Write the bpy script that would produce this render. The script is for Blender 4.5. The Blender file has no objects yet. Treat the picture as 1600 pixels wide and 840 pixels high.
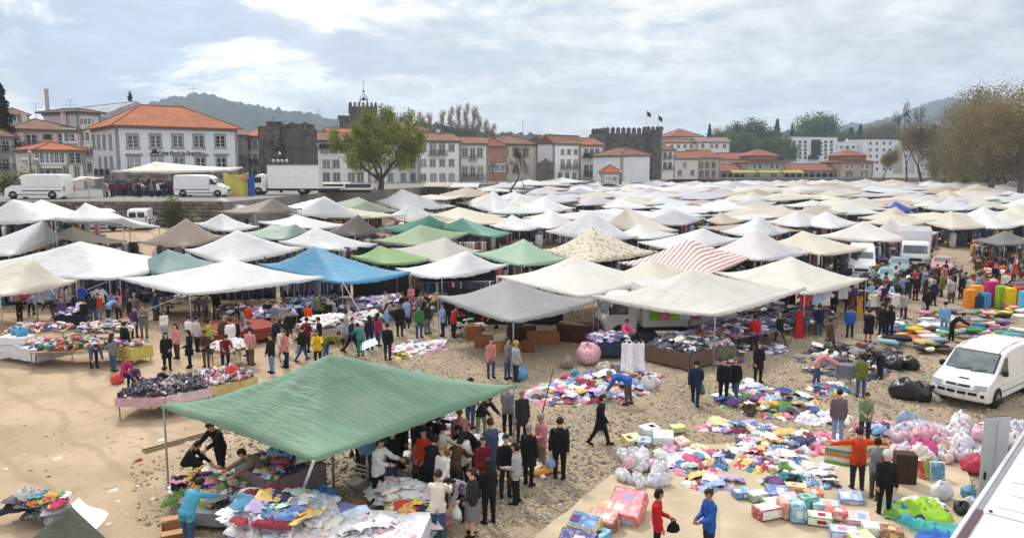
import bpy, bmesh, math, random
import numpy as np
from mathutils import Vector, Matrix, noise as mnoise
SC = bpy.context.scene
COL = SC.collection
R = random.Random(11)
NR = np.random.default_rng(11)
rad = math.radians
# camera
H, FPX = 8.8, 1200.0
PITCH = math.atan(158.0 / FPX)
CT, ST = math.cos(PITCH), math.sin(PITCH)
cd = bpy.data.cameras.new('camera'); cam = bpy.data.objects.new('camera', cd); COL.objects.link(cam)
cd.sensor_width = 36.0; cd.lens = 27.0; cd.clip_start = 0.1; cd.clip_end = 12000
cam.location = (0, 0, H); cam.rotation_euler = (math.pi / 2 - PITCH, 0, 0)
SC.camera = cam
# world and sun
SUN_AZ, SUN_EL = rad(-24), rad(46)
w = bpy.data.worlds.new('World'); SC.world = w; w.use_nodes = True
nt = w.node_tree; nt.nodes.clear()
def N(tree, typ, **kw):
 n = tree.nodes.new(typ)
 for k, v in kw.items(): setattr(n, k, v)
 return n
def build_world(nt):
 ln = nt.links.new
 out = N(nt, 'ShaderNodeOutputWorld'); bg = N(nt, 'ShaderNodeBackground'); ln(bg.outputs[0], out.inputs[0])
 sky = N(nt, 'ShaderNodeTexSky', sky_type='NISHITA', sun_disc=False, sun_elevation=SUN_EL, sun_rotation=SUN_AZ, altitude=50, air_density=1.2, dust_density=1.0)
 tc = N(nt, 'ShaderNodeTexCoord'); sep = N(nt, 'ShaderNodeSeparateXYZ'); ln(tc.outputs['Generated'], sep.inputs[0])
 def mth(op, a, b=None, c=None, clamp=False):
  m = N(nt, 'ShaderNodeMath', operation=op, use_clamp=clamp)
  for i, x in enumerate((a, b, c)):
   if x is None: continue
   if isinstance(x, (int, float)): m.inputs[i].default_value = x
   else: ln(x, m.inputs[i])
  return m.outputs[0]
 z = mth('MAXIMUM', sep.outputs[2], 0.0)
 zz = mth('ADD', z, 0.24)
 u = mth('DIVIDE', sep.outputs[0], zz); v = mth('DIVIDE', sep.outputs[1], zz)
 cmb = N(nt, 'ShaderNodeCombineXYZ'); ln(u, cmb.inputs[0]); ln(v, cmb.inputs[1])
 def noise(scale, detail, rough, off, dist=0.0):
  mp = N(nt, 'ShaderNodeMapping'); mp.inputs['Location'].default_value = off; ln(cmb.outputs[0], mp.inputs[0])
  n = N(nt, 'ShaderNodeTexNoise'); n.inputs['Scale'].default_value = scale; n.inputs['Detail'].default_value = detail
  n.inputs['Roughness'].default_value = rough; n.inputs['Distortion'].default_value = dist; ln(mp.outputs[0], n.inputs['Vector'])
  return n.outputs[0]
 def st(h, a, b, c=0.0, d=1.0):
  r = N(nt, 'ShaderNodeMapRange', interpolation_type='SMOOTHSTEP'); r.inputs[1].default_value = a; r.inputs[2].default_value = b; r.inputs[3].default_value = c; r.inputs[4].default_value = d; ln(h, r.inputs[0]); return r.outputs[0]
 big = st(noise(0.9, 3, .5, (1.7, 4.2, 0), .5), .36, .64); mid = st(noise(2.6, 8, .6, (3.1, .4, 1), .5), .34, .66); fine = st(noise(9.0, 6, .6, (0, 2, 5), .3), .30, .70)
 cov = mth('MULTIPLY_ADD', mid, 0.42, mth('MULTIPLY_ADD', big, 0.33, mth('MULTIPLY', fine, 0.30)))
 mask = st(cov, .16, .50, .42, 1.0)
 left = st(sep.outputs[0], 0.10, -0.40, .34, 1.0)                  # the heavier cloud lies to the left
 dark = mth('MULTIPLY', mth('MULTIPLY', st(mth('MULTIPLY_ADD', st(noise(1.5, 6, .55, (7, 7.6, 3), .5), .36, .64), .85, mth('MULTIPLY', mid, .25)), .46, .90), left), .95)
 cc = N(nt, 'ShaderNodeMix', data_type='RGBA'); cc.inputs[6].default_value = CLOUD_LIGHT; cc.inputs[7].default_value = CLOUD_DARK; ln(dark, cc.inputs[0])
 # light through the thin cloud in front of the sun
 nrm = N(nt, 'ShaderNodeVectorMath', operation='NORMALIZE'); ln(tc.outputs['Generated'], nrm.inputs[0])
 dt = N(nt, 'ShaderNodeVectorMath', operation='DOT_PRODUCT'); ln(nrm.outputs[0], dt.inputs[0])
 dt.inputs[1].default_value = Vector((math.sin(rad(-23)) * math.cos(rad(10)), math.cos(rad(-23)) * math.cos(rad(10)), math.sin(rad(10))))
 glow = mth('MULTIPLY', mth('POWER', mth('MAXIMUM', dt.outputs['Value'], 0.0), 60.0), 0.75)
 gl2 = mth('MULTIPLY', mth('POWER', mth('MAXIMUM', dt.outputs['Value'], 0.0), 6.0), 0.10)
 hz = mth('MULTIPLY', mth('POWER', mth('SUBTRACT', 1.0, z, clamp=True), 9.0), 0.12)
 bri = mth('ADD', mth('ADD', mth('MULTIPLY_ADD', fine, .26, mth('MULTIPLY_ADD', mid, .30, .68)), hz), mth('ADD', mth('MULTIPLY', mth("MULTIPLY", z, z), 1.0), mth('ADD', glow, gl2)))   # an overcast sky is brightest overhead
 sc = N(nt, 'ShaderNodeVectorMath', operation='SCALE'); ln(cc.outputs[2], sc.inputs[0]); ln(bri, sc.inputs['Scale'])
 sks = N(nt, 'ShaderNodeVectorMath', operation='SCALE'); ln(sky.outputs[0], sks.inputs[0]); sks.inputs['Scale'].default_value = SKY_STRENGTH
 mx = N(nt, 'ShaderNodeMix', data_type='RGBA'); ln(mask, mx.inputs[0]); ln(sks.outputs[0], mx.inputs[6]); ln(sc.outputs[0], mx.inputs[7])
 ln(mx.outputs[2], bg.inputs[0]); bg.inputs[1].default_value = 1.0
SKY_STRENGTH = 0.10
CLOUD_LIGHT = (1.02, 1.0, 0.97, 1); CLOUD_DARK = (0.34, 0.40, 0.50, 1)
build_world(nt)
sl = bpy.data.lights.new('sun', 'SUN'); sl.energy = 3.0; sl.angle = rad(9); sl.color = (1.0, 0.95, 0.86)
sun = bpy.data.objects.new('sun', sl); COL.objects.link(sun)
SDIR = Vector((math.sin(SUN_AZ) * math.cos(SUN_EL), math.cos(SUN_AZ) * math.cos(SUN_EL), math.sin(SUN_EL)))
sun.rotation_euler = SDIR.to_track_quat('Z', 'Y').to_euler(); sun.location = (0, 0, 60)
SC.view_settings.view_transform = 'Standard'; SC.view_settings.look = 'None'; SC.view_settings.gamma = 1.0
SC.view_settings.use_curve_mapping = False
SC.view_settings.exposure = 0.08
SC.cycles.max_bounces = 6; SC.cycles.diffuse_bounces = 3; SC.cycles.glossy_bounces = 2; SC.cycles.transmission_bounces = 3
SC.cycles.transparent_max_bounces = 6; SC.cycles.volume_bounces = 1
SC.cycles.use_denoising = True
# helpers
def lin(h):
 h = h.lstrip('#'); o = []
 for i in (0, 2, 4):
  c = int(h[i:i + 2], 16) / 255
  o.append(c / 12.92 if c <= 0.04045 else ((c + 0.055) / 1.055) ** 2.4)
 return tuple(o)
def vary(c, a=0.06):
 k = 1 + R.uniform(-a, a); return tuple(min(.92, max(.004, x * k * (1 + R.uniform(-a, a) * .3))) for x in c)
def sm(a, b, x):
 t = min(1, max(0, (x - a) / (b - a))); return t * t * (3 - 2 * t)
EDGE = [(72, -27), (100, -24), (130, -14.5), (150, -6), (178, 4), (206, 42)]
def gz(x, y):                                # the bare market ground climbs gently away from the camera and banks up to the wall
 b2 = 0
 if 84 < y < 205 and x < 60:
  k = 0
  while k < 4 and y > EDGE[k + 1][0]: k += 1
  (y0, x0), (y1, x1) = EDGE[k], EDGE[k + 1]; b2 = 2.0 * sm(84, 112, y) * sm(205, 175, y) * sm(15, 1, x - x0 - (x1 - x0) * (y - y0) / (y1 - y0))
 b3 = 1.5 * sm(59, 66, y) * sm(-26, -31, x) * sm(-48, -42, x) if y < 72.5 and x < -26 else 0
 return b2 + b3 + max(2.3 * sm(55, 185, y), 1.9 * sm(48, 66, y) * sm(-8, -20, x) * (1 if y < 140 else 0))
def ray(px, py):
 cx, cy = (px - 800) / FPX, (420 - py) / FPX
 return cx, CT + cy * ST, -ST + cy * CT
def G(px, py, dz=0.0):                       # point of the ground (or dz above it) seen at a pixel
 dx, dy, d = ray(px, py); z = dz
 for k in range(26):
  t = 400 if d > -1e-4 else min((z - H) / d, 420)
  zn = gz(dx * t, dy * t) + dz
  if abs(zn - z) < 1e-4: break
  z = zn if k < 2 else (z + zn) / 2
 return Vector((dx * t, dy * t, H + d * t))
def GZ(px, py, z):                           # point on the level z
 dx, dy, d = ray(px, py); t = (z - H) / d
 return Vector((dx * t, dy * t, z))
def AT(px, py, Y):
 dx, dy, d = ray(px, py); t = Y / dy
 return Vector((dx * t, Y, H + d * t))
def link(name, me, parent=None, loc=None, rot=None, scale=None, color=None):
 o = bpy.data.objects.new(name, me); COL.objects.link(o)
 if parent is not None: o.parent = parent
 if loc is not None: o.location = loc
 if rot is not None: o.rotation_euler = rot if hasattr(rot, '__len__') else (0, 0, rot)
 if scale is not None: o.scale = scale if hasattr(scale, '__len__') else (scale,) * 3
 if color is not None: o.color = (*color[:3], 1)
 return o
def tag(o, label=None, cat=None, group=None, kind=None):
 if label: o['label'] = label
 if cat: o['category'] = cat
 if group: o['group'] = group
 if kind: o['kind'] = kind
 return o
def thing(name, label, cat, loc=(0, 0, 0), rz=0, group=None):
 o = bpy.data.objects.new(name, None); COL.objects.link(o); o.location = loc
 o.rotation_euler = (0, 0, rz); o.empty_display_size = .2
 return tag(o, label, cat, group)
class MB:
 def __init__(s): s.v, s.f, s.m = [], [], []
 def add(s, vs, fs, mi=0):
  b = len(s.v); s.v.extend([tuple(x) for x in vs]); s.f.extend([tuple(b + i for i in f) for f in fs]); s.m.extend([mi] * len(fs)); return s
 def box(s, x0, y0, z0, x1, y1, z1, mi=0, M=None):
  vs = [Vector((x, y, z)) for z in (z0, z1) for x, y in ((x0, y0), (x1, y0), (x1, y1), (x0, y1))]
  if M is not None: vs = [M @ p for p in vs]
  return s.add(vs, [(3, 2, 1, 0), (4, 5, 6, 7), (0, 1, 5, 4), (1, 2, 6, 5), (2, 3, 7, 6), (3, 0, 4, 7)], mi)
 def cbox(s, c, d, mi=0, M=None):
  return s.box(c[0] - d[0] / 2, c[1] - d[1] / 2, c[2] - d[2] / 2, c[0] + d[0] / 2, c[1] + d[1] / 2, c[2] + d[2] / 2, mi, M)
 def bbox(s, c, d, b=.02, mi=0, M=None):        # box with chamfered long edges (all twelve)
  hx, hy, hz = d[0] / 2, d[1] / 2, d[2] / 2; vs = []
  prof = [(-hz, b), (-hz + b, 0), (hz - b, 0), (hz, b)]
  for z, i in prof:
   x, y = hx - i, hy - i; k = b
   for p in ((-x + k, -y), (x - k, -y), (x, -y + k), (x, y - k), (x - k, y), (-x + k, y), (-x, y - k), (-x, -y + k)):
    q = Vector((c[0] + p[0], c[1] + p[1], c[2] + z)); vs.append(M @ q if M is not None else q)
  fs = [tuple(range(7, -1, -1)), tuple(range(24, 32))]
  for r in range(3):
   for i in range(8): fs.append((r * 8 + i, r * 8 + (i + 1) % 8, r * 8 + 8 + (i + 1) % 8, r * 8 + 8 + i))
  return s.add(vs, fs, mi)
 def tube(s, pts, rs, n=6, cap=True, mi=0):
  pts = [Vector(p) for p in pts]
  if not hasattr(rs, '__len__'): rs = [rs] * len(pts)
  vs, fs = [], []; ref = None
  for i, p in enumerate(pts):
   d = (pts[min(i + 1, len(pts) - 1)] - pts[max(i - 1, 0)])
   if d.length < 1e-9: d = Vector((0, 0, 1))
   d.normalize()
   if ref is None or abs(d.dot(ref)) > .95: ref = Vector((1, 0, 0)) if abs(d.x) < .8 else Vector((0, 1, 0))
   a = d.cross(ref).normalized(); b = d.cross(a)
   for k in range(n):
    t = 2 * math.pi * k / n; vs.append(p + (a * math.cos(t) + b * math.sin(t)) * rs[i])
  for i in range(len(pts) - 1):
   for k in range(n): fs.append((i * n + k, i * n + (k + 1) % n, (i + 1) * n + (k + 1) % n, (i + 1) * n + k))
  if cap: fs.append(tuple(range(n - 1, -1, -1))); fs.append(tuple((len(pts) - 1) * n + k for k in range(n)))
  return s.add(vs, fs, mi)
 def grid(s, fn, nu, nv, mi=0, flip=False):
  vs = [fn(i / nu, j / nv) for j in range(nv + 1) for i in range(nu + 1)]
  fs = []
  for j in range(nv):
   for i in range(nu):
    a = j * (nu + 1) + i; q = (a, a + 1, a + nu + 2, a + nu + 1); fs.append(q[::-1] if flip else q)
  return s.add(vs, fs, mi)
 def sphere(s, c, r, nu=10, nv=7, mi=0):
  r = r if hasattr(r, '__len__') else (r,) * 3
  def fn(u, v):
   a, b = u * 2 * math.pi, (v - .5) * math.pi
   return Vector((c[0] + r[0] * math.cos(a) * math.cos(b), c[1] + r[1] * math.sin(a) * math.cos(b), c[2] + r[2] * math.sin(b)))
  return s.grid(fn, nu, nv, mi)
 def mesh(s, name, mats, smooth=False, sharp=None):
  me = bpy.data.meshes.new(name); me.from_pydata(s.v, [], s.f)
  for m in (mats if isinstance(mats, (list, tuple)) else [mats]): me.materials.append(m)
  if any(s.m): me.polygons.foreach_set('material_index', s.m)
  if smooth:
   me.polygons.foreach_set('use_smooth', [True] * len(s.f))
   if sharp: me.set_sharp_from_angle(angle=rad(sharp))
  me.update(); return me
def np_mesh(name, V, Fq, mat, colors=None, smooth=True, k=None):
 """V (n,3), Fq (m,k) faces all of k corners, one colour per point"""
 k = Fq.shape[1]; me = bpy.data.meshes.new(name)
 me.vertices.add(len(V)); me.vertices.foreach_set('co', V.astype(np.float32).ravel())
 me.loops.add(Fq.size); me.loops.foreach_set('vertex_index', Fq.astype(np.int32).ravel())
 me.polygons.add(len(Fq)); me.polygons.foreach_set('loop_start', (np.arange(len(Fq)) * k).astype(np.int32))
 if smooth: me.polygons.foreach_set('use_smooth', np.ones(len(Fq), dtype=bool))
 me.materials.append(mat)
 if colors is not None:
  at = me.color_attributes.new('Col', 'FLOAT_COLOR', 'POINT')
  c = np.ones((len(V), 4), dtype=np.float32); c[:, :3] = colors; at.data.foreach_set('color', c.ravel())
 me.update(calc_edges=True); return me
# materials
def mat(name, base='obj', rough=.8, nscale=3.0, namp=.12, bump=0, bscale=20., coat=0, transl=0, metal=0, spec=.3, trans=0, dirt=None, alpha=1):
 m = bpy.data.materials.new(name); m.use_nodes = True; t = m.node_tree; t.nodes.clear(); ln = t.links.new
 out = N(t, 'ShaderNodeOutputMaterial'); p = N(t, 'ShaderNodeBsdfPrincipled'); ln(p.outputs[0], out.inputs[0])
 p.inputs['Roughness'].default_value = rough; p.inputs['Metallic'].default_value = metal
 p.inputs['Specular IOR Level'].default_value = spec; p.inputs['Coat Weight'].default_value = coat
 p.inputs['Transmission Weight'].default_value = trans; p.inputs['Alpha'].default_value = alpha
 tc = N(t, 'ShaderNodeTexCoord'); oi = N(t, 'ShaderNodeObjectInfo')
 if base == 'obj': c = oi.outputs['Color']
 elif base == 'attr': c = N(t, 'ShaderNodeVertexColor', layer_name='Col').outputs['Color']
 else:
  q = N(t, 'ShaderNodeRGB'); q.outputs[0].default_value = (*base, 1); c = q.outputs[0]
 off = N(t, 'ShaderNodeVectorMath', operation='MULTIPLY_ADD'); ln(oi.outputs['Random'], off.inputs[0]); off.inputs[1].default_value = (37, 91, 53); ln(tc.outputs['Object'], off.inputs[2])
 if namp:
  n = N(t, 'ShaderNodeTexNoise'); n.inputs['Scale'].default_value = nscale; n.inputs['Detail'].default_value = 5; ln(off.outputs[0], n.inputs['Vector'])
  mr = N(t, 'ShaderNodeMapRange'); mr.inputs[1].default_value = .3; mr.inputs[2].default_value = .7; mr.inputs[3].default_value = 1 - namp; mr.inputs[4].default_value = 1 + namp * .6; ln(n.outputs[0], mr.inputs[0])
  s = N(t, 'ShaderNodeVectorMath', operation='SCALE'); ln(c, s.inputs[0]); ln(mr.outputs[0], s.inputs['Scale']); c = s.outputs[0]
 if dirt:
  n = N(t, 'ShaderNodeTexNoise'); n.inputs['Scale'].default_value = dirt[0]; n.inputs['Detail'].default_value = 7; n.inputs['Roughness'].default_value = .65
  mp = N(t, 'ShaderNodeMapping'); mp.inputs['Scale'].default_value = dirt[3] if len(dirt) > 3 else (1, 1, 1); ln(off.outputs[0], mp.inputs[0]); ln(mp.outputs[0], n.inputs['Vector'])
  mr = N(t, 'ShaderNodeMapRange'); mr.inputs[1].default_value = .48; mr.inputs[2].default_value = .75; mr.inputs[4].default_value = dirt[1]; ln(n.outputs[0], mr.inputs[0])
  mx = N(t, 'ShaderNodeMix', data_type='RGBA'); ln(mr.outputs[0], mx.inputs[0]); ln(c, mx.inputs[6]); mx.inputs[7].default_value = (*dirt[2], 1); c = mx.outputs[2]
 ln(c, p.inputs['Base Color'])
 if bump:
  n = N(t, 'ShaderNodeTexNoise'); n.inputs['Scale'].default_value = bscale; n.inputs['Detail'].default_value = 5; ln(off.outputs[0], n.inputs['Vector'])
  b = N(t, 'ShaderNodeBump'); b.inputs['Strength'].default_value = bump; b.inputs['Distance'].default_value = .03; ln(n.outputs[0], b.inputs['Height']); ln(b.outputs[0], p.inputs['Normal'])
 if transl:
  tr = N(t, 'ShaderNodeBsdfTranslucent'); ln(c, tr.inputs[0]); mx = N(t, 'ShaderNodeMixShader'); mx.inputs[0].default_value = transl
  ln(p.outputs[0], mx.inputs[1]); ln(tr.outputs[0], mx.inputs[2]); ln(mx.outputs[0], out.inputs[0])
 m['c'] = 1
 return m
M = {}
M['cloth'] = mat('cloth', rough=.9, nscale=5, namp=.2, bump=.8, bscale=11)
M['jersey'] = mat('jersey', rough=.9, nscale=6, namp=.12, bump=.35, bscale=22)
M['heap'] = mat('heap_cloth', 'attr', rough=.85, nscale=9, namp=.28, bump=.8, bscale=13, dirt=(13, .55, (.62, .56, .55)))
M['tarp'] = mat('tarp', rough=.62, nscale=.7, namp=.07, bump=.45, bscale=2.6, transl=.16, spec=.25, dirt=(.8, .30, (.40, .37, .33)))
def tarp_detail(m):
 t = m.node_tree; ln = t.links.new; p = [n for n in t.nodes if n.type == 'BSDF_PRINCIPLED'][0]; tc = [n for n in t.nodes if n.type == 'TEX_COORD'][0]; src = p.inputs['Base Color'].links[0].from_socket
 sp = N(t, 'ShaderNodeSeparateXYZ'); ln(tc.outputs['UV'], sp.inputs[0])
 def mth(op, a, b=0., c=0.):
  q = N(t, 'ShaderNodeMath', operation=op)
  for i, x in enumerate((a, b, c)):
   if isinstance(x, (int, float)): q.inputs[i].default_value = x
   else: ln(x, q.inputs[i])
  return q.outputs[0]
 seam = mth('GREATER_THAN', mth('ABSOLUTE', mth('SUBTRACT', mth('FRACT', mth('MULTIPLY', sp.outputs[0], .47)), .5)), .488)
 sc = N(t, 'ShaderNodeVectorMath', operation='SCALE'); ln(src, sc.inputs[0]); ln(mth('MULTIPLY_ADD', seam, -.16, 1.), sc.inputs['Scale'])
 for l in list(src.links):
  if l.to_node != sc: ln(sc.outputs[0], l.to_socket)
 mp = N(t, 'ShaderNodeMapping'); mp.inputs['Rotation'].default_value = (0, 0, .7); mp.inputs['Scale'].default_value = (.35, 2.2, 1); ln(tc.outputs['UV'], mp.inputs[0]); n1 = N(t, 'ShaderNodeTexNoise'); n1.inputs['Scale'].default_value = 1.5; n1.inputs['Detail'].default_value = 6; n1.inputs['Distortion'].default_value = .8; ln(mp.outputs[0], n1.inputs['Vector'])
 mp2 = N(t, 'ShaderNodeMapping'); mp2.inputs['Rotation'].default_value = (0, 0, -.9); mp2.inputs['Scale'].default_value = (.4, 2.6, 1); ln(tc.outputs['UV'], mp2.inputs[0]); n2 = N(t, 'ShaderNodeTexNoise'); n2.inputs['Scale'].default_value = 2.3; n2.inputs['Detail'].default_value = 5; n2.inputs['Distortion'].default_value = 1.2; ln(mp2.outputs[0], n2.inputs['Vector'])
 h = mth('ADD', mth('ADD', n1.outputs[0], n2.outputs[0]), mth('MULTIPLY', seam, .12)); b = N(t, 'ShaderNodeBump'); b.inputs['Strength'].default_value = .38; b.inputs['Distance'].default_value = .13; ln(h, b.inputs['Height']); ln(b.outputs[0], p.inputs['Normal'])
tarp_detail(M['tarp'])
M['bag'] = mat('plastic_bag', rough=.3, nscale=6, namp=.2, bump=1., bscale=13, spec=.5, transl=.12, dirt=(5, .6, (.62, .36, .42)))
M['binbag'] = mat('bin_bag', (.012, .012, .014), rough=.28, bump=.9, bscale=14, spec=.5)
M['paint'] = mat('vehicle_paint', rough=.28, nscale=1.2, namp=.03, coat=.5, spec=.5, dirt=(2.5, .22, (.3, .26, .2)))
M['glass'] = mat('dark_glass', (.03, .04, .045), rough=.06, namp=.3, nscale=2, spec=.8)
def curtains(m):
 t = m.node_tree; p = [n for n in t.nodes if n.type == 'BSDF_PRINCIPLED'][0]; oi = N(t, 'ShaderNodeObjectInfo'); src = p.inputs['Base Color'].links[0].from_socket
 r = N(t, 'ShaderNodeMapRange'); r.inputs[1].default_value = .62; r.inputs[2].default_value = .95; r.inputs[4].default_value = .55; t.links.new(oi.outputs['Random'], r.inputs[0]); mx = N(t, 'ShaderNodeMix', data_type='RGBA'); t.links.new(r.outputs[0], mx.inputs[0]); t.links.new(src, mx.inputs[6]); mx.inputs[7].default_value = (.5, .49, .46, 1); t.links.new(mx.outputs[2], p.inputs['Base Color'])
M['pane'] = mat('window_pane', (.03, .04, .045), rough=.08, namp=.3, nscale=2, spec=.8); curtains(M['pane'])
M['screen'] = mat('windscreen_glass', (.10, .13, .14), rough=.05, namp=.5, nscale=2.4, spec=.9)
M['lamp'] = mat('lamp_glass', (.42, .44, .46), rough=.12, namp=.2, nscale=14, spec=.8)
M['black'] = mat('black_plastic', (.015, .015, .016), rough=.5, namp=.2)
M['rubber'] = mat('rubber', (.022, .021, .02), rough=.85, namp=.3, dirt=(6, .3, (.2, .17, .13)))
M['metal'] = mat('grey_metal', (.42, .42, .43), rough=.4, metal=.8, namp=.15)
M['steel'] = mat('painted_steel', rough=.5, namp=.1)
M['wood'] = mat('wood', rough=.75, nscale=9, namp=.3, bump=.3, bscale=30)
M['plaster'] = mat('plaster', rough=.9, nscale=.5, namp=.05, bump=.15, bscale=4, dirt=(.35, .26, (.33, .31, .29), (1, 1, .35)))
M['granite'] = mat('granite', (.30, .27, .25), rough=.85, nscale=4, namp=.25)
M['white'] = mat('white_joinery', (.74, .74, .73), rough=.5, namp=.06)
M['iron'] = mat('black_iron', (.02, .022, .022), rough=.5, namp=.1)
M['bark'] = mat('bark', (.11, .085, .062), rough=.95, nscale=3, namp=.35, bump=.8, bscale=9)
M['leaf'] = mat('leaf', 'attr', rough=.7, namp=.18, nscale=.5, transl=.35, spec=.2)
M['skin'] = mat('skin', rough=.55, namp=.06, nscale=20)
M['hair'] = mat('hair', rough=.6, namp=.3, nscale=40, bump=.5, bscale=60)
M['eye'] = mat('eye', (.02, .015, .012), rough=.3, namp=0)
M['lip'] = mat('lip', (.36, .12, .10), rough=.5, namp=0)
M['card'] = mat('cardboard', rough=.85, namp=.12, nscale=5)
M['rope'] = mat('rope', (.55, .52, .46), rough=.9, namp=.2)
M['print'] = mat('shiny_print', rough=.25, namp=.3, nscale=7, spec=.6, coat=.3, dirt=(7, .75, (.75, .74, .70)))
M['stones'] = mat('stones', 'attr', rough=.85, namp=.2, nscale=9)
M['paper'] = mat('paper_print', rough=.8, namp=.1)
def pattern_mat(name, scale, kind):
 m = bpy.data.materials.new(name); m.use_nodes = True; t = m.node_tree; ln = t.links.new; p = t.nodes['Principled BSDF']; p.inputs['Roughness'].default_value = .9
 tc = N(t, 'ShaderNodeTexCoord'); oi = N(t, 'ShaderNodeObjectInfo')
 mx = N(t, 'ShaderNodeMix', data_type='RGBA'); ln(oi.outputs['Color'], mx.inputs[6])
 ad = N(t, 'ShaderNodeVectorMath', operation='MULTIPLY_ADD'); ln(oi.outputs['Random'], ad.inputs[0]); ad.inputs[1].default_value = (11, 7, 5); ln(tc.outputs['Object'], ad.inputs[2])
 if kind == 'stripe':
  a = N(t, 'ShaderNodeTexWave'); a.inputs['Scale'].default_value = scale; a.inputs['Distortion'].default_value = 1.2; ln(ad.outputs[0], a.inputs[0]); h = a.outputs['Fac']
  lo, hi = .45, .55
 else:
  a = N(t, 'ShaderNodeTexVoronoi'); a.inputs['Scale'].default_value = scale; ln(ad.outputs[0], a.inputs[0]); h = a.outputs['Distance']; lo, hi = .3, .36
 mr = N(t, 'ShaderNodeMapRange'); mr.inputs[1].default_value = lo; mr.inputs[2].default_value = hi; ln(h, mr.inputs[0]); ln(mr.outputs[0], mx.inputs[0])
 mr.inputs[3].default_value, mr.inputs[4].default_value = (0, .55) if kind == 'stripe' else (.8, 0)
 hs = N(t, 'ShaderNodeHueSaturation'); ln(oi.outputs['Color'], hs.inputs['Color']); hs.inputs['Hue'].default_value = .5
 if kind == 'stripe': mx.inputs[7].default_value = (.75, .74, .72, 1)
 else:
  hs.inputs['Value'].default_value = .45; hs.inputs['Saturation'].default_value = 1.3; hs.inputs['Hue'].default_value = .62; ln(hs.outputs[0], mx.inputs[7])
 ln(mx.outputs[2], p.inputs['Base Color'])
 b = N(t, 'ShaderNodeBump'); n = N(t, 'ShaderNodeTexNoise'); n.inputs['Scale'].default_value = 12; ln(ad.outputs[0], n.inputs['Vector']); ln(n.outputs[0], b.inputs['Height']); b.inputs['Strength'].default_value = .5; b.inputs['Distance'].default_value = .03; ln(b.outputs[0], p.inputs['Normal'])
 return m
M['stripe'] = pattern_mat('striped_cloth', 9, 'stripe'); M['floral'] = pattern_mat('patterned_cloth', 13, 'dots')
def tile_mat():
 m = mat('roof_tile', rough=.85, nscale=.6, namp=.22, dirt=(.5, .45, (.14, .10, .08)), spec=.2); t = m.node_tree; ln = t.links.new
 p = [n for n in t.nodes if n.type == 'BSDF_PRINCIPLED'][0]; tc = [n for n in t.nodes if n.type == 'TEX_COORD'][0]
 a = N(t, 'ShaderNodeTexWave', bands_direction='X'); a.inputs['Scale'].default_value = 1.1; a.inputs['Distortion'].default_value = .6; ln(tc.outputs['Object'], a.inputs[0])
 b = N(t, 'ShaderNodeBump'); b.inputs['Strength'].default_value = .6; b.inputs['Distance'].default_value = .12; ln(a.outputs['Fac'], b.inputs['Height']); ln(b.outputs[0], p.inputs['Normal'])
 return m
M['tile'] = tile_mat()
def masonry_mat(name, c1, c2, sc=.9):
 m = bpy.data.materials.new(name); m.use_nodes = True; t = m.node_tree; ln = t.links.new; p = t.nodes['Principled BSDF']; p.inputs['Roughness'].default_value = .92
 tc = N(t, 'ShaderNodeTexCoord'); br = N(t, 'ShaderNodeTexBrick'); mp = N(t, 'ShaderNodeMapping'); sp = N(t, 'ShaderNodeSeparateXYZ'); cb = N(t, 'ShaderNodeCombineXYZ')
 ln(tc.outputs['Object'], sp.inputs[0]); ad = N(t, 'ShaderNodeMath', operation='ADD'); ln(sp.outputs[0], ad.inputs[0]); ln(sp.outputs[1], ad.inputs[1]); ln(ad.outputs[0], cb.inputs[0]); ln(sp.outputs[2], cb.inputs[1]); ln(cb.outputs[0], br.inputs[0])
 br.inputs['Color1'].default_value = (*c1, 1); br.inputs['Color2'].default_value = (*c2, 1); br.inputs['Mortar'].default_value = (.05, .045, .04, 1); br.inputs['Scale'].default_value = sc; br.inputs['Mortar Size'].default_value = .02
 n = N(t, 'ShaderNodeTexNoise'); n.inputs['Scale'].default_value = .7; n.inputs['Detail'].default_value = 8; ln(tc.outputs['Object'], n.inputs['Vector'])
 mr = N(t, 'ShaderNodeMapRange'); mr.inputs[1].default_value = .3; mr.inputs[2].default_value = .7; mr.inputs[3].default_value = .5; mr.inputs[4].default_value = 1.35; ln(n.outputs[0], mr.inputs[0])
 s = N(t, 'ShaderNodeVectorMath', operation='SCALE'); ln(br.outputs[0], s.inputs[0]); ln(mr.outputs[0], s.inputs['Scale']); ln(s.outputs[0], p.inputs['Base Color'])
 b = N(t, 'ShaderNodeBump'); b.inputs['Strength'].default_value = .8; b.inputs['Distance'].default_value = .1; ln(br.outputs['Fac'], b.inputs['Height']); b.invert = True; ln(b.outputs[0], p.inputs['Normal'])
 return m
M['masonry'] = masonry_mat('castle_masonry', (.15, .13, .11), (.10, .09, .08)); M['masonry2'] = masonry_mat('rubble_masonry', (.2, .17, .14), (.14, .125, .1), 1.6)
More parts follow.
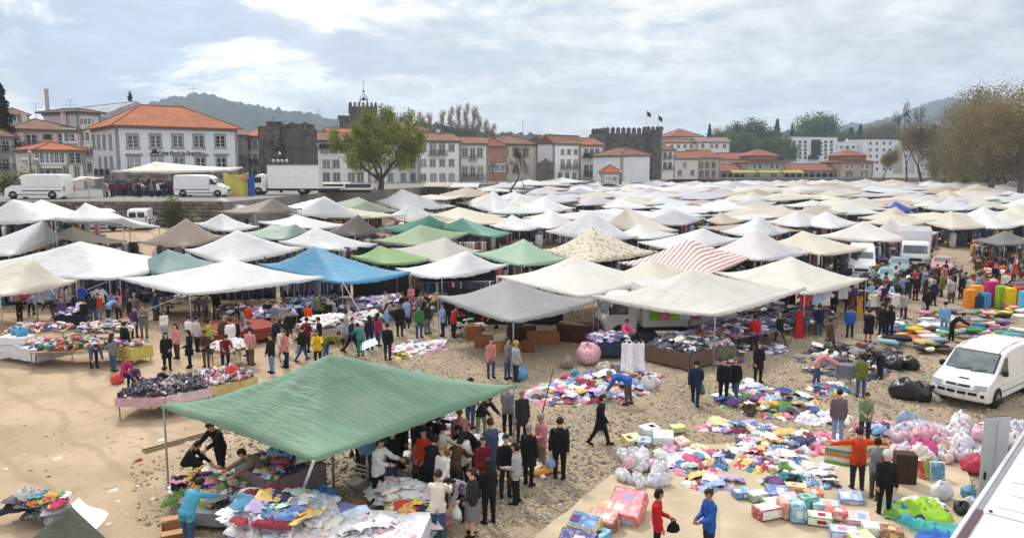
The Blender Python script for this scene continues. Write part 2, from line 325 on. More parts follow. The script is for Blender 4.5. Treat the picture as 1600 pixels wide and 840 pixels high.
def ground_mat():
 m = bpy.data.materials.new('sand_and_pebbles'); m.use_nodes = True; t = m.node_tree; ln = t.links.new; p = t.nodes['Principled BSDF']; p.inputs['Roughness'].default_value = .95; p.inputs['Specular IOR Level'].default_value = .15
 g = N(t, 'ShaderNodeNewGeometry'); pos = g.outputs['Position']
 def noise(s, d=5, r=.6):
  n = N(t, 'ShaderNodeTexNoise'); n.inputs['Scale'].default_value = s; n.inputs['Detail'].default_value = d; n.inputs['Roughness'].default_value = r; ln(pos, n.inputs['Vector']); return n.outputs[0]
 def mapr(h, a, b, c=0., d=1.):
  r = N(t, 'ShaderNodeMapRange', interpolation_type='SMOOTHSTEP'); r.inputs[1].default_value = a; r.inputs[2].default_value = b; r.inputs[3].default_value = c; r.inputs[4].default_value = d; ln(h, r.inputs[0]); return r.outputs[0]
 def mix(f, a, b):
  x = N(t, 'ShaderNodeMix', data_type='RGBA')
  for k, s in ((0, f), (6, a), (7, b)):
   if isinstance(s, tuple): x.inputs[k].default_value = (*s, 1)
   else: ln(s, x.inputs[k])
  return x.outputs[2]
 sand = mix(mapr(noise(.35, 6), .35, .65), (.385, .285, .19), (.49, .37, .255)); sand = mix(mapr(noise(2.2, 8, .7), .52, .72), sand, (.30, .215, .14)); sand = mix(mapr(noise(9, 4), .62, .75), sand, (.30, .23, .16))
 wv = N(t, 'ShaderNodeTexWave', bands_direction='DIAGONAL'); wv.inputs['Scale'].default_value = .22; wv.inputs['Distortion'].default_value = 5; wv.inputs['Detail'].default_value = 3; ln(pos, wv.inputs[0])
 sand = mix(mapr(wv.outputs['Fac'], .86, .98, 0, .35), sand, (.27, .19, .125))
 vo = N(t, 'ShaderNodeTexVoronoi'); vo.inputs['Scale'].default_value = 12.5; ln(pos, vo.inputs[0])
 sp = N(t, 'ShaderNodeSeparateColor'); ln(vo.outputs['Color'], sp.inputs[0])
 peb = mix(sp.outputs[0], (.27, .21, .145), (.52, .435, .33)); peb = mix(mapr(vo.outputs['Distance'], .4, .8), peb, (.16, .12, .082)); peb = mix(mapr(noise(.5, 5), .35, .65, .15, .75), peb, (.42, .33, .225))
 sx = N(t, 'ShaderNodeSeparateXYZ'); ln(pos, sx.inputs[0])
 w_ = N(t, 'ShaderNodeMath', operation='MULTIPLY_ADD'); ln(noise(.22, 6), w_.inputs[0]); w_.inputs[1].default_value = 9; ln(sx.outputs[0], w_.inputs[2])
 gm = mapr(w_.outputs[0], -6.5, -2.5)
 ln(mix(gm, sand, peb), p.inputs['Base Color'])
 hb = N(t, 'ShaderNodeMath', operation='MULTIPLY'); ln(mapr(vo.outputs['Distance'], 0., .7, 1, 0), hb.inputs[0]); ln(gm, hb.inputs[1])
 h2 = N(t, 'ShaderNodeMath', operation='MULTIPLY_ADD'); ln(noise(5, 8, .7), h2.inputs[0]); h2.inputs[1].default_value = .6; ln(hb.outputs[0], h2.inputs[2])
 b = N(t, 'ShaderNodeBump'); b.inputs['Strength'].default_value = .9; b.inputs['Distance'].default_value = .05; ln(h2.outputs[0], b.inputs['Height']); ln(b.outputs[0], p.inputs['Normal'])
 return m
M['ground'] = ground_mat()
M['street'] = mat('street_paving', (.21, .20, .185), rough=.9, nscale=.8, namp=.2, bump=.3)
M['hill'] = mat('hill_forest', (.016, .030, .022), rough=.95, nscale=.012, namp=.5, bump=0)
M['sheet'] = mat('ground_sheet', rough=.75, nscale=.8, namp=.18, bump=.9, bscale=2.4, dirt=(1.1, .55, (.33, .26, .18)))
# ground, terrace, hills, haze
def build_ground():
 ys = [-60, 0, 10, 20, 30, 40, 46, 48, 50, 53, 56] + list(range(60, 190, 5)) + [200, 260, 400, 800, 1600, 3200, 6000, 9500]
 xs = [-7000, -2500, -900, -300, -120, -60] + list(range(-34, 62, 2)) + [120, 300, 900, 2500, 7000]
 mb = MB(); n = len(xs) - 1; k = len(ys) - 1
 mb.grid(lambda u, v: (xs[round(u * n)], ys[round(v * k)], gz(xs[round(u * n)], ys[round(v * k)])), n, k)
 tag(link('ground', mb.mesh('ground', M['ground'], True)), 'bare sand and pebble ground of the riverside market field', kind='structure')
build_ground()
ST_Z = 5.6                                    # street level of the town above the market field
TERR = [(-420, 72), (-27, 72), (-24, 100), (-14.5, 130), (-6, 150), (4, 178), (40, 198), (48, 246), (320, 250), (320, 700), (-420, 700)]
def build_terrace():
 mb = MB(); n = len(TERR)
 mb.add([(x, y, ST_Z) for x, y in TERR] + [(x, y, -.5) for x, y in TERR], [tuple(range(n))] + [(i, i + n, (i + 1) % n + n, (i + 1) % n) for i in range(n)])
 tag(link('street', mb.mesh('street', M['street'])), 'paved street level above the market with parked vans and houses', kind='structure')
build_terrace()
def build_wall():
 x0, x1, y = -62.0, -27.05, 71.62
 t = thing('retaining_wall', 'low rubble stone retaining wall between street with vans and the market field', 'wall', (0, 0, 0))
 b = MB().box(x0, y + .1, 0, x1, 71.98, 5.58); link('wall_core', b.mesh('wall_core', M['masonry2']), t)
 c = MB(); x = x0
 while x < x1 - .2:
  L = min(R.uniform(1.2, 1.7), x1 - x); c.bbox((x + L / 2, 71.83, 5.67), (L - .03, .5, .16), .02); x += L
 link('coping', c.mesh('coping', M['granite']), t)['kind'] = 'stuff'
 tm = MB().bbox((0, 0, 0), (1, 1, 1), .12); V0 = np.array(tm.v); F0 = tm.f
 V, Fs, C = [], [], []; z = 2.6; nb = 0
 quads = [f for f in F0 if len(f) == 4]; quads += [(24, 25, 26, 27), (24, 27, 28, 31), (28, 29, 30, 31), (0, 7, 6, 3), (3, 2, 1, 0), (6, 5, 4, 3)]
 while z < 5.5:
  h = R.uniform(.3, .48); h = min(h, 5.58 - z); x = x0 + R.uniform(0, .4)
  while x < x1 - .3:
   L = R.uniform(.35, .95); L = min(L, x1 - x)
   V.append(V0 * np.array([L - .04, R.uniform(.2, .32), h - .035]) + np.array([x + L / 2, y + .1, z + h / 2]) + NR.normal(0, .012, V0.shape))
   Fs.append(np.array(quads) + nb); nb += len(V0); g = R.uniform(.55, 1.4); c = np.array((.19, .165, .135)) * g * NR.uniform(.93, 1.07, 3); C.append(np.tile(c, (len(V0), 1))); x += L
  z += h
 me = np_mesh('stone', np.concatenate(V), np.concatenate(Fs), M['stones'], np.concatenate(C), False)
 link('stone', me, t)['kind'] = 'stuff'
build_wall()
def fbm(x, y, s, o=4):
 return mnoise.fractal(Vector((x * s, y * s, 3.7)), 1.0, 2.0, o)
def hill(name, label, pts, Y, y0, bump, z0=3.0, nu=220, nv=34):
 pxs = [p[0] for p in pts]
 def fn(u, v):
  px = pxs[0] + u * (pxs[-1] - pxs[0]); py = np.interp(px, pxs, [p[1] for p in pts])
  top = AT(px, py, Y).z; k = (v / .72) if v < .72 else 1 - (v - .72) / .28 * .8
  yy = y0 + (Y - y0) * (v / .72) if v < .72 else Y + (v - .72) / .28 * Y * .5
  edge = min(1, u * 7, (1 - u) * 7)
  x = (px - 800) / FPX * yy; s = k * k * (3 - 2 * k)
  z = z0 - 2 + (top - z0) * s * (edge ** .5) + (fbm(x, yy, 1 / (bump * 4.5), 5) * bump + abs(fbm(x, yy, 1 / (bump * 1.2), 3)) * bump * .9) * min(1, k * 2)
  return (x, yy, z)
 mb = MB().grid(fn, nu, nv)
 return tag(link(name, mb.mesh(name, M['hill'], True)), label, kind='structure')
hill('hill', 'long wooded hill fading to blue behind the orange roofed corner building', [(60, 225), (170, 195), (230, 172), (275, 158), (310, 155), (345, 158), (385, 164), (430, 177), (480, 184), (530, 188), (620, 200), (740, 210), (900, 216)], 1750, 600, 10)
hill('hill', 'blue conical mountain beyond the bare trees', [(1060, 232), (1180, 215), (1290, 202), (1350, 197), (1395, 184), (1440, 165), (1475, 158), (1510, 163), (1570, 178), (1650, 190), (1780, 215)], 2800, 1100, 13)
hill('hill', 'low wooded ridge behind the white houses and the battlements', [(470, 225), (560, 205), (620, 196), (680, 198), (760, 206), (820, 212), (900, 214), (1000, 218), (1060, 222)], 620, 270, 4, 5)
hill('hill', 'dark wooded ridge behind the white apartment block', [(980, 235), (1060, 222), (1140, 212), (1200, 210), (1300, 205), (1400, 208), (1500, 205), (1640, 200), (1750, 215)], 760, 420, 5, 5)
def haze():
 mb = MB().box(-3300, -90, -1.5, 3600, 4700, 420)
 m = bpy.data.materials.new('haze_air'); m.use_nodes = True; t = m.node_tree; t.nodes.clear()
 o = N(t, 'ShaderNodeOutputMaterial'); v = N(t, 'ShaderNodeVolumePrincipled'); t.links.new(v.outputs[0], o.inputs['Volume'])
 v.inputs['Color'].default_value = (.60, .75, .95, 1); v.inputs['Density'].default_value = HAZE
 tag(link('haze', mb.mesh('haze', m)), 'thin pale haze in the air over the town', kind='stuff')
HAZE = 0.00026
haze()
# buildings
def window_meshes():
 f = MB(); b = .11                          # unit window: 1 wide, 1 high, centred on the wall plane, local -y towards the street
 f.box(-.5, -.09, -.5, -.5 + b, .02, .5); f.box(.5 - b, -.09, -.5, .5, .02, .5); f.box(-.5 + b, -.088, .5 - b, .5 - b, .02, .5); f.box(-.56, -.13, -.5, .56, .02, -.5 + b * .8)
 p = MB().box(-.5 + b, -.025, -.5 + b * .8, .5 - b, .01, .5 - b)
 s = MB(); i0, i1, z0, z1 = -.5 + b, .5 - b, -.5 + b * .8, .5 - b
 s.box(-.028, -.05, z0, .028, -.026, z1); s.box(i0, -.05, z0, i0 + .025, -.026, z1); s.box(i1 - .025, -.05, z0, i1, -.026, z1)
 s.box(i0 + .025, -.048, z0, -.028, -.027, z0 + .03); s.box(.028, -.048, z0, i1 - .025, -.027, z0 + .03); s.box(i0 + .025, -.048, z1 - .03, -.028, -.027, z1); s.box(.028, -.048, z1 - .03, i1 - .025, -.027, z1)
 for k in (.33, .62):
  z = z0 + (z1 - z0) * k; s.box(i0 + .025, -.046, z - .008, -.028, -.028, z + .008); s.box(.028, -.046, z - .008, i1 - .025, -.028, z + .008)
 return {c: (f.mesh('window_frame', M[c]), p.mesh('pane', M['pane']), s.mesh('sash', M['white'])) for c in ('granite', 'white', 'iron')}
WIN = window_meshes()
class House:
 def __init__(s, name, label, cat, A, B, Y1, Y2, eave, base=ST_Z, depth=10, group=None):
  a, b = AT(A, eave, Y1), AT(B, eave, Y2); s.z0 = base; s.a = Vector((a.x, a.y, base)); s.he = a.z - base; s.L = math.hypot(b.x - a.x, b.y - a.y); s.D = depth
  s.rz = math.atan2(b.y - a.y, b.x - a.x); s.u = Vector((math.cos(s.rz), math.sin(s.rz), 0)); s.n = Vector((-math.sin(s.rz), math.cos(s.rz), 0))
  s.t = thing(name, label, cat, s.a, s.rz, group)
 def hit(s, px, py, side='front'):
  o = Vector((0, 0, H)); d = Vector(ray(px, py))
  if side == 'front': n, q = s.n, s.a
  else: n, q = s.u, s.a + (s.u * s.L if side == 'right' else Vector())
  t = (q - o).dot(n) / d.dot(n); p = o + d * t - s.a
  return p.dot(s.u), p.dot(s.n), p.z
 def part(s, name, mb, m, color=None, smooth=False, parent=None):
  return link(name, mb.mesh(name, m, smooth), parent or s.t, color=color)
 def walls(s, color, m=None, cornice=True, plinth=None):
  s.part('wall', MB().box(0, 0, -.3, s.L, s.D, s.he), m or M['plaster'], color)
  if cornice:
   c = MB().box(-.18, -.18, s.he - .35, s.L + .18, s.D + .18, s.he + .02); s.part('cornice', c, M['granite'])
  if plinth: s.part('plinth', MB().box(-.05, -.05, -.3, s.L + .05, s.D + .05, plinth), M['granite'])
  if cornice:
   for x in (0, s.L): s.part('corner_stone', MB().box(x - .22, -.04, (plinth or -.3) + .01, x + .22, .3, s.he - .36), M['granite'])
 def roof(s, kind, rise, color, over=.55, ridge_inset=None):
  o, L, D, z = over, s.L, s.D, s.he + .03; mb = MB()
  c = [(-o, -o, z), (L + o, -o, z), (L + o, D + o, z), (-o, D + o, z)]; th = .16
  c2 = [(x, y, z + th) for x, y, z in c]
  if kind == 'hip':
   if L >= D:
    i = (D / 2 + o) if ridge_inset is None else ridge_inset; r = [(-o + i, D / 2, z + rise), (L + o - i, D / 2, z + rise)]
    fs = [(4, 5, 9, 8), (5, 6, 9), (6, 7, 8, 9), (7, 4, 8)]
   else:
    i = (L / 2 + o) if ridge_inset is None else ridge_inset; r = [(L / 2, -o + i, z + rise), (L / 2, D + o - i, z + rise)]
    fs = [(4, 5, 8), (5, 6, 9, 8), (6, 7, 9), (7, 4, 8, 9)]
  elif kind == 'gable':
   r = [(-o, D / 2, z + rise), (L + o, D / 2, z + rise)]; fs = [(4, 5, 9, 8), (6, 7, 8, 9), (5, 6, 9), (7, 4, 8)]
  elif kind == 'gable_front':
   r = [(L / 2, -o, z + rise), (L / 2, D + o, z + rise)]; fs = [(4, 5, 8), (5, 6, 9, 8), (6, 7, 9), (7, 4, 8, 9)]
  else:
   r = []; fs = [(4, 5, 6, 7)]
  mb.add(c + c2 + r, [(3, 2, 1, 0), (0, 1, 5, 4), (1, 2, 6, 5), (2, 3, 7, 6), (3, 0, 4, 7)] + fs)
  rf = s.part('roof', mb, M['tile'], color)
  if kind in ('gable', 'gable_front'):
   g = MB(); e = .02
   if kind == 'gable': tri = [[(x, 0, s.he), (x, D, s.he), (x, D / 2, s.he + rise * .9)] for x in (-e, L + e)]
   else: tri = [[(0, y, s.he), (L, y, s.he), (L / 2, y, s.he + rise * .9)] for y in (-e, D + e)]
   for t3 in tri: g.add(t3, [(0, 1, 2)])
  if r:
   rc = MB().tube([r[0], r[1]] if r[0] != r[1] else [r[0], (r[0][0] + .01, r[0][1], r[0][2])], .16, 6)
   if kind == 'hip':
    k4 = [(4, 8), (5, 9), (6, 9), (7, 8)] if L >= D else [(4, 8), (5, 8), (6, 9), (7, 9)]
    allv = c + c2 + r
    for i_, j_ in k4: rc.tube([allv[i_], allv[j_]], .13, 6)
   s.part('ridge_tiles', rc, M['tile'], tuple(x * .75 for x in color), parent=rf)
  return rf
 def chimney(s, u, v, h, color=(.6, .58, .55), z=None):
  z = s.he + .3 if z is None else z; mb = MB().box(u - .35, v - .3, z, u + .35, v + .3, z + h).box(u - .45, v - .4, z + h + .002, u + .45, v + .4, z + h + .15); s.part('chimney', mb, M['plaster'], color)
 def window(s, px, py, w_, h_, frame='granite', side='front', balcony=False, sash=True, rail=1.0):
  u, v, z = s.hit(px, py, side)
  loc, rz = ((u, -.012, z), 0) if side == 'front' else (((-.012), v, z), -math.pi / 2) if side == 'left' else ((s.L + .012, v, z), math.pi / 2)
  f, p, sa = WIN[frame]
  o = link('window', f, s.t, loc, rz, (w_, 1, h_)); link('pane', p, o)
  if sash: link('sash', sa, o)
  if balcony:
   b = MB(); ww = w_ * .5 + .35; zz = z - h_ / 2
   b.box(-ww, -.75, -.12, ww, 0, 0)
   bo = link('balcony', b.mesh('balcony_slab', M['granite']), s.t, (loc[0], loc[1], zz) , rz); r = MB()
   r.box(-ww, -.74, rail - .05, ww, -.70, rail); r.box(-ww, -.74, .03, ww, -.70, .07)
   n = max(4, int(ww * 2 / .16))
   for k in range(n + 1): x = -ww + .02 + (2 * ww - .04) * k / n; r.box(x - .014, -.733, .07, x + .014, -.707, rail - .05)
   for x in (-ww + .02, ww - .02): r.box(x - .02, -.70, rail - .05, x + .02, -.01, rail - .002); r.box(x - .015, -.38, .0, x + .015, -.35, rail - .05)
   link('railing', r.mesh('railing', M['iron']), bo)
  return o
 def row(s, py, w_, h_, pxs, frame='granite', side='front', **k):
  for px in pxs: s.window(px, py, w_, h_, frame, side, **k)
WHITE = (.82, .82, .81); CREAM = (.66, .60, .50); TILE = (.42, .14, .065); TILE_OLD = (.23, .125, .085); TILE_RED = (.30, .115, .075)
def buildings():
 # corner bank building
 h = House('bank_building', 'white corner bank with orange hipped roof and black lettering over its first floor doors', 'building', 182, 368, 118, 129.5, 197, depth=17.5)
 h.walls((.70, .75, .82), plinth=2.9); h.roof('hip', 3.9, TILE, .8, 6.5)
 h.row(220.7, 1.85, 2.4, [207.5, 243, 277.5, 310.5, 344]); h.row(257.5, 1.8, 3.0, [209.5, 246, 280, 313.5, 346], balcony=True)
 h.row(222, 1.7, 2.4, [147, 154.5, 163, 173], side='left'); h.row(259, 1.5, 3.0, [157, 166, 175], side='left', balcony=True)
 h.row(291, 1.8, 2.6, [207.5, 243, 277.5, 310.5, 344])
 for px in (209.5, 246, 280, 313.5, 346):
  u, v, z = h.hit(px, 241.3); h.part('lintel', MB().box(u - 1.25, -.22, z - .12, u + 1.25, .01, z + .12), M['granite'])
 u0, _, z = h.hit(247, 239.2); u1 = h.hit(319, 238)[0]
 fc = bpy.data.curves.new('sign_lettering', 'FONT'); fc.body = 'Caixa Geral de Dep\u00f3sitos'; fc.size = .78; fc.extrude = .03; fc.offset = .03; fc.align_x = 'LEFT'; fc.materials.append(M['iron'])
 o = bpy.data.objects.new('sign_lettering', fc); COL.objects.link(o); o.parent = h.t; o.location = (u0, -.08, z - .25); o.rotation_euler = (math.pi / 2, 0, 0)
 bpy.context.view_layer.update(); w0 = o.dimensions.x; me = bpy.data.meshes.new_from_object(o.evaluated_get(bpy.context.evaluated_depsgraph_get()))
 me.name = 'sign_lettering'; q = link('sign_lettering', me, h.t, o.location, tuple(o.rotation_euler), ((u1 - u0) / w0, 1, 1)); bpy.data.objects.remove(o); q.name = 'sign_lettering'
 e = MB(); u, _, z = h.hit(241.5, 237.4); e.tube([(u, -.1, z), (u, -.02, z)], .42, 12); e.box(u - .09, -.1, z - .75, u + .09, -.02, z - .38); e.tube([(u - .36, -.1, z - .28), (u - .36, -.02, z - .28)], .3, 10).tube([(u + .36, -.1, z - .28), (u + .36, -.02, z - .28)], .3, 10)
 h.part('emblem', e, M['iron'])
 h.part('roof_aerial', MB().tube([(14, 8, h.he + 3.5), (14, 8, h.he + 7.5)], .05, 5).box(13.2, 7.97, h.he + 7.0, 14.8, 8.03, h.he + 7.08).box(13.5, 7.97, h.he + 6.3, 14.5, 8.03, h.he + 6.38), M['metal'])
 # pink house
 h = House('pink_house', 'pink plastered house with brown hipped roof beside the narrow white building', 'house', 18, 126, 130, 138, 202, depth=12)
 h.walls((.72, .46, .42)); h.roof('hip', 2.1, TILE_OLD, .6); h.row(219, 2.0, 2.4, [49], balcony=True); h.row(214, 1.5, 1.0, [74], sash=False); h.row(217, 1.4, 2.2, [97, 112]); h.row(222, 1.1, 2, [27], balcony=True); h.row(246, 1.2, 2.2, [27, 49]); h.row(212, 2.2, 2.6, [108], frame='white')
 h.chimney(9.4, 4, 3.2, (.7, .6, .58)); h.chimney(3.5, 5, 2.6)
 h = House('row_house', 'low cream house with bright orange eaves in front of the pink house', 'house', 59, 130, 112, 117, 235, depth=8)
 h.walls((.74, .70, .62), cornice=True); h.roof('hip', 1.3, TILE, .6); h.row(246, .85, 2.0, [66, 73, 80, 88, 96], frame='white'); h.row(247, 2.2, 1.9, [117], frame='granite'); h.row(273, 1.0, 1.8, [70, 80, 91], frame='iron'); h.row(268, .8, 1.8, [103, 120])
 h = House('narrow_house', 'narrow pale house front with rows of small panes at the far left edge', 'house', -14, 19, 106, 109, 214, depth=9)
 h.walls((.55, .54, .53)); h.roof('hip', 1.5, TILE_OLD); h.row(228, 1.1, 1.9, [-3, 9], balcony=True); h.row(256, 1.1, 1.9, [-3, 9], balcony=True)
 h = House('hill_house', 'small white house with tiled roof high up behind the pink house', 'house', 8, 44, 190, 194, 179, depth=9)
 h.walls(WHITE); h.roof('hip', 1.8, TILE_OLD); h.row(186, 1.3, 1.5, [20, 31])
 h = House('corner_tower_house', 'tall narrow white building with dark flat eaves between pink house and bank', 'house', 122, 155, 139, 143, 176, depth=9)
 h.walls((.62, .62, .62)); h.roof('hip', .9, (.1, .08, .07), .9); h.row(190, .8, 1.3, [127, 133, 139, 145], frame='white'); h.row(213, .9, 2, [128, 136, 144], frame='white'); h.row(235, .9, 1.8, [128, 136, 143], frame='white', balcony=True); h.row(262, 1, 2, [130, 140])
 h = House('gabled_hall', 'big hall with long pale grey sheet roof rising behind the bank building', 'building', 152, 270, 165, 178, 185, depth=26)
 h.walls((.5, .5, .52), cornice=False); h.roof('gable_front', 4.0, (.42, .43, .47), .4)
 # between bank and old tower
 h = House('row_house', 'dark brown narrow house squeezed beside the bank building', 'house', 370, 384, 142, 143, 212, depth=9)
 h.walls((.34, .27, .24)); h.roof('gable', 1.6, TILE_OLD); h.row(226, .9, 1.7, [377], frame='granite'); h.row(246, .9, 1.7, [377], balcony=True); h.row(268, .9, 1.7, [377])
 h = House('row_house', 'white house with pink stone trim against the ivy covered tower', 'house', 384, 414, 145, 143, 214, depth=9)
 h.walls((.70, .67, .67)); h.roof('gable', 1.9, TILE, .4); h.row(226, 1.0, 1.9, [390, 399, 408]); h.row(249, 1.0, 2.0, [390, 399, 408], balcony=True); h.row(272, 1.0, 2.0, [390, 399, 408])
 h = House('row_house', 'three storey house with brown eaves half hidden by the green tree', 'house', 494, 575, 153, 160, 220, depth=10)
 h.walls(WHITE); h.roof('gable', 1.9, TILE_OLD, .7); h.row(232, 1.5, 2.0, [507, 521, 537, 553]); h.row(256, 1.5, 1.7, [510, 525, 548, 562]); h.row(277, 1.5, 2.0, [510, 526, 549, 563])
 h.part('balcony', MB().box(.2, -.9, 6.9, 8.4, -.02, 7.05).box(.2, -.9, 7.05, 8.4, -.85, 7.8), M['iron'])
 h = House('row_house', 'white house wall showing through the branches of the green tree', 'house', 576, 654, 163, 168, 222, depth=10)
 h.walls((.70, .70, .71)); h.roof('gable', 1.8, TILE, .5); h.row(233, 1.2, 1.9, [590, 610, 630, 645]); h.row(256, 1.2, 1.9, [590, 610, 630, 645]); h.row(277, 1.2, 2, [590, 610, 630, 645])
 h = House('hill_house', 'long red roofed house on the slope above the white four window house', 'house', 608, 672, 230, 236, 203, depth=14, base=12)
 h.walls((.66, .6, .58)); h.roof('hip', 2.8, TILE_RED); h.chimney(8, 5, 3.4); h.row(206, 1.2, 1.2, [662, 668], sash=False)
 h = House('hill_house', 'orange gabled roof peeping out behind the crown of the green tree', 'house', 520, 566, 190, 194, 212, depth=10, base=6)
 h.walls(WHITE); h.roof('gable', 2.0, TILE)
 # white terrace
 h = House('row_house', 'white house with four columns of grey framed windows beside the green tree', 'house', 655, 718, 165, 169, 220.5, depth=11)
 h.walls(WHITE); h.roof('gable', 1.9, TILE_OLD, .6); h.row(231, 1.35, 1.7, [661.5, 705.5]); h.row(233, 1.5, 2.5, [676.5, 690.5], balcony=True)
 h.row(254.5, 1.3, 1.7, [661.5, 676, 691, 705.5]); h.row(277, 1.3, 1.7, [661.5, 705.5]); h.row(278.5, 1.4, 2.2, [677, 691.5]); h.chimney(6.5, 6, 2.4, (.7, .68, .66))
 h = House('row_house', 'house of brown framed windows and black balconies next to the four window house', 'house', 719, 761, 170, 172, 225, depth=10)
 h.walls((.70, .69, .66)); h.roof('gable', 1.7, TILE_OLD, .6); h.row(238.5, 1.3, 2.3, [726.5, 750]); h.row(240, 1.2, 2.6, [738.5], balcony=True); h.row(269, 1.3, 2.8, [726.5, 738.5, 750.5], balcony=True)
 h = House('row_house', 'rust coloured house wall set back behind the bare trees', 'house', 758, 790, 186, 188, 229, depth=10)
 h.walls((.40, .22, .16)); h.roof('hip', 2.2, TILE_RED, .6); h.row(262, 1.3, 2, [764, 776, 786], frame='white')
 h = House('row_house', 'cream house with wide brown hipped roof behind the bare trees', 'house', 772, 839, 190, 194, 225.5, depth=13)
 h.walls((.66, .62, .53)); h.roof('hip', 2.4, TILE_OLD, .7); h.row(238, 1.4, 2.4, [790, 806, 822]); h.row(264, 1.4, 2.4, [790, 806, 822])
 h = House('row_house', 'white house with tall blank gable end and three window columns', 'house', 866, 905, 188, 192, 225, depth=14)
 h.walls(WHITE); h.row(237.5, 1.05, 1.4, [879, 889, 899.5]); h.row(256, 1.15, 2.2, [879, 889, 899.5], frame='granite', balcony=True); h.row(277, 1.2, 2.4, [875, 886, 897.5]); h.roof('gable', 2.2, TILE_OLD, .4)
 # its blank gable is turned to the market
 g = House('gable_wing', 'blank white gable wall of the three column house facing the market', 'house', 840, 866, 192, 188, 226, depth=12)
 g.walls((.72, .72, .73), cornice=False); g.roof('gable_front', 2.3, TILE_OLD, .25)
 gm = MB().add([(0, -.01, g.he), (g.L, -.01, g.he), (g.L / 2, -.01, g.he + 2.2)], [(0, 1, 2)]); g.part('gable', gm, M['plaster'], (.72, .72, .73))
 g = House('stone_shed', 'small mossy stone shed with gabled roof below the blank white gable', 'shed', 841, 865, 180, 180, 257, depth=6)
 g.walls((.28, .27, .22), M['masonry2'], cornice=False); g.roof('gable_front', 1.3, (.16, .13, .1), .25); g.part('gable', MB().add([(0, -.01, g.he), (g.L, -.01, g.he), (g.L / 2, -.01, g.he + 1.2)], [(0, 1, 2)]), M['masonry2'])
 h = House('row_house', 'white house with long balcony left of the battlemented tower', 'house', 906.5, 942.5, 194, 197, 227, depth=11)
 h.walls((.72, .71, .69)); h.roof('gable', 2.0, TILE_RED, .5); h.row(238, 1.1, 1.9, [916, 924.5, 933]); h.row(266, 1.15, 2.6, [916, 924.5, 933], frame='iron', balcony=True)
 z = h.hit(924, 245.5)[2]; h.part('balcony', MB().box(.5, -.9, z - .15, h.L - .3, -.02, z).box(.5, -.9, z, h.L - .3, -.86, z + .9), M['iron'])
 h = House('corner_house', 'two storey white corner house with low brown hipped roof before the tower', 'house', 972, 1013, 182, 190, 243.5, depth=8.5)
 h.walls((.72, .74, .76)); h.roof('hip', 2.0, TILE_OLD, .6); h.row(255.5, 1.25, 1.9, [988, 1001]); h.row(274.5, 1.25, 1.9, [988, 1001])
 h2 = House('house_wing', 'white side wing of the corner house below the tower', 'house', 941, 972, 190, 182.4, 243.5, depth=8)
 h2.walls((.66, .68, .70)); h2.roof('hip', 1.9, TILE_OLD, .5); h2.row(254, 1.25, 1.9, [955]); h2.row(275, 1.25, 1.9, [962])
 h = House('market_hut', 'little orange roofed hut below the white side wing', 'hut', 941, 969, 168, 168, 270, depth=5)
 h.walls((.5, .45, .4)); h.roof('hip', 1.7, TILE, .4); h.row(279, .9, 1.3, [949, 955, 961], frame='white')
 # right of the tower
 h = House('balcony_house', 'narrow white house with dark balconies beside the round tower', 'house', 1034, 1054, 230, 232, 235, depth=9)
 h.walls(WHITE); h.roof('hip', 1.6, TILE_OLD); h.row(243, 1.2, 2, [1039, 1047], balcony=True); h.row(259, 1.2, 2, [1039, 1047], balcony=True, frame='iron')
 h = House('row_house', 'long red roofed house with whitewashed wall near the lone cypress', 'house', 1053, 1092, 238, 240, 248, depth=10)
 h.walls((.68, .67, .63)); h.roof('gable', 2.3, TILE_RED, .5); h.row(258, 1.2, 1.6, [1070]); h.row(270, 1.2, 1.8, [1062, 1082])
 h = House('row_house', 'brown stone fronted house with red roof by the market hall', 'house', 1090, 1124, 242, 246, 247, depth=10)
 h.walls((.46, .38, .30)); h.roof('gable', 2.6, TILE_RED, .5); h.row(258, 1.3, 1.8, [1096, 1105, 1115], frame='iron'); h.row(272, 1.4, 2.2, [1096, 1105, 1115], frame='iron')
 h = House('hill_mansion', 'red roofed mansion high above the market hall roofs', 'house', 1052, 1098, 380, 385, 213, depth=18, base=14)
 h.walls((.6, .45, .38)); h.roof('hip', 4.0, TILE_RED, .8); h.row(217, 1.4, 2, [1060, 1072, 1086])
 h = House('hill_house', 'long white house with tiled roof under the red mansion', 'house', 1040, 1090, 330, 332, 223, depth=10, base=10)
 h.walls(WHITE); h.roof('hip', 2.1, TILE_OLD, .6); h.row(229, 1.4, 1.6, [1050, 1060, 1070, 1080])
 h = House('hill_house', 'white villa with half timbered gable beside the dark cypress', 'house', 1090, 1140, 330, 332, 222, depth=10, base=10)
 h.walls((.72, .7, .68)); h.roof('gable', 2.2, (.28, .2, .18), .6); h.row(228, 1.2, 1.8, [1098, 1112, 1120, 1132], frame='iron')
 h = House('hill_house', 'low red roofed house between villa and market hall', 'house', 1130, 1170, 300, 302, 249, depth=10)
 h.walls((.55, .42, .36)); h.roof('gable', 2.6, TILE_RED, .5)
 # market hall with two turrets
 STONE = (.50, .42, .33)
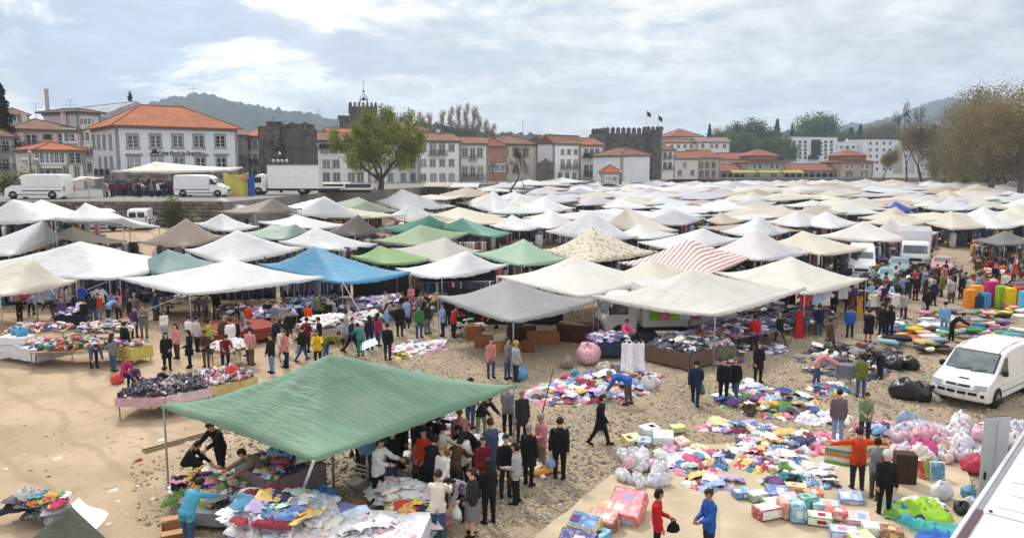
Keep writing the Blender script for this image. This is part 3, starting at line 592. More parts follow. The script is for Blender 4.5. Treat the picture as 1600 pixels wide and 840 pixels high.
 def turret(label, a, b, Y):
  h = House('market_turret', label, 'building', a, b, Y, Y + 2, 254, depth=11, base=5, group='turrets of the market hall')
  h.walls(STONE, plinth=.8); h.roof('hip', 1.5, TILE_RED, 1.0); m_ = (a + b) / 2; k = (b - a) / 4.4
  u = MB().box(h.L * .14, 1.2, h.he + .9, h.L * .86, h.D - 1.2, h.he + 2.3); h.part('lantern', u, M['plaster'], (.35, .2, .14))
  top = MB(); z = h.he + 2.31; x0, x1, y0, y1 = h.L * .05, h.L * .95, .4, h.D - .4
  top.add([(x0, y0, z), (x1, y0, z), (x1, y1, z), (x0, y1, z), (h.L / 2 - .5, h.D / 2, z + 2.2), (h.L / 2 + .5, h.D / 2, z + 2.2)], [(3, 2, 1, 0), (0, 1, 5, 4), (1, 2, 5), (2, 3, 4, 5), (3, 0, 4)]); h.part('upper_roof', top, M['tile'], TILE_RED)
  h.row(260, 1.5, 1.9, [m_ - k * 1.3, m_ - k * .65, m_ + k * .75, m_ + k * 1.4], frame='white'); h.row(273, 2.0, 2.2, [m_ - k, m_ + k], frame='iron')
 turret('stone market hall turret with tiered red roof beside the yellow awnings', 1167, 1225, 256)
 turret('stone market hall turret with tiered red roof below the white apartments', 1313, 1364, 256)
 def arcade(label, a, b, Y, eave=267, n=7):
  h = House('market_arcade', label, 'building', a, b, Y, Y, eave, depth=9, base=5)
  h.walls((.46, .37, .29), cornice=False); h.roof('gable', 2.3, TILE_RED, .7)
  for k in range(n):
   u = h.L * (k + .5) / n; w_ = h.L / n * .36; a_ = MB(); hh = h.he - .6
   pts = [(u - w_, -.03, .1), (u + w_, -.03, .1)] + [(u + w_ * math.cos(t * math.pi / 8), -.03, hh - w_ + w_ * math.sin(t * math.pi / 8)) for t in range(9)]
   a_.add(pts, [tuple(range(len(pts)))]); h.part('arch_opening', a_, M['black'])
   col = MB().box(u - h.L / n / 2 - .2, -.12, .02, u - h.L / n / 2 + .2, -.01, hh); h.part('pillar', col, M['granite'])
 arcade('low arcade with orange roof and dark arches between the two turrets', 1225, 1313, 258, 267, 9)
 arcade('low arcade with orange roof beside the brown stone house', 1106, 1167, 258, 268, 6)
 for k, (a, b) in enumerate(((1144, 1183), (1186, 1221), (1225, 1257))):
  A_, B_ = AT(a, 267, 250), AT(b, 267, 250); mb = MB(); L = B_.x - A_.x
  t = thing('yellow_awning', ('yellow awning over the market cafe nearest the brown stone house', 'yellow awning over the market cafe before the turret', 'yellow awning over the market cafe nearest the dark arches')[k], 'awning', (A_.x, 250, 5.1), 0, 'yellow awnings of the market cafe')
  mb.add([(0, 0, 2.2), (L, 0, 2.2), (L, 3, 2.9), (0, 3, 2.9), (0, 0, 1.8), (L, 0, 1.8)], [(0, 1, 2, 3), (4, 5, 1, 0)]); link('canvas', mb.mesh('canvas', M['cloth']), t, color=(.36, .33, .10))
  for x in (.2, L - .2): link('pole', MB().tube([(x, .1, 0), (x, .1, 2.15)], .05, 5).mesh('pole', M['metal']), t)
 # apartments
 h = House('apartment_block', 'white apartment tower with stacked dark balconies behind the market hall', 'building', 1236, 1308, 420, 430, 214, depth=20, base=5)
 h.walls((.76, .75, .76), cornice=False); h.roof('flat', 0, (.5, .5, .5), .1)
 for py in (222, 228, 234, 240, 246):
  for px in (1241, 1250, 1258, 1290, 1299): h.window(px, py, 1.7, 1.6, 'iron', sash=False)
  u, v, z = h.hit(1275 if py != 246 else 1270, py); h.part('balcony', MB().box(u - 3.2, -1.3, z - 1.1, u + 3.2, -.02, z + .1).box(u - 3.0, -.06, z + .1, u + 3.0, -.01, z + 1.3), M['iron'])
 h = House('apartment_block', 'long white apartment wing stepping down behind the sparse trees', 'building', 1300, 1350, 440, 440, 222, depth=16, base=5)
 h.walls((.76, .75, .75), cornice=False); h.roof('flat', 0, (.55, .5, .48), .2); h.row(230, 1.6, 1.5, [1306, 1315, 1324, 1333, 1342], frame='iron', sash=False); h.row(240, 1.6, 1.5, [1306, 1315, 1324, 1333, 1342], frame='iron', sash=False); h.chimney(5, 6, 2.2, WHITE, h.he); h.chimney(11, 6, 2.0, WHITE, h.he)
 h = House('apartment_block', 'white apartment wing with pale brown stair strip beside the big brown trees', 'building', 1350, 1432, 436, 446, 218, depth=16, base=5)
 h.walls((.74, .73, .73), cornice=False); h.roof('flat', 0, (.5, .35, .3), .2)
 for py in (224, 234, 244, 254, 264): h.row(py, 1.5, 1.5, [1360, 1370, 1381, 1391, 1416, 1425], frame='iron', sash=False)
 h2_ = House('apartment_block', 'low white apartment step at the foot of the big brown trees', 'building', 1433, 1478, 440, 446, 232, depth=14, base=5); h2_.walls((.72, .71, .71), cornice=False); h2_.roof('flat', 0, (.5, .4, .36), .2)
 for py in (238, 248, 258): h2_.row(py, 1.5, 1.5, [1440, 1450, 1460, 1470], frame='iron', sash=False)
 u = h.hit(1404, 240)[0]; h.part('stair_strip', MB().box(u - 3, -.3, 0, u + 3, -.01, h.he - 3), M['plaster'], (.45, .38, .28))
buildings()
def merlon(h, x, y, z, w_, d, hh, point=True, m='masonry'):
 mb = MB(); mb.box(x - w_ / 2, y - d / 2, z, x + w_ / 2, y + d / 2, z + hh * .72)
 if point: mb.add([(x - w_ / 2, y - d / 2, z + hh * .72), (x + w_ / 2, y - d / 2, z + hh * .72), (x + w_ / 2, y + d / 2, z + hh * .72), (x - w_ / 2, y + d / 2, z + hh * .72), (x, y, z + hh)], [(0, 1, 4), (1, 2, 4), (2, 3, 4), (3, 0, 4)])
 h.part('merlon', mb, M[m])
def towers():
 # broad old tower, ragged top
 h = House('castle_tower', 'broad dark stone tower with ragged overgrown battlements and a noticeboard at its foot', 'tower', 432, 495, 138, 143, 200, depth=8)
 h.part('wall', MB().box(0, 0, -.3, h.L, h.D, h.he), M['masonry'])
 x = .5
 while x < h.L - .3: merlon(h, x, .5, h.he - .01, .95, .8, R.uniform(.9, 1.7), R.random() < .4); x += R.uniform(1.2, 1.5)
 for y in (2.4, 4.2, 6.2): merlon(h, h.L - .4, y, h.he - .01, .8, .95, 1.4, False)
 tl = h.hit(413, 192); h.part('turret', MB().box(tl[0], -1.2, -.3, .02, 3, h.he + .3), M['masonry2'])
 for k in range(4): merlon(h, tl[0] + .4 + k * .72, -.75, h.he + .29, .5, .7, R.uniform(.7, 1.3), False)
 u, _, z = h.hit(464, 272); h.part('noticeboard', MB().box(u - 1.5, -.5, z - 1.0, u + 1.5, -.4, z + .9), M['steel'], (.45, .55, .72)); h.part('noticeboard_panel', MB().box(u - 1.3, -.52, z - .8, u + 1.3, -.503, z - .1), M['steel'], (.18, .28, .55))
 lf = leaf_mesh(np.array([(R.uniform(tl[0] - .1, 1.2), R.choice((-1.25, -.1)) + R.uniform(-.15, .1), R.gauss(h.he * .6, 2.2)) for _ in range(500)]), .22, (.05, .085, .02), .3, 'ivy'); link('ivy', lf, h.t)['kind'] = 'stuff'
 # battlemented keep
 h = House('castle_keep', 'dark battlemented stone keep with pointed merlons and a taller corner turret flying flags', 'tower', 947, 1012, 208, 212, 208, depth=11)
 h.part('wall', MB().box(0, 0, -.3, h.L, h.D, h.he), M['masonry'])
 n = 8
 for k in range(n): merlon(h, .55 + (h.L - 1.4) * k / (n - 1), .35, h.he - .01, .95, .7, 1.75)
 for k in range(1, 5): merlon(h, .4, .3 + 2.2 * k, h.he - .01, .7, .95, 1.75)
 a = h.hit(1010, 199)[0]; b = h.hit(1035, 199)[0]; zt = h.hit(1022, 203)[2]; r = (b - a) / 2
 pts = lambda rr: [((a + b) / 2 + rr * math.cos(t * math.pi / 6), .8 + rr * math.sin(t * math.pi / 6)) for t in range(12)]
 mb = MB(); P0, P1 = pts(r), pts(r * 1.07)
 mb.add([(x, y, -.3) for x, y in P0] + [(x, y, zt - 1.6) for x, y in P0] + [(x, y, zt - 1.2) for x, y in P1] + [(x, y, zt) for x, y in P1], [(i + 12 * k, (i + 1) % 12 + 12 * k, (i + 1) % 12 + 12 * k + 12, i + 12 * k + 12) for k in range(3) for i in range(12)] + [tuple(range(36, 48))])
 h.part('turret', mb, M['masonry'])
 for x, y in pts(r * .98): merlon(h, x, y, zt - .01, .7, .6, 1.0, True)
 # far clock tower
 c = House('castle_tower', 'distant crenellated tower crowned by an iron belfry behind the green tree', 'tower', 547, 588, 250, 252, 166, depth=8, base=6)
 c.part('wall', MB().box(0, 0, 0, c.L, c.D, c.he), M['masonry']); c.part('parapet', MB().box(-.3, -.3, c.he - 1.8, c.L + .3, c.D + .3, c.he + .01), M['masonry'])
 for k in range(7): merlon(c, .2 + (c.L - .4) * k / 6, 0, c.he, .7, .6, 1.5, True)
 for k in range(1, 4): merlon(c, .0, c.D * k / 4, c.he, .6, .7, 1.5, True); merlon(c, c.L, c.D * k / 4, c.he, .6, .7, 1.5, True)
 c.part('lower_wing', MB().box(-3.4, 1, 0, -.31, 7, c.he - 3).box(-3.8, .7, c.he - 3.6, -.32, 7.3, c.he - 2.9), M['masonry'])
 bf = MB(); cx, cy, z = c.L * .55, c.D / 2, c.he
 for sx, sy in ((-1, -1), (1, -1), (1, 1), (-1, 1)): bf.tube([(cx + sx * 1.3, cy + sy * 1.3, z), (cx + sx * 1.1, cy + sy * 1.1, z + 2.8), (cx + sx * .5, cy + sy * .5, z + 3.8), (cx, cy, z + 4.4)], .09, 5)
 bf.box(cx - 1.3, cy - 1.3, z + 2.3, cx + 1.3, cy + 1.3, z + 2.4); bf.tube([(cx, cy, z + 4.3), (cx, cy, z + 8.6)], .07, 5); bf.sphere((cx, cy, z + 5.2), .35, 8, 5); c.part('belfry', bf, M['iron'])
 c.part('bell', MB().tube([(cx, cy, z + 3.4), (cx, cy, z + 3.0), (cx, cy, z + 2.5)], [.2, .45, .65], 10), M['iron'])
def leaf_mesh(P, size, col, amp, name, n_per=1, flat=0.3):
 n = len(P); d = NR.normal(0, 1, (n, 3)); d /= np.linalg.norm(d, axis=1)[:, None]
 e = NR.normal(0, 1, (n, 3)); e -= (e * d).sum(1)[:, None] * d; e /= np.linalg.norm(e, axis=1)[:, None]; f = np.cross(d, e)
 s = (size * NR.uniform(.6, 1.35, n))[:, None]
 V = np.stack([P - e * s, P - f * s * .55, P + e * s, P + f * s * .55], 1).reshape(-1, 3)
 Fq = np.arange(n * 4).reshape(n, 4)
 k = NR.uniform(1 - amp, 1 + amp, n)[:, None] * np.ones((1, 3)); k[:, 0] *= NR.uniform(.85, 1.25, n)
 C = np.repeat(np.clip(np.array(col)[None] * k, 0, .8), 4, 0)
 return np_mesh(name, V, Fq, M['leaf'], C, False)
towers()
# trees
def grow(mb, p, d, L, r, depth, tips, spread, up, n_child=(2, 3), shrink=.74, wob=.18, bot=.0):
 seg = 3; pts = [p]; rs = [r]; q = Vector(p); dd = Vector(d).normalized()
 for i in range(seg):
  dd = (dd + Vector((R.gauss(0, wob), R.gauss(0, wob), R.gauss(0, wob * .6) + up * .12))).normalized(); q = q + dd * (L / seg); pts.append(q.copy()); rs.append(r * (1 - .38 * (i + 1) / seg))
 mb.tube(pts, rs, 6 if r > .12 else 4, cap=False)
 if depth <= 1: tips.extend(pts[1:])
 if depth == 0: return
 for k in range(R.randint(*n_child)):
  ax = Vector((R.gauss(0, 1), R.gauss(0, 1), R.gauss(0, .5))); nd = (dd + ax.normalized() * spread + Vector((0, 0, up))).normalized()
  at = pts[-1] if k < 2 else pts[R.randint(1, 2)]
  grow(mb, at, nd, L * shrink * R.uniform(.8, 1.15), rs[-1] * (.78 if k == 0 else .62), depth - 1, tips, spread, up, n_child, shrink, wob)
def tree_proto(kind):
 mb, tips = MB(), []
 if kind == 'broad':                       # low fork, wide open dome, young leaves
  grow(mb, Vector((0, 0, 0)), (0, 0, 1), 1.2, .5, 0, [], 0, 0)
  for k in range(9):
   a = k * 2 * math.pi / 9 + R.uniform(-.2, .2); e = R.uniform(.5, 1.2)
   grow(mb, Vector((0, 0, R.uniform(.8, 1.3))), (math.cos(a), math.sin(a), e * 1.1), R.uniform(2.6, 3.4), .2, 4, tips, .55, .12, (2, 3), .74, .14)
  P = np.array([t for t in tips]); n = 19000; P = P[NR.integers(0, len(P), n)] + NR.normal(0, .30, (n, 3))
  a = NR.uniform(0, 6.28, 130); e = np.arcsin(NR.uniform(-.25, 1, 130)); rr = NR.uniform(.72, 1.02, 130); Q = np.stack([4.6 * rr * np.cos(a) * np.cos(e), 4.6 * rr * np.sin(a) * np.cos(e), 3.6 + 4.3 * rr * np.sin(e)], 1); Q = np.repeat(Q, 70, 0) + NR.normal(0, .42, (9100, 3)); P = np.concatenate([P, Q]); return mb, leaf_mesh(P, .14, (.21, .24, .055), .5, 'crown')
 if kind == 'sparse':                      # tall plane tree just budding
  grow(mb, Vector((0, 0, 0)), (0, 0, 1), 3.0, .26, 5, tips, .5, .28, (2, 3), .76, .13)
  P = np.array(tips); n = 17000; P = P[NR.integers(0, len(P), n)] + NR.normal(0, .45, (n, 3)); return mb, leaf_mesh(P, .072, (.225, .185, .088), .5, 'crown')
 if kind == 'bare':
  grow(mb, Vector((0, 0, 0)), (0, 0, 1), 2.6, .2, 5, tips, .6, .2, (2, 3), .76, .2)
  P = np.array(tips); n = 1500; P = P[NR.integers(0, len(P), n)] + NR.normal(0, .2, (n, 3)); return mb, leaf_mesh(P, .09, (.085, .07, .035), .4, 'crown')
 if kind == 'round':
  grow(mb, Vector((0, 0, 0)), (0, 0, 1), 2.4, .3, 3, tips, .6, .2, (3, 4), .8, .1)
  P = []
  for _ in range(34):
   a, b = R.uniform(0, 6.28), R.uniform(-.5, 1.4); rr = R.uniform(2.4, 3.3); c = Vector((rr * math.cos(a) * math.cos(b), rr * math.sin(a) * math.cos(b), 5.4 + rr * 1.15 * math.sin(b))); P += [np.array(c) + NR.normal(0, .75, 3) for _ in range(170)]
  return mb, leaf_mesh(np.array(P), .2, (.10, .14, .04), .5, 'crown')
 if kind == 'mass':                        # twiggy crown down to the ground
  grow(mb, Vector((0, 0, 0)), (0, 0, 1), 2.0, .22, 5, tips, .55, .22, (2, 3), .78, .15)
  T_ = np.array(tips); T_ = T_[NR.integers(0, len(T_), 9000)] + NR.normal(0, .4, (9000, 3)); a = NR.uniform(0, 6.28, 120); e = np.arcsin(NR.uniform(-.8, .98, 120)); rr = NR.uniform(.55, 1.05, 120); zc = np.percentile(T_[:, 2], 50); hw = np.percentile(np.abs(T_[:, 0]), 95)
  Q = np.stack([hw * rr * np.cos(a) * np.cos(e), hw * rr * np.sin(a) * np.cos(e), zc + zc * .85 * rr * np.sin(e)], 1); Q = np.repeat(Q, 100, 0) + NR.normal(0, .42, (12000, 3)); P = np.concatenate([T_, Q]); P = P[P[:, 2] > .2]; return mb, leaf_mesh(P, .075, (.215, .18, .08), .55, 'crown')
 if kind == 'poplar':
  grow(mb, Vector((0, 0, 0)), (0, 0, 1), 7, .18, 0, tips, .2, .3)
  for k in range(26):
   z = 1.5 + k * .3; a = R.uniform(0, 6.28); grow(mb, Vector((0, 0, z)), (math.cos(a), math.sin(a), 1.5), 1.7 * (1 - k / 50), .05, 1, tips, .4, .3)
  P = np.array(tips); n = 3000; P = P[NR.integers(0, len(P), n)] + NR.normal(0, .28, (n, 3)); return mb, leaf_mesh(P, .11, (.36, .28, .17), .4, 'crown')
 if kind == 'conifer':
  mb.tube([(0, 0, 0), (0, 0, 9.5)], [.22, .03], 6); P = []
  for k in range(2600):
   z = 10 * (1 - R.random() ** .6) * .9 + .7; a = R.uniform(0, 6.28); rr = (10.1 - z) * .23 * R.uniform(.3, 1.1) * (.8 + .2 * math.sin(z * 5)); P.append((rr * math.cos(a), rr * math.sin(a), z))
  return mb, leaf_mesh(np.array(P), .19, (.02, .035, .016), .4, 'crown')
 if kind == 'bush':
  for k in range(6):
   a = R.uniform(0, 6.28); mb.tube([(0, 0, 0), (math.cos(a) * .5, math.sin(a) * .5, 1.1), (math.cos(a) * .9, math.sin(a) * .9, 1.8)], [.06, .04, .02], 4)
  P = NR.normal(0, 1, (1900, 3)) * (.55, .55, .65) + (0, 0, 1.25); P = P[P[:, 2] > .05]; return mb, leaf_mesh(P, .1, (.10, .13, .03), .5, 'crown')
TP = {}
for k_ in ('broad', 'sparse', 'sparse2', 'mass', 'mass2', 'bare', 'bare2', 'round', 'round2', 'poplar', 'poplar2', 'conifer', 'bush'):
 b_, c_ = tree_proto(k_.rstrip('2')); tm_ = b_.mesh('trunk', M['bark'], True)
 vs_ = np.array([v.co for v in c_.vertices]); TP[k_] = (tm_, c_, float(np.percentile(vs_[:, 2], 99.7)), float(np.percentile(np.abs(vs_[:, :2]), 98)))
def plant(kind, px, top, Y, base, label, name, wpx=None, group=None, rot=None, tint=None):
 tm, cm, hh, hw = TP[kind]; p = AT(px, top, Y); s = (p.z - base) / hh; sw = s if wpx is None else wpx / 2 * Y / FPX / hw
 t = thing(name, label, 'tree', (p.x, Y, base), R.uniform(0, 6.28) if rot is None else rot, group); t.scale = (sw, sw, s)
 link('trunk', tm, t); link('crown', cm, t); return t
plant('broad', 592, 171, 112, ST_Z, 'broad young-leaved green tree with many low limbs before the white houses', 'broadleaf_tree', 132)
plant('bush', 268, 300, 71, 3.4, 'yellow green bush growing beside the retaining wall', 'wall_shrub', 26)
plant('bush', 40, 262, 92, ST_Z, 'hedge like green bush behind the parked white panel van', 'street_shrub', 70)
plant('bush', 8, 266, 92, ST_Z, 'small green bush at the far left street edge', 'street_shrub', 40)
plant('bare2', 797, 226, 130, 4.6, 'dark bare tree in front of the cream hipped roof house', 'bare_tree', 70)
plant('bare', 820, 244, 140, 4.6, 'smaller bare tree beside the mossy stone shed', 'bare_tree', 44)
plant('bare', 778, 250, 150, 5, 'thin bare tree in front of the rust coloured house', 'bare_tree', 36)
plant('conifer', 0, 134, 122, ST_Z, 'tall dark conifer at the far left edge above the houses', 'conifer_tree', 52)
plant('conifer', 203, 146, 210, 6, 'dark conifer tip rising behind the grey sheet roof', 'conifer_tree', 30)
plant('conifer', 1109, 194, 350, 12, 'dark cypress beside the red roofed mansion', 'cypress_tree', 17)
plant('conifer', 1215, 187, 480, 6, 'dark pine above the far turret of the market hall', 'pine_tree', 28)
plant('conifer', 1238, 194, 500, 6, 'slim dark conifer just left of the white apartment tower', 'conifer_tree', 18)
for k_, (px, tp) in enumerate(((690, 172), (704, 166), (716, 163), (728, 161), (740, 166), (748, 175), (672, 176), (658, 174), (760, 187), (770, 193))):
 plant('poplar2' if k_ % 2 else 'poplar', px, tp, 430, 14, 'pale leafless poplar in the row behind the red roofed slope house', 'poplar_tree', 17, 'pale poplars on the wooded ridge')
for k_, (px, tp, w_) in enumerate(((605, 168, 40), (632, 176, 34), (655, 184, 40), (690, 192, 50), (725, 196, 50), (760, 202, 40), (790, 208, 44), (560, 190, 40), (540, 197, 36))):
 plant('round' if k_ % 2 else 'round2', px, tp, 400 + 8 * k_, 8, 'dark green tree on the ridge below the pale poplars', 'ridge_tree', w_, 'dark trees on the ridge below the poplars')
for k_, (px, tp, w_, kd) in enumerate(((1128, 196, 34, 'sparse'), (1150, 190, 44, 'round'), (1180, 186, 50, 'round2'), (1205, 200, 46, 'round'), (1155, 206, 60, 'round2'), (1130, 214, 46, 'round'), (1200, 214, 50, 'round'), (1225, 214, 40, 'round2'))):
 plant(kd, px, tp, 440 - 6 * k_, 6, 'woodland tree on the slope behind the market hall turret', 'woodland_tree', w_, 'woodland trees behind the market hall')
plant('round', 1262, 180, 520, 6, 'pale budding round tree left of the dense green dome tree', 'round_tree', 56); plant('round2', 1288, 177, 500, 6, 'dense green dome shaped tree above the apartment tower', 'round_tree', 58)
for k_, (px, tp, w_, kd) in enumerate(((1330, 200, 36, 'conifer'), (1345, 196, 30, 'conifer'), (1322, 206, 34, 'round'), (1365, 190, 60, 'sparse'), (1385, 188, 60, 'sparse2'), (1395, 202, 44, 'round2'), (1460, 196, 50, 'conifer'), (1440, 202, 44, 'conifer'))):
 plant(kd, px, tp, 540 - 5 * k_, 6, 'far tree in the dark wood behind the white apartment wings', 'woodland_tree', w_, 'trees behind the apartment wings')
plant('bare', 1424, 156, 210, 3, 'tall bare plane tree with crooked trunk before the apartments', 'plane_tree', 84, rot=1.1)
plant('sparse', 1385, 232, 230, 3, 'small budding tree in front of the brown stair strip', 'plane_tree', 40); plant('sparse2', 1446, 186, 215, 3, 'slender budding plane tree next to the tall bare one', 'plane_tree', 70)
for k_, (px, tp, Y, w_, kd) in enumerate(((1522, 142, 195, 96, 'mass'), (1544, 137, 176, 116, 'mass2'), (1584, 134, 168, 130, 'mass'), (1622, 140, 160, 140, 'mass2'), (1562, 152, 150, 110, 'sparse2'), (1508, 168, 185, 84, 'mass2'), (1606, 160, 140, 120, 'sparse'), (1492, 196, 215, 74, 'mass'), (1570, 190, 190, 120, 'mass'), (1524, 204, 205, 90, 'mass2'), (1612, 196, 185, 120, 'mass2'), (1478, 226, 225, 60, 'mass'))):
 plant(kd, px, tp, Y, gz(90, Y), 'big brown budding plane tree in the mass at the right edge' if tp < 170 else 'lower brown tree below the big brown plane trees', 'plane_tree', w_, 'plane trees at the right edge' if tp < 170 else 'undergrowth trees at the right edge')
# street lamps, flags, masts
def lamp_post(px, Y, top, label, globes):
 p = AT(px, top, Y); t = thing('street_lamp', label, 'street lamp', (p.x, Y, ST_Z)); h = p.z - ST_Z
 link('post', MB().tube([(0, 0, 0), (0, 0, .6), (0, 0, .7), (0, 0, h - .3)], [.2, .16, .08, .06], 8).mesh('post', M['iron']), t)
 for k in range(globes):
  a = k * 2 * math.pi / max(1, globes - 1); last = k == globes - 1; x, y, z = (0, 0, h) if last else (math.cos(a) * .85, math.sin(a) * .85, h - .95)
  if not last: link('arm', MB().tube([(0, 0, h - 1.4), (x * .6, y * .6, h - 1.5), (x, y, h - 1.2)], .035, 5).mesh('arm', M['iron']), t)
  link('globe', MB().sphere((x, y, z), .24, 10, 7).mesh('globe', M['lamp'], True), t)
lamp_post(437, 100, 240, 'black street lamp with a cluster of white globes before the broad old tower', 5)
lamp_post(46, 96, 238, 'black street lamp with dark lanterns before the pink house', 5)
lamp_post(970, 150, 268, 'black lamp post by the orange roofed hut', 3)
def flag(px, top, Y, base, label, c):
 p = AT(px, top, Y); t = thing('flag', label, 'flag', (p.x, Y, base)); h = p.z - base
 link('pole', MB().tube([(0, 0, 0), (0, 0, h)], .05, 5).mesh('pole', M['metal']), t)
 link('cloth', MB().grid(lambda u, v: (.05 + u * 1.0, .16 * math.sin(u * 5 + v), h - .2 - v * 1.2 - u * .75), 8, 5).mesh('flag_cloth', M['cloth'], True), t, color=c)
kz = AT(1022, 199, 210).z - .4
flag(1011, 172, 210, kz - 1, 'dark red and green flag flying over the keep turret', (.10, .03, .02)); flag(1029, 179, 211, kz, 'lower dark flag on the outer edge of the keep turret', (.03, .05, .03))
def mast(px, top, Y, base, label, lattice=False):
 p = AT(px, top, Y); h = p.z - base; t = thing('chimney_mast' if lattice else 'roof_aerial', label, 'mast' if lattice else 'aerial', (p.x, Y, base)); mb = MB()
 if lattice: mb.tube([(0, 0, 0), (0, 0, h * .97), (0, 0, h)], [.62, .5, .55], 8); link('shaft', mb.mesh('shaft', M['steel']), t, color=(.4, .33, .31))
 else:
  link('pole', MB().tube([(0, 0, 0), (0, 0, h)], .06, 4).mesh('pole', M['metal']), t)
  for k, w_ in ((.3, .9), (1.0, 1.3), (1.6, .7)): mb.box(-w_, -.03, h - k - .03, w_, .03, h - k + .03)
  link('crossbars', mb.mesh('crossbars', M['metal']), t)
mast(72, 139, 210, 6, 'tall slim chimney shaft rising behind the pink house', True)
mast(109, 155, 140, 16, 'television aerial above the pink house roof'); mast(55, 160, 150, 16, 'television aerial over the small white hill house'); mast(308, 151, 129, 17, 'television aerial over the bank roof'); mast(817, 187, 196, 16, 'thin aerial above the cream hipped roof house'); mast(497, 170, 160, 14, 'aerial behind the broad old tower')
# market canopies
def stripe_tarp():
 m = mat('striped_tarp', (.78, .76, .74), rough=.7, namp=.05, transl=.0); t = m.node_tree; ln = t.links.new
 p = [n for n in t.nodes if n.type == 'BSDF_PRINCIPLED'][0]; tc = [n for n in t.nodes if n.type == 'TEX_COORD'][0]
 a = N(t, 'ShaderNodeTexWave', bands_direction='X'); a.inputs['Scale'].default_value = .80; ln(tc.outputs['UV'], a.inputs[0])
 r = N(t, 'ShaderNodeMapRange'); r.inputs[1].default_value = .60; r.inputs[2].default_value = .68; ln(a.outputs['Fac'], r.inputs[0])
 mx = N(t, 'ShaderNodeMix', data_type='RGBA'); mx.inputs[6].default_value = (.70, .60, .57, 1); mx.inputs[7].default_value = (.40, .19, .19, 1); ln(r.outputs[0], mx.inputs[0]); ln(mx.outputs[2], p.inputs['Base Color']); return m
def leafy_tarp():
 m = mat('patterned_tarp', (.5, .45, .36), rough=.8, namp=.05); t = m.node_tree; ln = t.links.new
 p = [n for n in t.nodes if n.type == 'BSDF_PRINCIPLED'][0]; tc = [n for n in t.nodes if n.type == 'TEX_COORD'][0]
 a = N(t, 'ShaderNodeTexVoronoi'); a.inputs['Scale'].default_value = 2.6; ln(tc.outputs['Object'], a.inputs[0])
 r = N(t, 'ShaderNodeMapRange'); r.inputs[1].default_value = .3; r.inputs[2].default_value = .42; ln(a.outputs['Distance'], r.inputs[0])
 mx = N(t, 'ShaderNodeMix', data_type='RGBA'); mx.inputs[6].default_value = (.30, .26, .18, 1); mx.inputs[7].default_value = (.56, .51, .41, 1); ln(r.outputs[0], mx.inputs[0]); ln(mx.outputs[2], p.inputs['Base Color']); return m
M['tarp_stripe'] = stripe_tarp(); M['tarp_leaf'] = leafy_tarp()
def canopy_mesh(name, c, apex, m, n=20, sag=.35, wrinkle=.05, hem=.12, seed=0, ridge=None):
 """c: four corners in turn; apex: top of the pole; cloth hangs between them"""
 c = [np.array(p, float) for p in c]; ap = np.array(apex, float); cen = sum(c) / 4
 V = []; uv = []
 L1 = np.linalg.norm(c[1] - c[0]); L2 = np.linalg.norm(c[3] - c[0]); size = (L1 + L2) / 2
 for j in range(n + 1):
  for i in range(n + 1):
   u, v = i / n, j / n; b = c[0] * (1 - u) * (1 - v) + c[1] * u * (1 - v) + c[2] * u * v + c[3] * (1 - u) * v
   a, e = 2 * u - 1, 2 * v - 1; r0 = max(abs(a), abs(e)); r1 = (abs(a) ** 2.2 + abs(e) ** 2.2) ** (1 / 2.2); r = .72 * r0 + .28 * min(1, r1 * (1 - .16 * r0))
   r = min(1, r); g = (1 - r) ** 1.12 if r0 < .999 else 0.0
   p = b + (ap - cen) * g
   ed = (1 - a * a) if abs(e) >= abs(a) else (1 - e * e)      # edges sag and draw in
   p[2] -= sag * ed * r0 ** 2.5 * .55 + sag * .5 * math.sin(math.pi * min(1, r0)) * .6
   p[:2] += (cen[:2] - b[:2]) * ed * r0 ** 3 * .07
   ang = math.atan2(e, a); wv = math.sin(ang * 9 + seed) * .6 + math.sin(ang * 17 + seed * 2.3) * .4
   p[2] += wrinkle * (wv * r0 * (1 - r0) * 2.2 + mnoise.noise(Vector((b[0] * .9 + seed, b[1] * .9, seed))) * .8 * (1 - r0 ** 4) + mnoise.noise(Vector((b[0] * 2.6, b[1] * 2.6 + seed, 1))) * .5 * (1 - r0 ** 4))
   V.append(p); uv.append((u * L1, v * L2))
 F_ = [(j * (n + 1) + i, j * (n + 1) + i + 1, (j + 1) * (n + 1) + i + 1, (j + 1) * (n + 1) + i) for j in range(n) for i in range(n)]
 rim = [i for i in range(n + 1)] + [k * (n + 1) + n for k in range(1, n + 1)] + [n * (n + 1) + i for i in range(n - 1, -1, -1)] + [k * (n + 1) for k in range(n - 1, 0, -1)]
 b0 = len(V)
 for q in rim: V.append(V[q] - np.array((0, 0, hem * R.uniform(.7, 1.2)))); uv.append(uv[q])
 k = len(rim); F_ += [(rim[i], b0 + i, b0 + (i + 1) % k, rim[(i + 1) % k]) for i in range(k)]
 me = bpy.data.meshes.new(name); me.from_pydata([tuple(p) for p in V], [], F_); me.materials.append(m); me.polygons.foreach_set('use_smooth', [True] * len(F_))
 ul = me.uv_layers.new(name='UVMap'); li = np.empty(len(me.loops), np.int32); me.loops.foreach_get('vertex_index', li); ul.data.foreach_set('uv', np.array(uv, np.float32)[li].ravel())
 me.update(); return me
POLE = MB().tube([(0, 0, 0), (0, 0, 1)], .03, 6).mesh('pole', M['metal'], True)
WOODPOLE = MB().tube([(0, 0, 0), (0, 0, 1)], .035, 6).mesh('wood_pole', M['wood'], True)
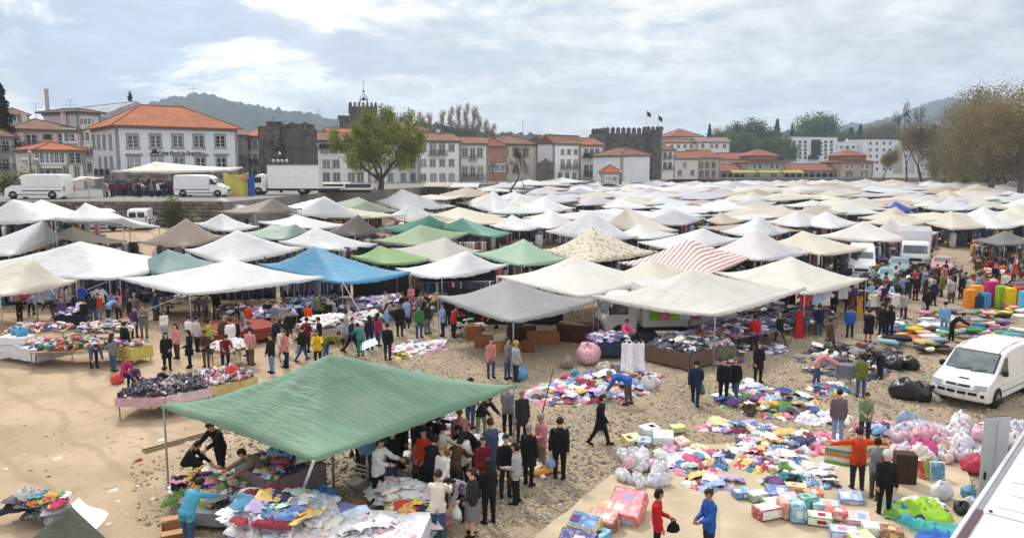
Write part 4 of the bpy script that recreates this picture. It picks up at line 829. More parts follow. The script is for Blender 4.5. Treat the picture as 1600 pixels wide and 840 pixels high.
def tent(label, color, peak, pix, dz=2.35, depth=6.0, m='tarp', group=None, sag=.35, wr=.05, n=20, poles=(0, 1, 2, 3), hem=.12, name='market_canopy', back=None, apy=None):
 if len(pix) == 3:
  a, f, b = [G(px, py, dz) for px, py in pix]; bk = (a + b) * .5 + ((a + b) * .5 - f) * .62; bk = G(*back, dz) if back else bk; bk.z = gz(bk.x, bk.y) + dz; c = [a, f, b, bk]
 else:
  f, b = [G(px, py, dz) for px, py in pix]; k = Vector((-(b - f).y, (b - f).x, 0)).normalized() * depth
  c = [f, b, b + k, f + k]
  for q in c[2:]: q.z = gz(q.x, q.y) + dz
 cen = (c[0] + c[1] + c[2] + c[3]) / 4; g0 = gz(cen.x, cen.y)
 ap = AT(*peak, cen.y if apy is None else c[1].y * (1 - apy) + c[3].y * apy); ap.z = min(max(ap.z, g0 + dz + .45), g0 + dz + 2.3)
 ext = max((q - cen).length for q in c) * .55
 if abs(ap.x - cen.x) > ext: ap.x = cen.x + math.copysign(ext, ap.x - cen.x)
 o = Vector((cen.x, cen.y, g0)); t = thing(name, label, 'canopy', o, 0, group)
 link('cloth', canopy_mesh('canopy_cloth', [q - o for q in c], ap - o, M[m], n, sag, wr, hem, R.uniform(0, 50)), t, color=color)
 link('centre_pole', POLE, t, (ap.x - o.x, ap.y - o.y, 0), None, (1.3, 1.3, ap.z - g0 - .02))
 for i in poles:
  q = c[i] + (cen - c[i]) * .02; zb = gz(q.x, q.y); link('corner_pole', POLE, t, (q.x - o.x, q.y - o.y, zb - g0), None, (1, 1, c[i].z - zb - .03))
 TENTS.append((cen, ext * 1.8, c)); return t, c, ap
TENTS = []
def line_between(name, label, cat, a, b, r, m, color=None, sag=0., group=None):
 a, b = Vector(a), Vector(b); o = Vector((a.x, a.y, min(a.z, b.z))); n = 10
 pts = [a.lerp(b, k / n) - o - Vector((0, 0, sag * 4 * (k / n) * (1 - k / n))) for k in range(n + 1)] if sag else [a - o, b - o]
 q = link(name, MB().tube(pts, r, 6).mesh(name, m, True), None, o, color=color); return tag(q, label, cat, group)
TW, TC, TG, TL, TT = (.68, .69, .70), (.66, .61, .52), (.50, .51, .53), (.66, .64, .66), (.52, .45, .37)
def near_tents():
 T = tent
 t, c, ap = T('big pale green tarpaulin on a centre pole nearest the camera, over the clothes stall', (.19, .325, .235), (515, 553), [(249, 631), (490, 716), (808, 600)], 2.4, sag=.22, wr=.06, n=40, poles=(0, 2, 3), hem=.1, back=(655, 577), apy=.42)
 line_between('guy_pole', 'white pole slanting from the green tarpaulin corner down to the white heap', 'pole', c[1] - Vector((0, 0, .05)), G(466, 785), .035, M['steel'], (.75, .76, .76))
 T('dark olive ridge tent cut off at the bottom edge', (.095, .11, .085), (108, 787), [(-60, 900), (110, 1010), (245, 885)], 1.8, n=24, sag=.15, poles=(), name='ridge_tent')
 t, c, ap = T('bright blue tarpaulin canopy between white canopies', (.10, .32, .52), (490, 384), [(403, 411), (535, 440), (642, 424)], n=28, sag=.5, wr=.08)
 line_between('guy_rope', 'rope running from the blue canopy corner to the sand', 'rope', c[1], G(586, 528), .018, M['rope'])
 t, c, ap = T('long white canopy over the clothes tables in front of the blue canopy', TW, (365, 405), [(184, 433), (295, 458), (514, 431)], n=28, sag=.3)
 line_between('guy_rope', 'rope from the long white canopy corner to the tables', 'rope', c[1], G(158, 512), .016, M['rope']); line_between('guy_rope', 'rope from the long white canopy far corner towards the hanging shirts', 'rope', c[0], G(20, 500), .016, M['rope'])
 t, c, ap = T('cream canopy at the left edge over hanging shirts', TC, (51, 402), [(-150, 442), (0, 460), (121, 437)], n=24)
 line_between('guy_rope', 'rope from the cream canopy at the left edge to the ground', 'rope', c[2] - Vector((.4, 0, 0)), G(-10, 492), .016, M['rope'])
 T('huge glaring white canopy sagging behind the cream one at the left edge', TW, (125, 376), [(-70, 413), (172, 434), (300, 403)], n=28, sag=.6, wr=.08)
 T('teal grey canopy tucked between two white canopies', (.16, .27, .27), (262, 389), [(205, 408), (250, 427), (352, 411)], n=20)
 T('white peaked canopy behind the teal grey one', TW, (370, 359), [(288, 389), (352, 410), (475, 386)], n=22)
 T('white canopy just behind the blue tarpaulin', TW, (492, 355), [(435, 376), (522, 389), (590, 380)], n=20)
 T('taupe brown peaked canopy near the parked white vans', (.42, .33, .27), (291, 341), [(215, 377), (290, 383), (350, 367)])
 T('white canopy with dark open side at the left, uphill of the taupe one', TW, (80, 344), [(-60, 385), (14, 398), (106, 367)])
 T('low cream canopy beside the white one with dark open side', TC, (112, 353), [(62, 364), (150, 375), (199, 375)])
 T('white pointed canopy at the left edge below the street wall', TW, (20, 311), [(-52, 349), (80, 341)], 2.6, 6); T('white pointed canopy below the wall next to the small parked vans', TW, (132, 306), [(84, 339), (192, 340)], 2.7, 5)
 T('beige low canopy on the bank beside the yellow green bush', (.56, .52, .45), (347, 309), [(301, 327), (400, 326)], 3.0, 4); T('white canopy below the beige one on the bank', TW, (346, 333), [(303, 347), (350, 359), (404, 352)], 2.5)
 T('grey green flat canopy behind the white pair', (.33, .42, .35), (462, 353), [(368, 363), (440, 373), (490, 359)]); T('dark brown pointed canopy beside the emerald ones', (.19, .165, .155), (560, 334), [(506, 361), (555, 366), (596, 358)])
 T('white sheet canopy sloping down from the trucks', TW, (508, 306), [(452, 333), (577, 337)], 2.8, 5); T('dark brown low canopy below the white box truck', (.24, .21, .185), (427, 309), [(398, 331), (472, 325)], 3.2, 4)
 T('grey green low canopy behind the white sheet canopy', (.32, .36, .29), (572, 317), [(524, 329), (627, 329)], 2.4, 6); T('wide low white canopy between the dark brown ones', TW, (462, 340), [(402, 345), (478, 355), (545, 350)], 2.5)
 T('emerald green canopy, first of the pair behind the olive green one', (.13, .35, .27), (672, 336), [(590, 355), (650, 362), (720, 350)]); T('emerald green double canopy ending beside the white row', (.12, .32, .25), (722, 340), [(672, 352), (770, 369), (800, 363)])
 T('olive green canopy in front of the emerald ones', (.29, .38, .23), (657, 351), [(580, 374), (660, 383), (740, 361)]); T('warm grey canopy in front of the olive green one', (.47, .45, .42), (695, 370), [(610, 387), (692, 410), (752, 390)])
 T('small lime green canopy beside the blue tarpaulin', (.25, .40, .17), (592, 383), [(548, 398), (605, 411), (686, 402)]); T('white canopy with grey shaded side next to the blue tarpaulin', (.72, .73, .75), (730, 391), [(618, 418), (690, 432), (795, 411)], n=22, sag=.5)
 T('mint green peaked canopy before the patterned taupe one', (.31, .45, .34), (818, 373), [(738, 394), (815, 413), (890, 403)])
 T('patterned taupe canopy with leafy print', (.5, .45, .36), (926, 355), [(848, 389), (914, 408), (1028, 392)], m='tarp_leaf', n=22)
 T('red and white striped canopy', (.7, .6, .6), (1077, 373), [(966, 409), (1110, 427), (1180, 398)], m='tarp_stripe', n=24)
 t, c, ap = T('big off white canopy left of the biggest front one', (.70, .68, .64), (895, 401), [(776, 430), (912, 462), (1040, 431)], n=28); t, c, ap = T('biggest off white canopy at the front over the white lorry and clothes rails', (.66, .64, .60), (1080, 420), [(924, 461), (1118, 490), (1260, 448)], 2.5, n=32, sag=.45, wr=.07)
 T('cream canopy wedged between the big off white ones and the striped one', TC, (1018, 404), [(940, 428), (1030, 445), (1108, 424)]); T('dark grey canopy drooping at the front beside the white lorry', (.30, .30, .31), (792, 436), [(682, 461), (802, 501), (938, 466)], n=24, sag=.4)
 T('big cream front canopy at the corner of the cars lane', (.70, .67, .61), (1235, 400), [(1118, 424), (1258, 458), (1356, 434)], n=24, sag=.4)
 T('lilac grey peaked canopy behind the striped one', TL, (1183, 358), [(1098, 391), (1190, 405), (1268, 393)]); T('wide white canopy between the leafy taupe and lilac grey ones', TW, (1098, 356), [(996, 377), (1070, 391), (1160, 371)])
 T('white sharply peaked canopy behind the leafy taupe one', TW, (925, 326), [(852, 360), (930, 372), (998, 369)]); T('cream peaked canopy beside the sharp white one', TC, (980, 323), [(938, 346), (1000, 362), (1060, 359)])
 T('cream canopy by the lane, left of the ribbed white van', TC, (1254, 360), [(1200, 376), (1285, 397), (1358, 386)]); T('white canopy with hanging beige side walls above the ribbed white van', (.78, .75, .72), (1350, 345), [(1272, 367), (1376, 375), (1430, 371)], 2.6)
 T('pinkish white canopy behind the one with side walls', (.74, .69, .67), (1392, 340), [(1360, 358), (1440, 368), (1466, 362)]); T('cream canopy above the box lorry lane', TC, (1485, 329), [(1446, 347), (1490, 356), (1550, 352)])
 T('white canopy left of the lilac grey one', TW, (1187, 337), [(1125, 360), (1180, 368), (1235, 360)]); T('broad white canopy in the middle behind the wide white one', TW, (1040, 323), [(992, 336), (1040, 342), (1112, 335)])
 T('tan canopy with one lifted side in the middle rows', TT, (1125, 331), [(1100, 342), (1130, 349), (1165, 343)]); T('royal blue canopy peeking out of the white rows', (.03, .06, .38), (1399, 314), [(1380, 326), (1405, 331), (1430, 325)])
 T('cream canopy in front of the royal blue one', TC, (1400, 323), [(1340, 339), (1395, 343), (1434, 338)]); T('dark grey canopy at the right edge above the crowd', (.17, .18, .17), (1570, 360), [(1524, 373), (1570, 381), (1625, 374)], 2.4)
 T('cream canopy with side flap in the middle left rows', TC, (716, 323), [(668, 333), (715, 343), (792, 336)]); T('white canopy with pale blue flap beside the flat roofed stalls', TW, (628, 295), [(586, 313), (630, 328), (712, 321)])
 T('tall white canopy beside the dark bare trees', TW, (770, 297), [(732, 320), (775, 331), (812, 323)]); T('white canopy right of the emerald pair', (.72, .73, .76), (800, 335), [(765, 351), (812, 359), (850, 352)]); T('pale canopy in front of the leafy taupe one, further down the lane', (.7, .68, .66), (862, 328), [(800, 346), (860, 356), (905, 347)])
 T('off white canopy with grey flap at the centre rows', TW, (1000, 350), [(960, 363), (1010, 372), (1060, 364)]); T('white canopy behind the cars lane canopies', TW, (1290, 330), [(1240, 345), (1300, 356), (1345, 347)]); T('grey white canopy left of the lane canopies', TL, (1245, 328), [(1195, 345), (1250, 353), (1290, 346)])
 T('tan edged white canopy behind the box lorry', TW, (1545, 335), [(1500, 347), (1560, 356), (1600, 350)]); T('cream canopy at the right edge behind the dark grey one', TC, (1590, 318), [(1556, 330), (1600, 341), (1650, 333)]); T('white canopy at the right edge above the cream one', TW, (1535, 322), [(1500, 334), (1545, 342), (1580, 334)])
 T('white canopy over the goods behind the emerald pair', TW, (850, 307), [(800, 322), (850, 332), (900, 324)]); T('white canopy left of the cream flap one', TW, (640, 318), [(600, 335), (650, 343), (690, 335)])
near_tents()
# canopies further back: copies of a few shapes, each its own thing
FARC = []
for k in range(10):
 zc = [2.3 + R.uniform(-.25, .3) for _ in range(4)]; q = [(-1 + R.uniform(-.12, .12), -1 + R.uniform(-.12, .12), zc[0]), (1, -1 + R.uniform(-.15, .1), zc[1]), (1 + R.uniform(-.1, .1), 1, zc[2]), (-1, 1 + R.uniform(-.1, .1), zc[3])]
 FARC.append(canopy_mesh('far_canopy_cloth', q, (R.uniform(-.3, .3), R.uniform(-.3, .3), 2.72 + .075 * k), M['tarp'], 12, R.uniform(.15, .5), .09, .14, k * 7))
ZONES = [(720, 'before the green tree'), (840, 'before the white terrace houses'), (945, 'before the three column house'), (1060, 'before the battlemented keep'), (1225, 'before the first hall turret'), (1380, 'before the far hall turret'), (1480, 'before the bare plane tree'), (1800, 'before the brown plane trees')]
def far_tents():
 names = [('white', (.68, .69, .71), 8), ('cream', (.64, .585, .49), 7), ('pale grey', (.50, .50, .53), 4), ('lilac grey', (.54, .515, .56), 3), ('tan', (.44, .37, .29), 2), ('beige', (.54, .48, .40), 3), ('off white', (.66, .63, .58), 6)]
 bag = [n for n in names for _ in range(n[2])]
 near = [(c, e) for c, e, _ in TENTS]; Y = 84; n = 0
 while Y < 238:
  xl = np.interp(Y, [72, 100, 130, 150, 178, 198, 238], [-20, -19, -10, -1, 8, 43, 50]); xr = min(1760, 1690) - 800; xr = xr / 1200 * Y
  x = xl + R.uniform(2.5, 4)
  while x < xr:
   s = R.uniform(3.0, 5.4) * (1 + max(0, Y - 130) / 400); p = Vector((x, Y + R.uniform(-2, 2), 0))
   if all((Vector((c.x, c.y, 0)) - p).length > e * .55 + s * .55 for c, e in near) and n < 232:
    d = R.choice(bag); px = 800 + 1200 * p.x / p.y; z = next(b for a, b in ZONES if px < a); row = 'nearer rows' if Y < 118 else 'middle rows' if Y < 165 else 'farthest rows'
    lab = f'{"small" if s < 3.7 else "large" if s > 4.9 else "mid sized"} {d[0]} market canopy in the {row} {z}'; t = thing('market_canopy', lab, 'canopy', (p.x, p.y, gz(p.x, p.y)), R.choice((0, .1, -.2, .785, .6, 1.2, .3)) + R.uniform(-.1, .1), lab.replace('market canopy', 'market canopies'))
    sy = s * R.uniform(.65, 1.0); zs = R.uniform(.92, 1.12)
    link('cloth', R.choice(FARC), t, scale=(s, sy, zs), color=vary(d[1], .13))
    for a, b in ((-1, -1), (1, -1), (1, 1), (-1, 1)): link('corner_pole', POLE, t, (a * s * .96, b * sy * .96, 0), None, (1, 1, 2.25 * zs))
    near.append((p, s)); TENTS.append((p, s, None)); n += 1
   x += s * 1.4 + R.uniform(.0, 1.4)
  Y += 5.8 + max(0, Y - 120) * .03
 return n
NFAR = far_tents()
def street_stall():
 a, b = AT(183, 284, 92), AT(352, 276, 90)
 t = thing('street_awning', 'long cream awning over the street stall before the bank', 'awning', (a.x, 92, ST_Z)); L = b.x - a.x
 c = [(0, -1.5, 2.9), (L, -1.5, 3.0), (L, 4, 3.3), (0, 4, 3.2)]; link('cloth', canopy_mesh('awning_cloth', c, (L * .3, 1.2, 3.9), M['tarp'], 18, .35, .06, .2, 3), t, color=(.70, .67, .60))
 for x, y in ((0.1, -1.4), (L * .5, -1.4), (L - .1, -1.4), (.1, 3.9), (L - .1, 3.9)): link('corner_pole', POLE, t, (x, y, 0), None, (1, 1, 2.9))
 a = AT(104, 289, 84); t = thing('market_umbrella', 'small cream canopy behind the long white panel van', 'canopy', (a.x + 1.6, 84, ST_Z))
 link('cloth', FARC[0], t, scale=(1.7, 1.6, .85), color=TC)
 for x, y in ((-1.6, -1.5), (1.6, -1.5), (1.6, 1.5), (-1.6, 1.5)): link('corner_pole', POLE, t, (x, y, 0), None, (1, 1, 1.9))
 for px, py, w_, c, lab in ((370, 300, 2.9, (.62, .55, .12), 'yellow tarpaulin sheet hung between the panel van and the box truck'), (389, 297, 1.3, (.03, .10, .42), 'blue sheet beside the yellow tarpaulin'), (376, 283, 2.6, (.62, .22, .18), 'salmon cloth roof above the yellow tarpaulin')):
  p = AT(px, py, 88 if 'yellow' in lab else 87); q = link('tarpaulin_sheet', MB().grid(lambda u, v: ((u - .5) * w_, .3 * math.sin(u * 7) * v, ST_Z - p.z + .1 + (1 - v) * (2.6 if 'salmon' not in lab else .4) + (2.0 if 'salmon' in lab else 0) - .3 * math.sin(u * 3.1)), 12, 6).mesh('tarpaulin_sheet', M['tarp'], True), None, p, color=c); tag(q, lab, 'tarpaulin')
 # shed roofed stalls in a row between truck and green tree
 for k, (p0, p1, y0, c, lab) in enumerate(((497, 537, 289, (.60, .55, .47), 'flat cream roofed stall next to the box truck'), (538, 580, 291, (.56, .52, .46), 'flat cream roofed stall with dark counter below the green tree'), (665, 700, 288, (.50, .47, .42), 'beige walled stall with sloping roof right of the green tree'), (700, 745, 289, (.68, .68, .69), 'white flat roofed stall right of the green tree'))):
  Y = 100 if k < 2 else 128; A, B = AT(p0, y0, Y), AT(p1, y0, Y); base = ST_Z if k < 2 else gz(A.x, Y); L = B.x - A.x; hh = A.z - base
  t = thing('stall_hut', lab, 'stall', (A.x, Y, base))
  link('roof', MB().add([(-.3, -1.2, hh - .3), (L + .3, -1.2, hh - .3), (L + .3, 4, hh + .3), (-.3, 4, hh + .3), (-.3, -1.2, hh - .45), (L + .3, -1.2, hh - .45), (L + .3, 4, hh + .15), (-.3, 4, hh + .15)], [(0, 1, 2, 3), (7, 6, 5, 4), (4, 5, 1, 0), (5, 6, 2, 1), (6, 7, 3, 2), (7, 4, 0, 3)]).mesh('stall_roof', M['tarp']), t, color=c)
  link('wall', MB().box(0, 3.2, 0, L, 3.3, hh).box(0, 0, 0, .08, 3.19, hh - .3).box(L - .08, 0, 0, L, 3.19, hh - .3).mesh('stall_wall', M['steel']), t, color=(.16, .15, .16) if k < 2 else c); link('counter', MB().box(.1, -.2, 0, L - .1, .4, 1.1).mesh('counter', M['steel']), t, color=(.05, .05, .08))
street_stall()
# people
def cap(mb, p0, p1, r0, r1, n=10, flat=None):
 p0, p1 = Vector(p0), Vector(p1); d = (p1 - p0)
 L = d.length; d.normalize(); pts, rs = [], []
 for k in (-80, -50, -20): a = rad(k); pts.append(p0 + d * (r0 * math.sin(a))); rs.append(r0 * math.cos(a))
 for k in (.0, .5, 1): pts.append(p0.lerp(p1, k)); rs.append(r0 + (r1 - r0) * k)
 for k in (20, 50, 80): a = rad(k); pts.append(p1 + d * (r1 * math.sin(a))); rs.append(r1 * math.cos(a))
 mb.tube(pts, rs, n)
def ring_loft(mb, st, n=14, cap_=True):
 """st: list of (centre, x radius, y radius, forward dir) ellipse rings"""
 vs, fs = [], []
 for c, rx, ry, f in st:
  for k in range(n):
   t = 2 * math.pi * k / n; vs.append(Vector(c) + Vector((1, 0, 0)) * (rx * math.cos(t)) + f * (ry * math.sin(t)))
 for i in range(len(st) - 1):
  for k in range(n): fs.append((i * n + k, i * n + (k + 1) % n, (i + 1) * n + (k + 1) % n, (i + 1) * n + k))
 if cap_: fs += [tuple(range(n - 1, -1, -1)), tuple((len(st) - 1) * n + k for k in range(n))]
 mb.add(vs, fs)
PM = {}
def remesh(me, vox):
 o = bpy.data.objects.new('tmp', me); COL.objects.link(o); md = o.modifiers.new('r', 'REMESH'); md.mode = 'VOXEL'; md.voxel_size = vox; md.use_smooth_shade = True
 dg = bpy.context.evaluated_depsgraph_get(); out = bpy.data.meshes.new_from_object(o.evaluated_get(dg)); bpy.data.objects.remove(o); return out
def arr(me):
 v = np.empty(len(me.vertices) * 3, np.float32); me.vertices.foreach_get('co', v); n = np.empty(len(me.vertices) * 3, np.float32); me.vertex_normals.foreach_get('vector', n)
 f = np.empty(len(me.loops), np.int32); me.loops.foreach_get('vertex_index', f); return v.reshape(-1, 3).astype(float), n.reshape(-1, 3).astype(float), f.reshape(-1, 4)
def person_proto(key, lean=0, head=10, aL=(5, 8, 15), aR=(5, 8, 15), lL=(2, 2), lR=(-2, 2), hem=.10, skirt=0, hair='short', girth=1.0, vox=.021, twist=0, fem=False):
 mb = MB(); B = []                                            # B: bones (p0, p1, r, region)
 ln_, hd = rad(lean), rad(head)
 sd = Vector((0, -math.sin(ln_), math.cos(ln_))); sf = Vector((0, -math.cos(ln_), -math.sin(ln_)))     # up the spine, forward
 def ddir(a): return Vector((0, -math.sin(rad(a)), -math.cos(rad(a))))
 legs = []
 for s, (sw, kn) in ((1, lL), (-1, lR)):
  hip = Vector((s * .095, 0, 0)); kp = hip + ddir(sw) * .43 + Vector((s * .01, 0, 0)); an = kp + ddir(sw - kn) * .42; legs.append((s, hip, kp, an, sw - kn))
 hz = -min(l[3].z for l in legs) + .085; off = Vector((0, .28 * math.sin(ln_) if lean > 30 else 0, hz))
 P = off.copy(); g = girth
 st = [(-.10, .12, .09), (-.04, .165, .115), (.04, .165 if fem else .155, .115), (.13, .142 if fem else .15, .105), (.22, .140 if fem else .155, .105), (.34, .155 if fem else .165, .115), (.415, .148 if fem else .165, .105), (.46, .118, .088), (.50, .078, .068), (.535, .055, .056), (.57, .052, .054)]
 bow = lambda h: sf * (-.03 * math.sin(min(1, max(0, h / .5)) * math.pi))
 ring_loft(mb, [(P + sd * h + bow(h), rx * (g if h < .45 else 1), ry * (g if h < .45 else 1), sf) for h, rx, ry in st])
 B.append((P + sd * .08, P + sd * .40, .14 * g, 'top')); B.append((P - sd * .05, P + sd * .0, .15 * g, 'top' if hem > .08 else 'bot')); B.append((P - sd * .13, P - sd * .14, .06, 'bot')); B.append((P + sd * .40 + Vector((.1, 0, 0)), P + sd * .40 - Vector((.1, 0, 0)), .09, 'top'))
 nk = P + sd * .53; ha = ln_ * .55 + hd; hu = Vector((0, -math.sin(ha), math.cos(ha))); hf = Vector((0, -math.cos(ha), -math.sin(ha)))
 hc = nk + sd * .06 + hu * .115
 cap(mb, nk - sd * .03, hc - hu * .05, .056, .054); B.append((nk + sd * .035, hc, .06, 'skin'))
 n = 14; rings = []
 for k in range(9):                                           # skull, jaw and chin
  a = -math.pi / 2 + math.pi * (k + .5) / 9; z = .115 * math.sin(a); w_ = math.cos(a); jaw = 1 - .18 * max(0, -math.sin(a)); rings.append((hc + hu * z + hf * (.012 * max(0, -math.sin(a))), .078 * w_ * jaw + .004, .098 * w_ * jaw + .004, hf))
 ring_loft(mb, rings, n)
 cap(mb, hc + hf * .088 + hu * .012, hc + hf * .108 - hu * .018, .014, .019, 8); cap(mb, hc + hf * .07 - hu * .088, hc + hf * .08 - hu * .09, .026, .024, 8)
 for s in (1, -1): cap(mb, hc + Vector((s * .078, 0, 0)) + hu * .015, hc + Vector((s * .080, 0, 0)) - hu * .025, .018, .014, 8)
 hands = []
 for s, (fl, ab, el) in ((1, aL), (-1, aR)):
  sh = P + sd * .425 + Vector((s * (.155 if fem else .168), 0, 0))
  def adir(f, a): return Vector((s * math.sin(rad(a)), -math.sin(rad(f)) * math.cos(rad(a)), -math.cos(rad(f)) * math.cos(rad(a))))
  e = sh + adir(fl, ab) * .285; wdir = adir(fl + el, ab - min(60, el * .45)); w_ = e + wdir * .25
  cap(mb, sh, e, .062 * (.5 + g / 2), .050); cap(mb, e, w_, .050, .034); B.append((sh, e, .058, 'top')); B.append((e, w_ - wdir * .015, .045, 'top'))
  hd_ = w_ + wdir * .05; cap(mb, w_, hd_ + wdir * .02, .034, .036); B.append((w_ + wdir * .01, hd_ + wdir * .03, .03, 'skin')); hands.append((s, w_, wdir, hd_))
 for s, hip, kp, an, sa in legs:
  hip, kp, an = hip + off, kp + off, an + off
  cap(mb, hip, kp, .092 * (.4 + g * .6), .062, 12); cap(mb, kp, an, .060, .042, 12)
  f = ddir(sa + 90) if sa > -50 else Vector((0, -1, 0)); f = Vector((s * .18, f.y, max(-.9, min(.0, f.z)) if sa > 20 else f.z * .6)).normalized()
  cap(mb, an - Vector((0, 0, .035)) - f * .045, an - Vector((0, 0, .045)) + f * .14, .042, .036, 10)
  hb = hip.lerp(kp, min(.95, hem / .43)); B.append((hip, hb, .085, 'top' if hem > .08 else 'bot')); B.append((hb + (kp - hb) * .12, kp, .07, 'bot')); B.append((kp, an + (kp - an) * .06, .05, 'bot' if not skirt else 'skin'))
  B.append((an - Vector((0, 0, .04)), an - Vector((0, 0, .045)) + f * .14, .045, 'shoe'))
 me = remesh(mb.mesh('tmp', M['skin']), vox); V, Nn, Fq = arr(me)
 best = np.full(len(V), 9.); reg = np.zeros(len(V), int); names = ['skin', 'top', 'bot', 'shoe']
 for p0, p1, r, nm in B:
  a, b = np.array(p0), np.array(p1); d = b - a; t = np.clip(((V - a) @ d) / (d @ d + 1e-9), 0, 1); dist = np.linalg.norm(V - a - t[:, None] * d, axis=1) - r
  k = dist < best; best[k] = dist[k]; reg[k] = names.index(nm)
 me.materials.clear(); me.materials.append(M['skin']); me.materials.append(M['eye']); me.materials.append(M['lip'])
 fr = np.array([np.bincount(reg[f], minlength=4).argmax() for f in Fq])
 out = {}
 def piece(nm, sel, t, mt, extra=None):
  if not sel.any(): return
  fs = Fq[sel]; ids, inv = np.unique(fs, return_inverse=True); inv = inv.reshape(fs.shape)
  VV = V[ids] + Nn[ids] * (t(V[ids]) if callable(t) else t)[..., None] if callable(t) else V[ids] + Nn[ids] * t
  FF = inv
  if extra is not None:
   ev = np.array([tuple(x) for x in extra.v]); ef = [f for f in extra.f if len(f) == 4]; FF = np.concatenate([FF, np.array(ef) + len(VV)]); VV = np.concatenate([VV, ev])
  out[nm] = np_mesh(nm, VV, FF, mt, None, True)
 top = fr == 1
 for _ in range(1): vm = np.zeros(len(V), bool); vm[Fq[top].ravel()] = True; top = top | (vm[Fq].any(1) & (fr == 2))
 fold = lambda v: .017 + .006 * np.sin(v[:, 2] * 38 + v[:, 0] * 14) * np.sin(v[:, 0] * 21 + v[:, 1] * 17)
 ex = None
 if hem > .2:                                                 # coat skirts hang clear of the thighs
  ex = MB(); k0 = P - sd * .02; lo = P.z - hem - .04; mid = (legs[0][2] + legs[1][2]) / 2 + off
  ring_loft(ex, [(k0 + Vector((0, 0, .06)), .175 * g, .135 * g, sf), (k0.lerp(mid, .35), .20 * g, .16 * g, Vector((0, -1, 0))), (k0.lerp(mid, min(1, hem / .43)), .215 * g, .18 * g, Vector((0, -1, 0)))], 16, False)
 piece('jacket', top, fold, M['jersey'], ex)
 if skirt:
  sk = MB(); mid = (legs[0][2] + legs[1][2]) / 2 + off; k0 = P + sd * .02; ank = (legs[0][3] + legs[1][3]) / 2 + off; e_ = mid.lerp(ank, max(0, skirt - .45) / .42) if skirt > .45 else k0.lerp(mid, skirt / .45)
  ring_loft(sk, [(k0 + sd * .05, .155 * g, .12 * g, sf), (k0.lerp(e_, .3), .19 * g, .155 * g, Vector((0, -1, 0))), (k0.lerp(e_, .7), .205 * g, .17 * g, Vector((0, -1, 0))), (e_, .215 * g, .18 * g, Vector((0, -1, 0)))], 16, False); out['skirt'] = sk.mesh('skirt', M['jersey'], True)
 else: piece('trousers', fr == 2, lambda v: .013 + .005 * np.sin(v[:, 2] * 45 + v[:, 0] * 9), M['jersey'])
 piece('shoes', fr == 3, .008, M['jersey'])
 vh = V[Fq].mean(1) - np.array(hc); hu_, hf_ = vh @ np.array(hu), vh @ np.array(hf)
 near = (np.linalg.norm(vh, axis=1) < .17) & (fr == 0)
 hs = near & ((hu_ > .045 - np.clip(hf_, 0, .04) * .2) & (hf_ < .085) & (hu_ > .035) | (hf_ < .012) & (hu_ > -.065))
 ex = MB()
 bk = hc - hf * .085
 if hair == 'long': ring_loft(ex, [(hc - hf * .03 + hu * .06, .085, .075, hf), (hc - hf * .05 - hu * .04, .10, .075, hf), (nk - sf * .075 + sd * .03, .115, .05, sf), (nk - sf * .11 - sd * .10, .10, .035, sf), (nk - sf * .105 - sd * .2, .05, .02, sf)], 12, False)
 if hair == 'bun': cap(ex, bk + hu * .02, bk + hu * .03 - hf * .03, .042, .036, 8)
 if hair == 'bob': ring_loft(ex, [(hc - hf * .02 + hu * .07, .088, .085, hf), (hc - hf * .035 - hu * .02, .102, .085, hf), (hc - hf * .04 - hu * .10, .10, .075, hf), (hc - hf * .04 - hu * .12, .05, .04, hf)], 12, False)
 piece('hair', hs, lambda v: .014 + .006 * np.sin(v[:, 0] * 90 + v[:, 1] * 70), M['hair'], ex if ex.v else None)
 # eyes, mouth and fingers grow on the body mesh
 bm = MB()
 for s in (1, -1): bm.sphere(hc + hf * .088 + hu * .018 + Vector((s * .032, 0, 0)), (.014, .008, .009), 6, 4, 1); bm.box(-.018, -.004, -.003, .018, .004, .003, 1, Matrix.Translation(hc + hf * .094 + hu * .036 + Vector((s * .032, 0, 0))))
 bm.sphere(hc + hf * .098 - hu * .05, (.024, .010, .007), 6, 4, 2)
 for s, w_, wd, h_ in hands:
  sdv = wd.cross(Vector((s, 0, 0)));  sdv = Vector((0, -1, 0)) if sdv.length < .1 else sdv.normalized(); inn = Vector((-s, 0, 0))
  for k, (o_, l_) in enumerate(((-.030, .062), (-.010, .074), (.010, .068), (.028, .054))):
   a = h_ + wd * .035 + sdv * o_; b = a + wd * l_ * .5 + inn * .010; c = b + wd * l_ * .42 + inn * .026; bm.tube([a - wd * .03, a, b, c, c + wd * .006], [.011, .0105, .0095, .008, .003], 5)
  a = h_ - wd * .02 - sdv * .022; bm.tube([a, a - sdv * .028 + wd * .022 + inn * .008, a - sdv * .032 + wd * .05 + inn * .016, a - sdv * .031 + wd * .056 + inn * .017], [.014, .013, .010, .004], 5)
 b2 = bm.mesh('b', [M['skin'], M['eye'], M['lip']], True)
 nv = len(V); allv = np.concatenate([V, np.array(bm.v)]); fl = [tuple(f) for f in Fq] + [tuple(i + nv for i in f) for f in bm.f]
 body = bpy.data.meshes.new('person_body'); body.from_pydata(allv.tolist(), [], fl)
 for m_ in (M['skin'], M['eye'], M['lip']): body.materials.append(m_)
 body.polygons.foreach_set('material_index', np.array([0] * len(Fq) + bm.m, np.int32)); body.polygons.foreach_set('use_smooth', np.ones(len(fl), bool)); body.update()
 bpy.data.meshes.remove(b2); bpy.data.meshes.remove(me)
 PM[key] = dict(body=body, parts=out, hands={s: h_ + wd * .06 for s, w_, wd, h_ in hands}, top=hc.z)
LOW = .034
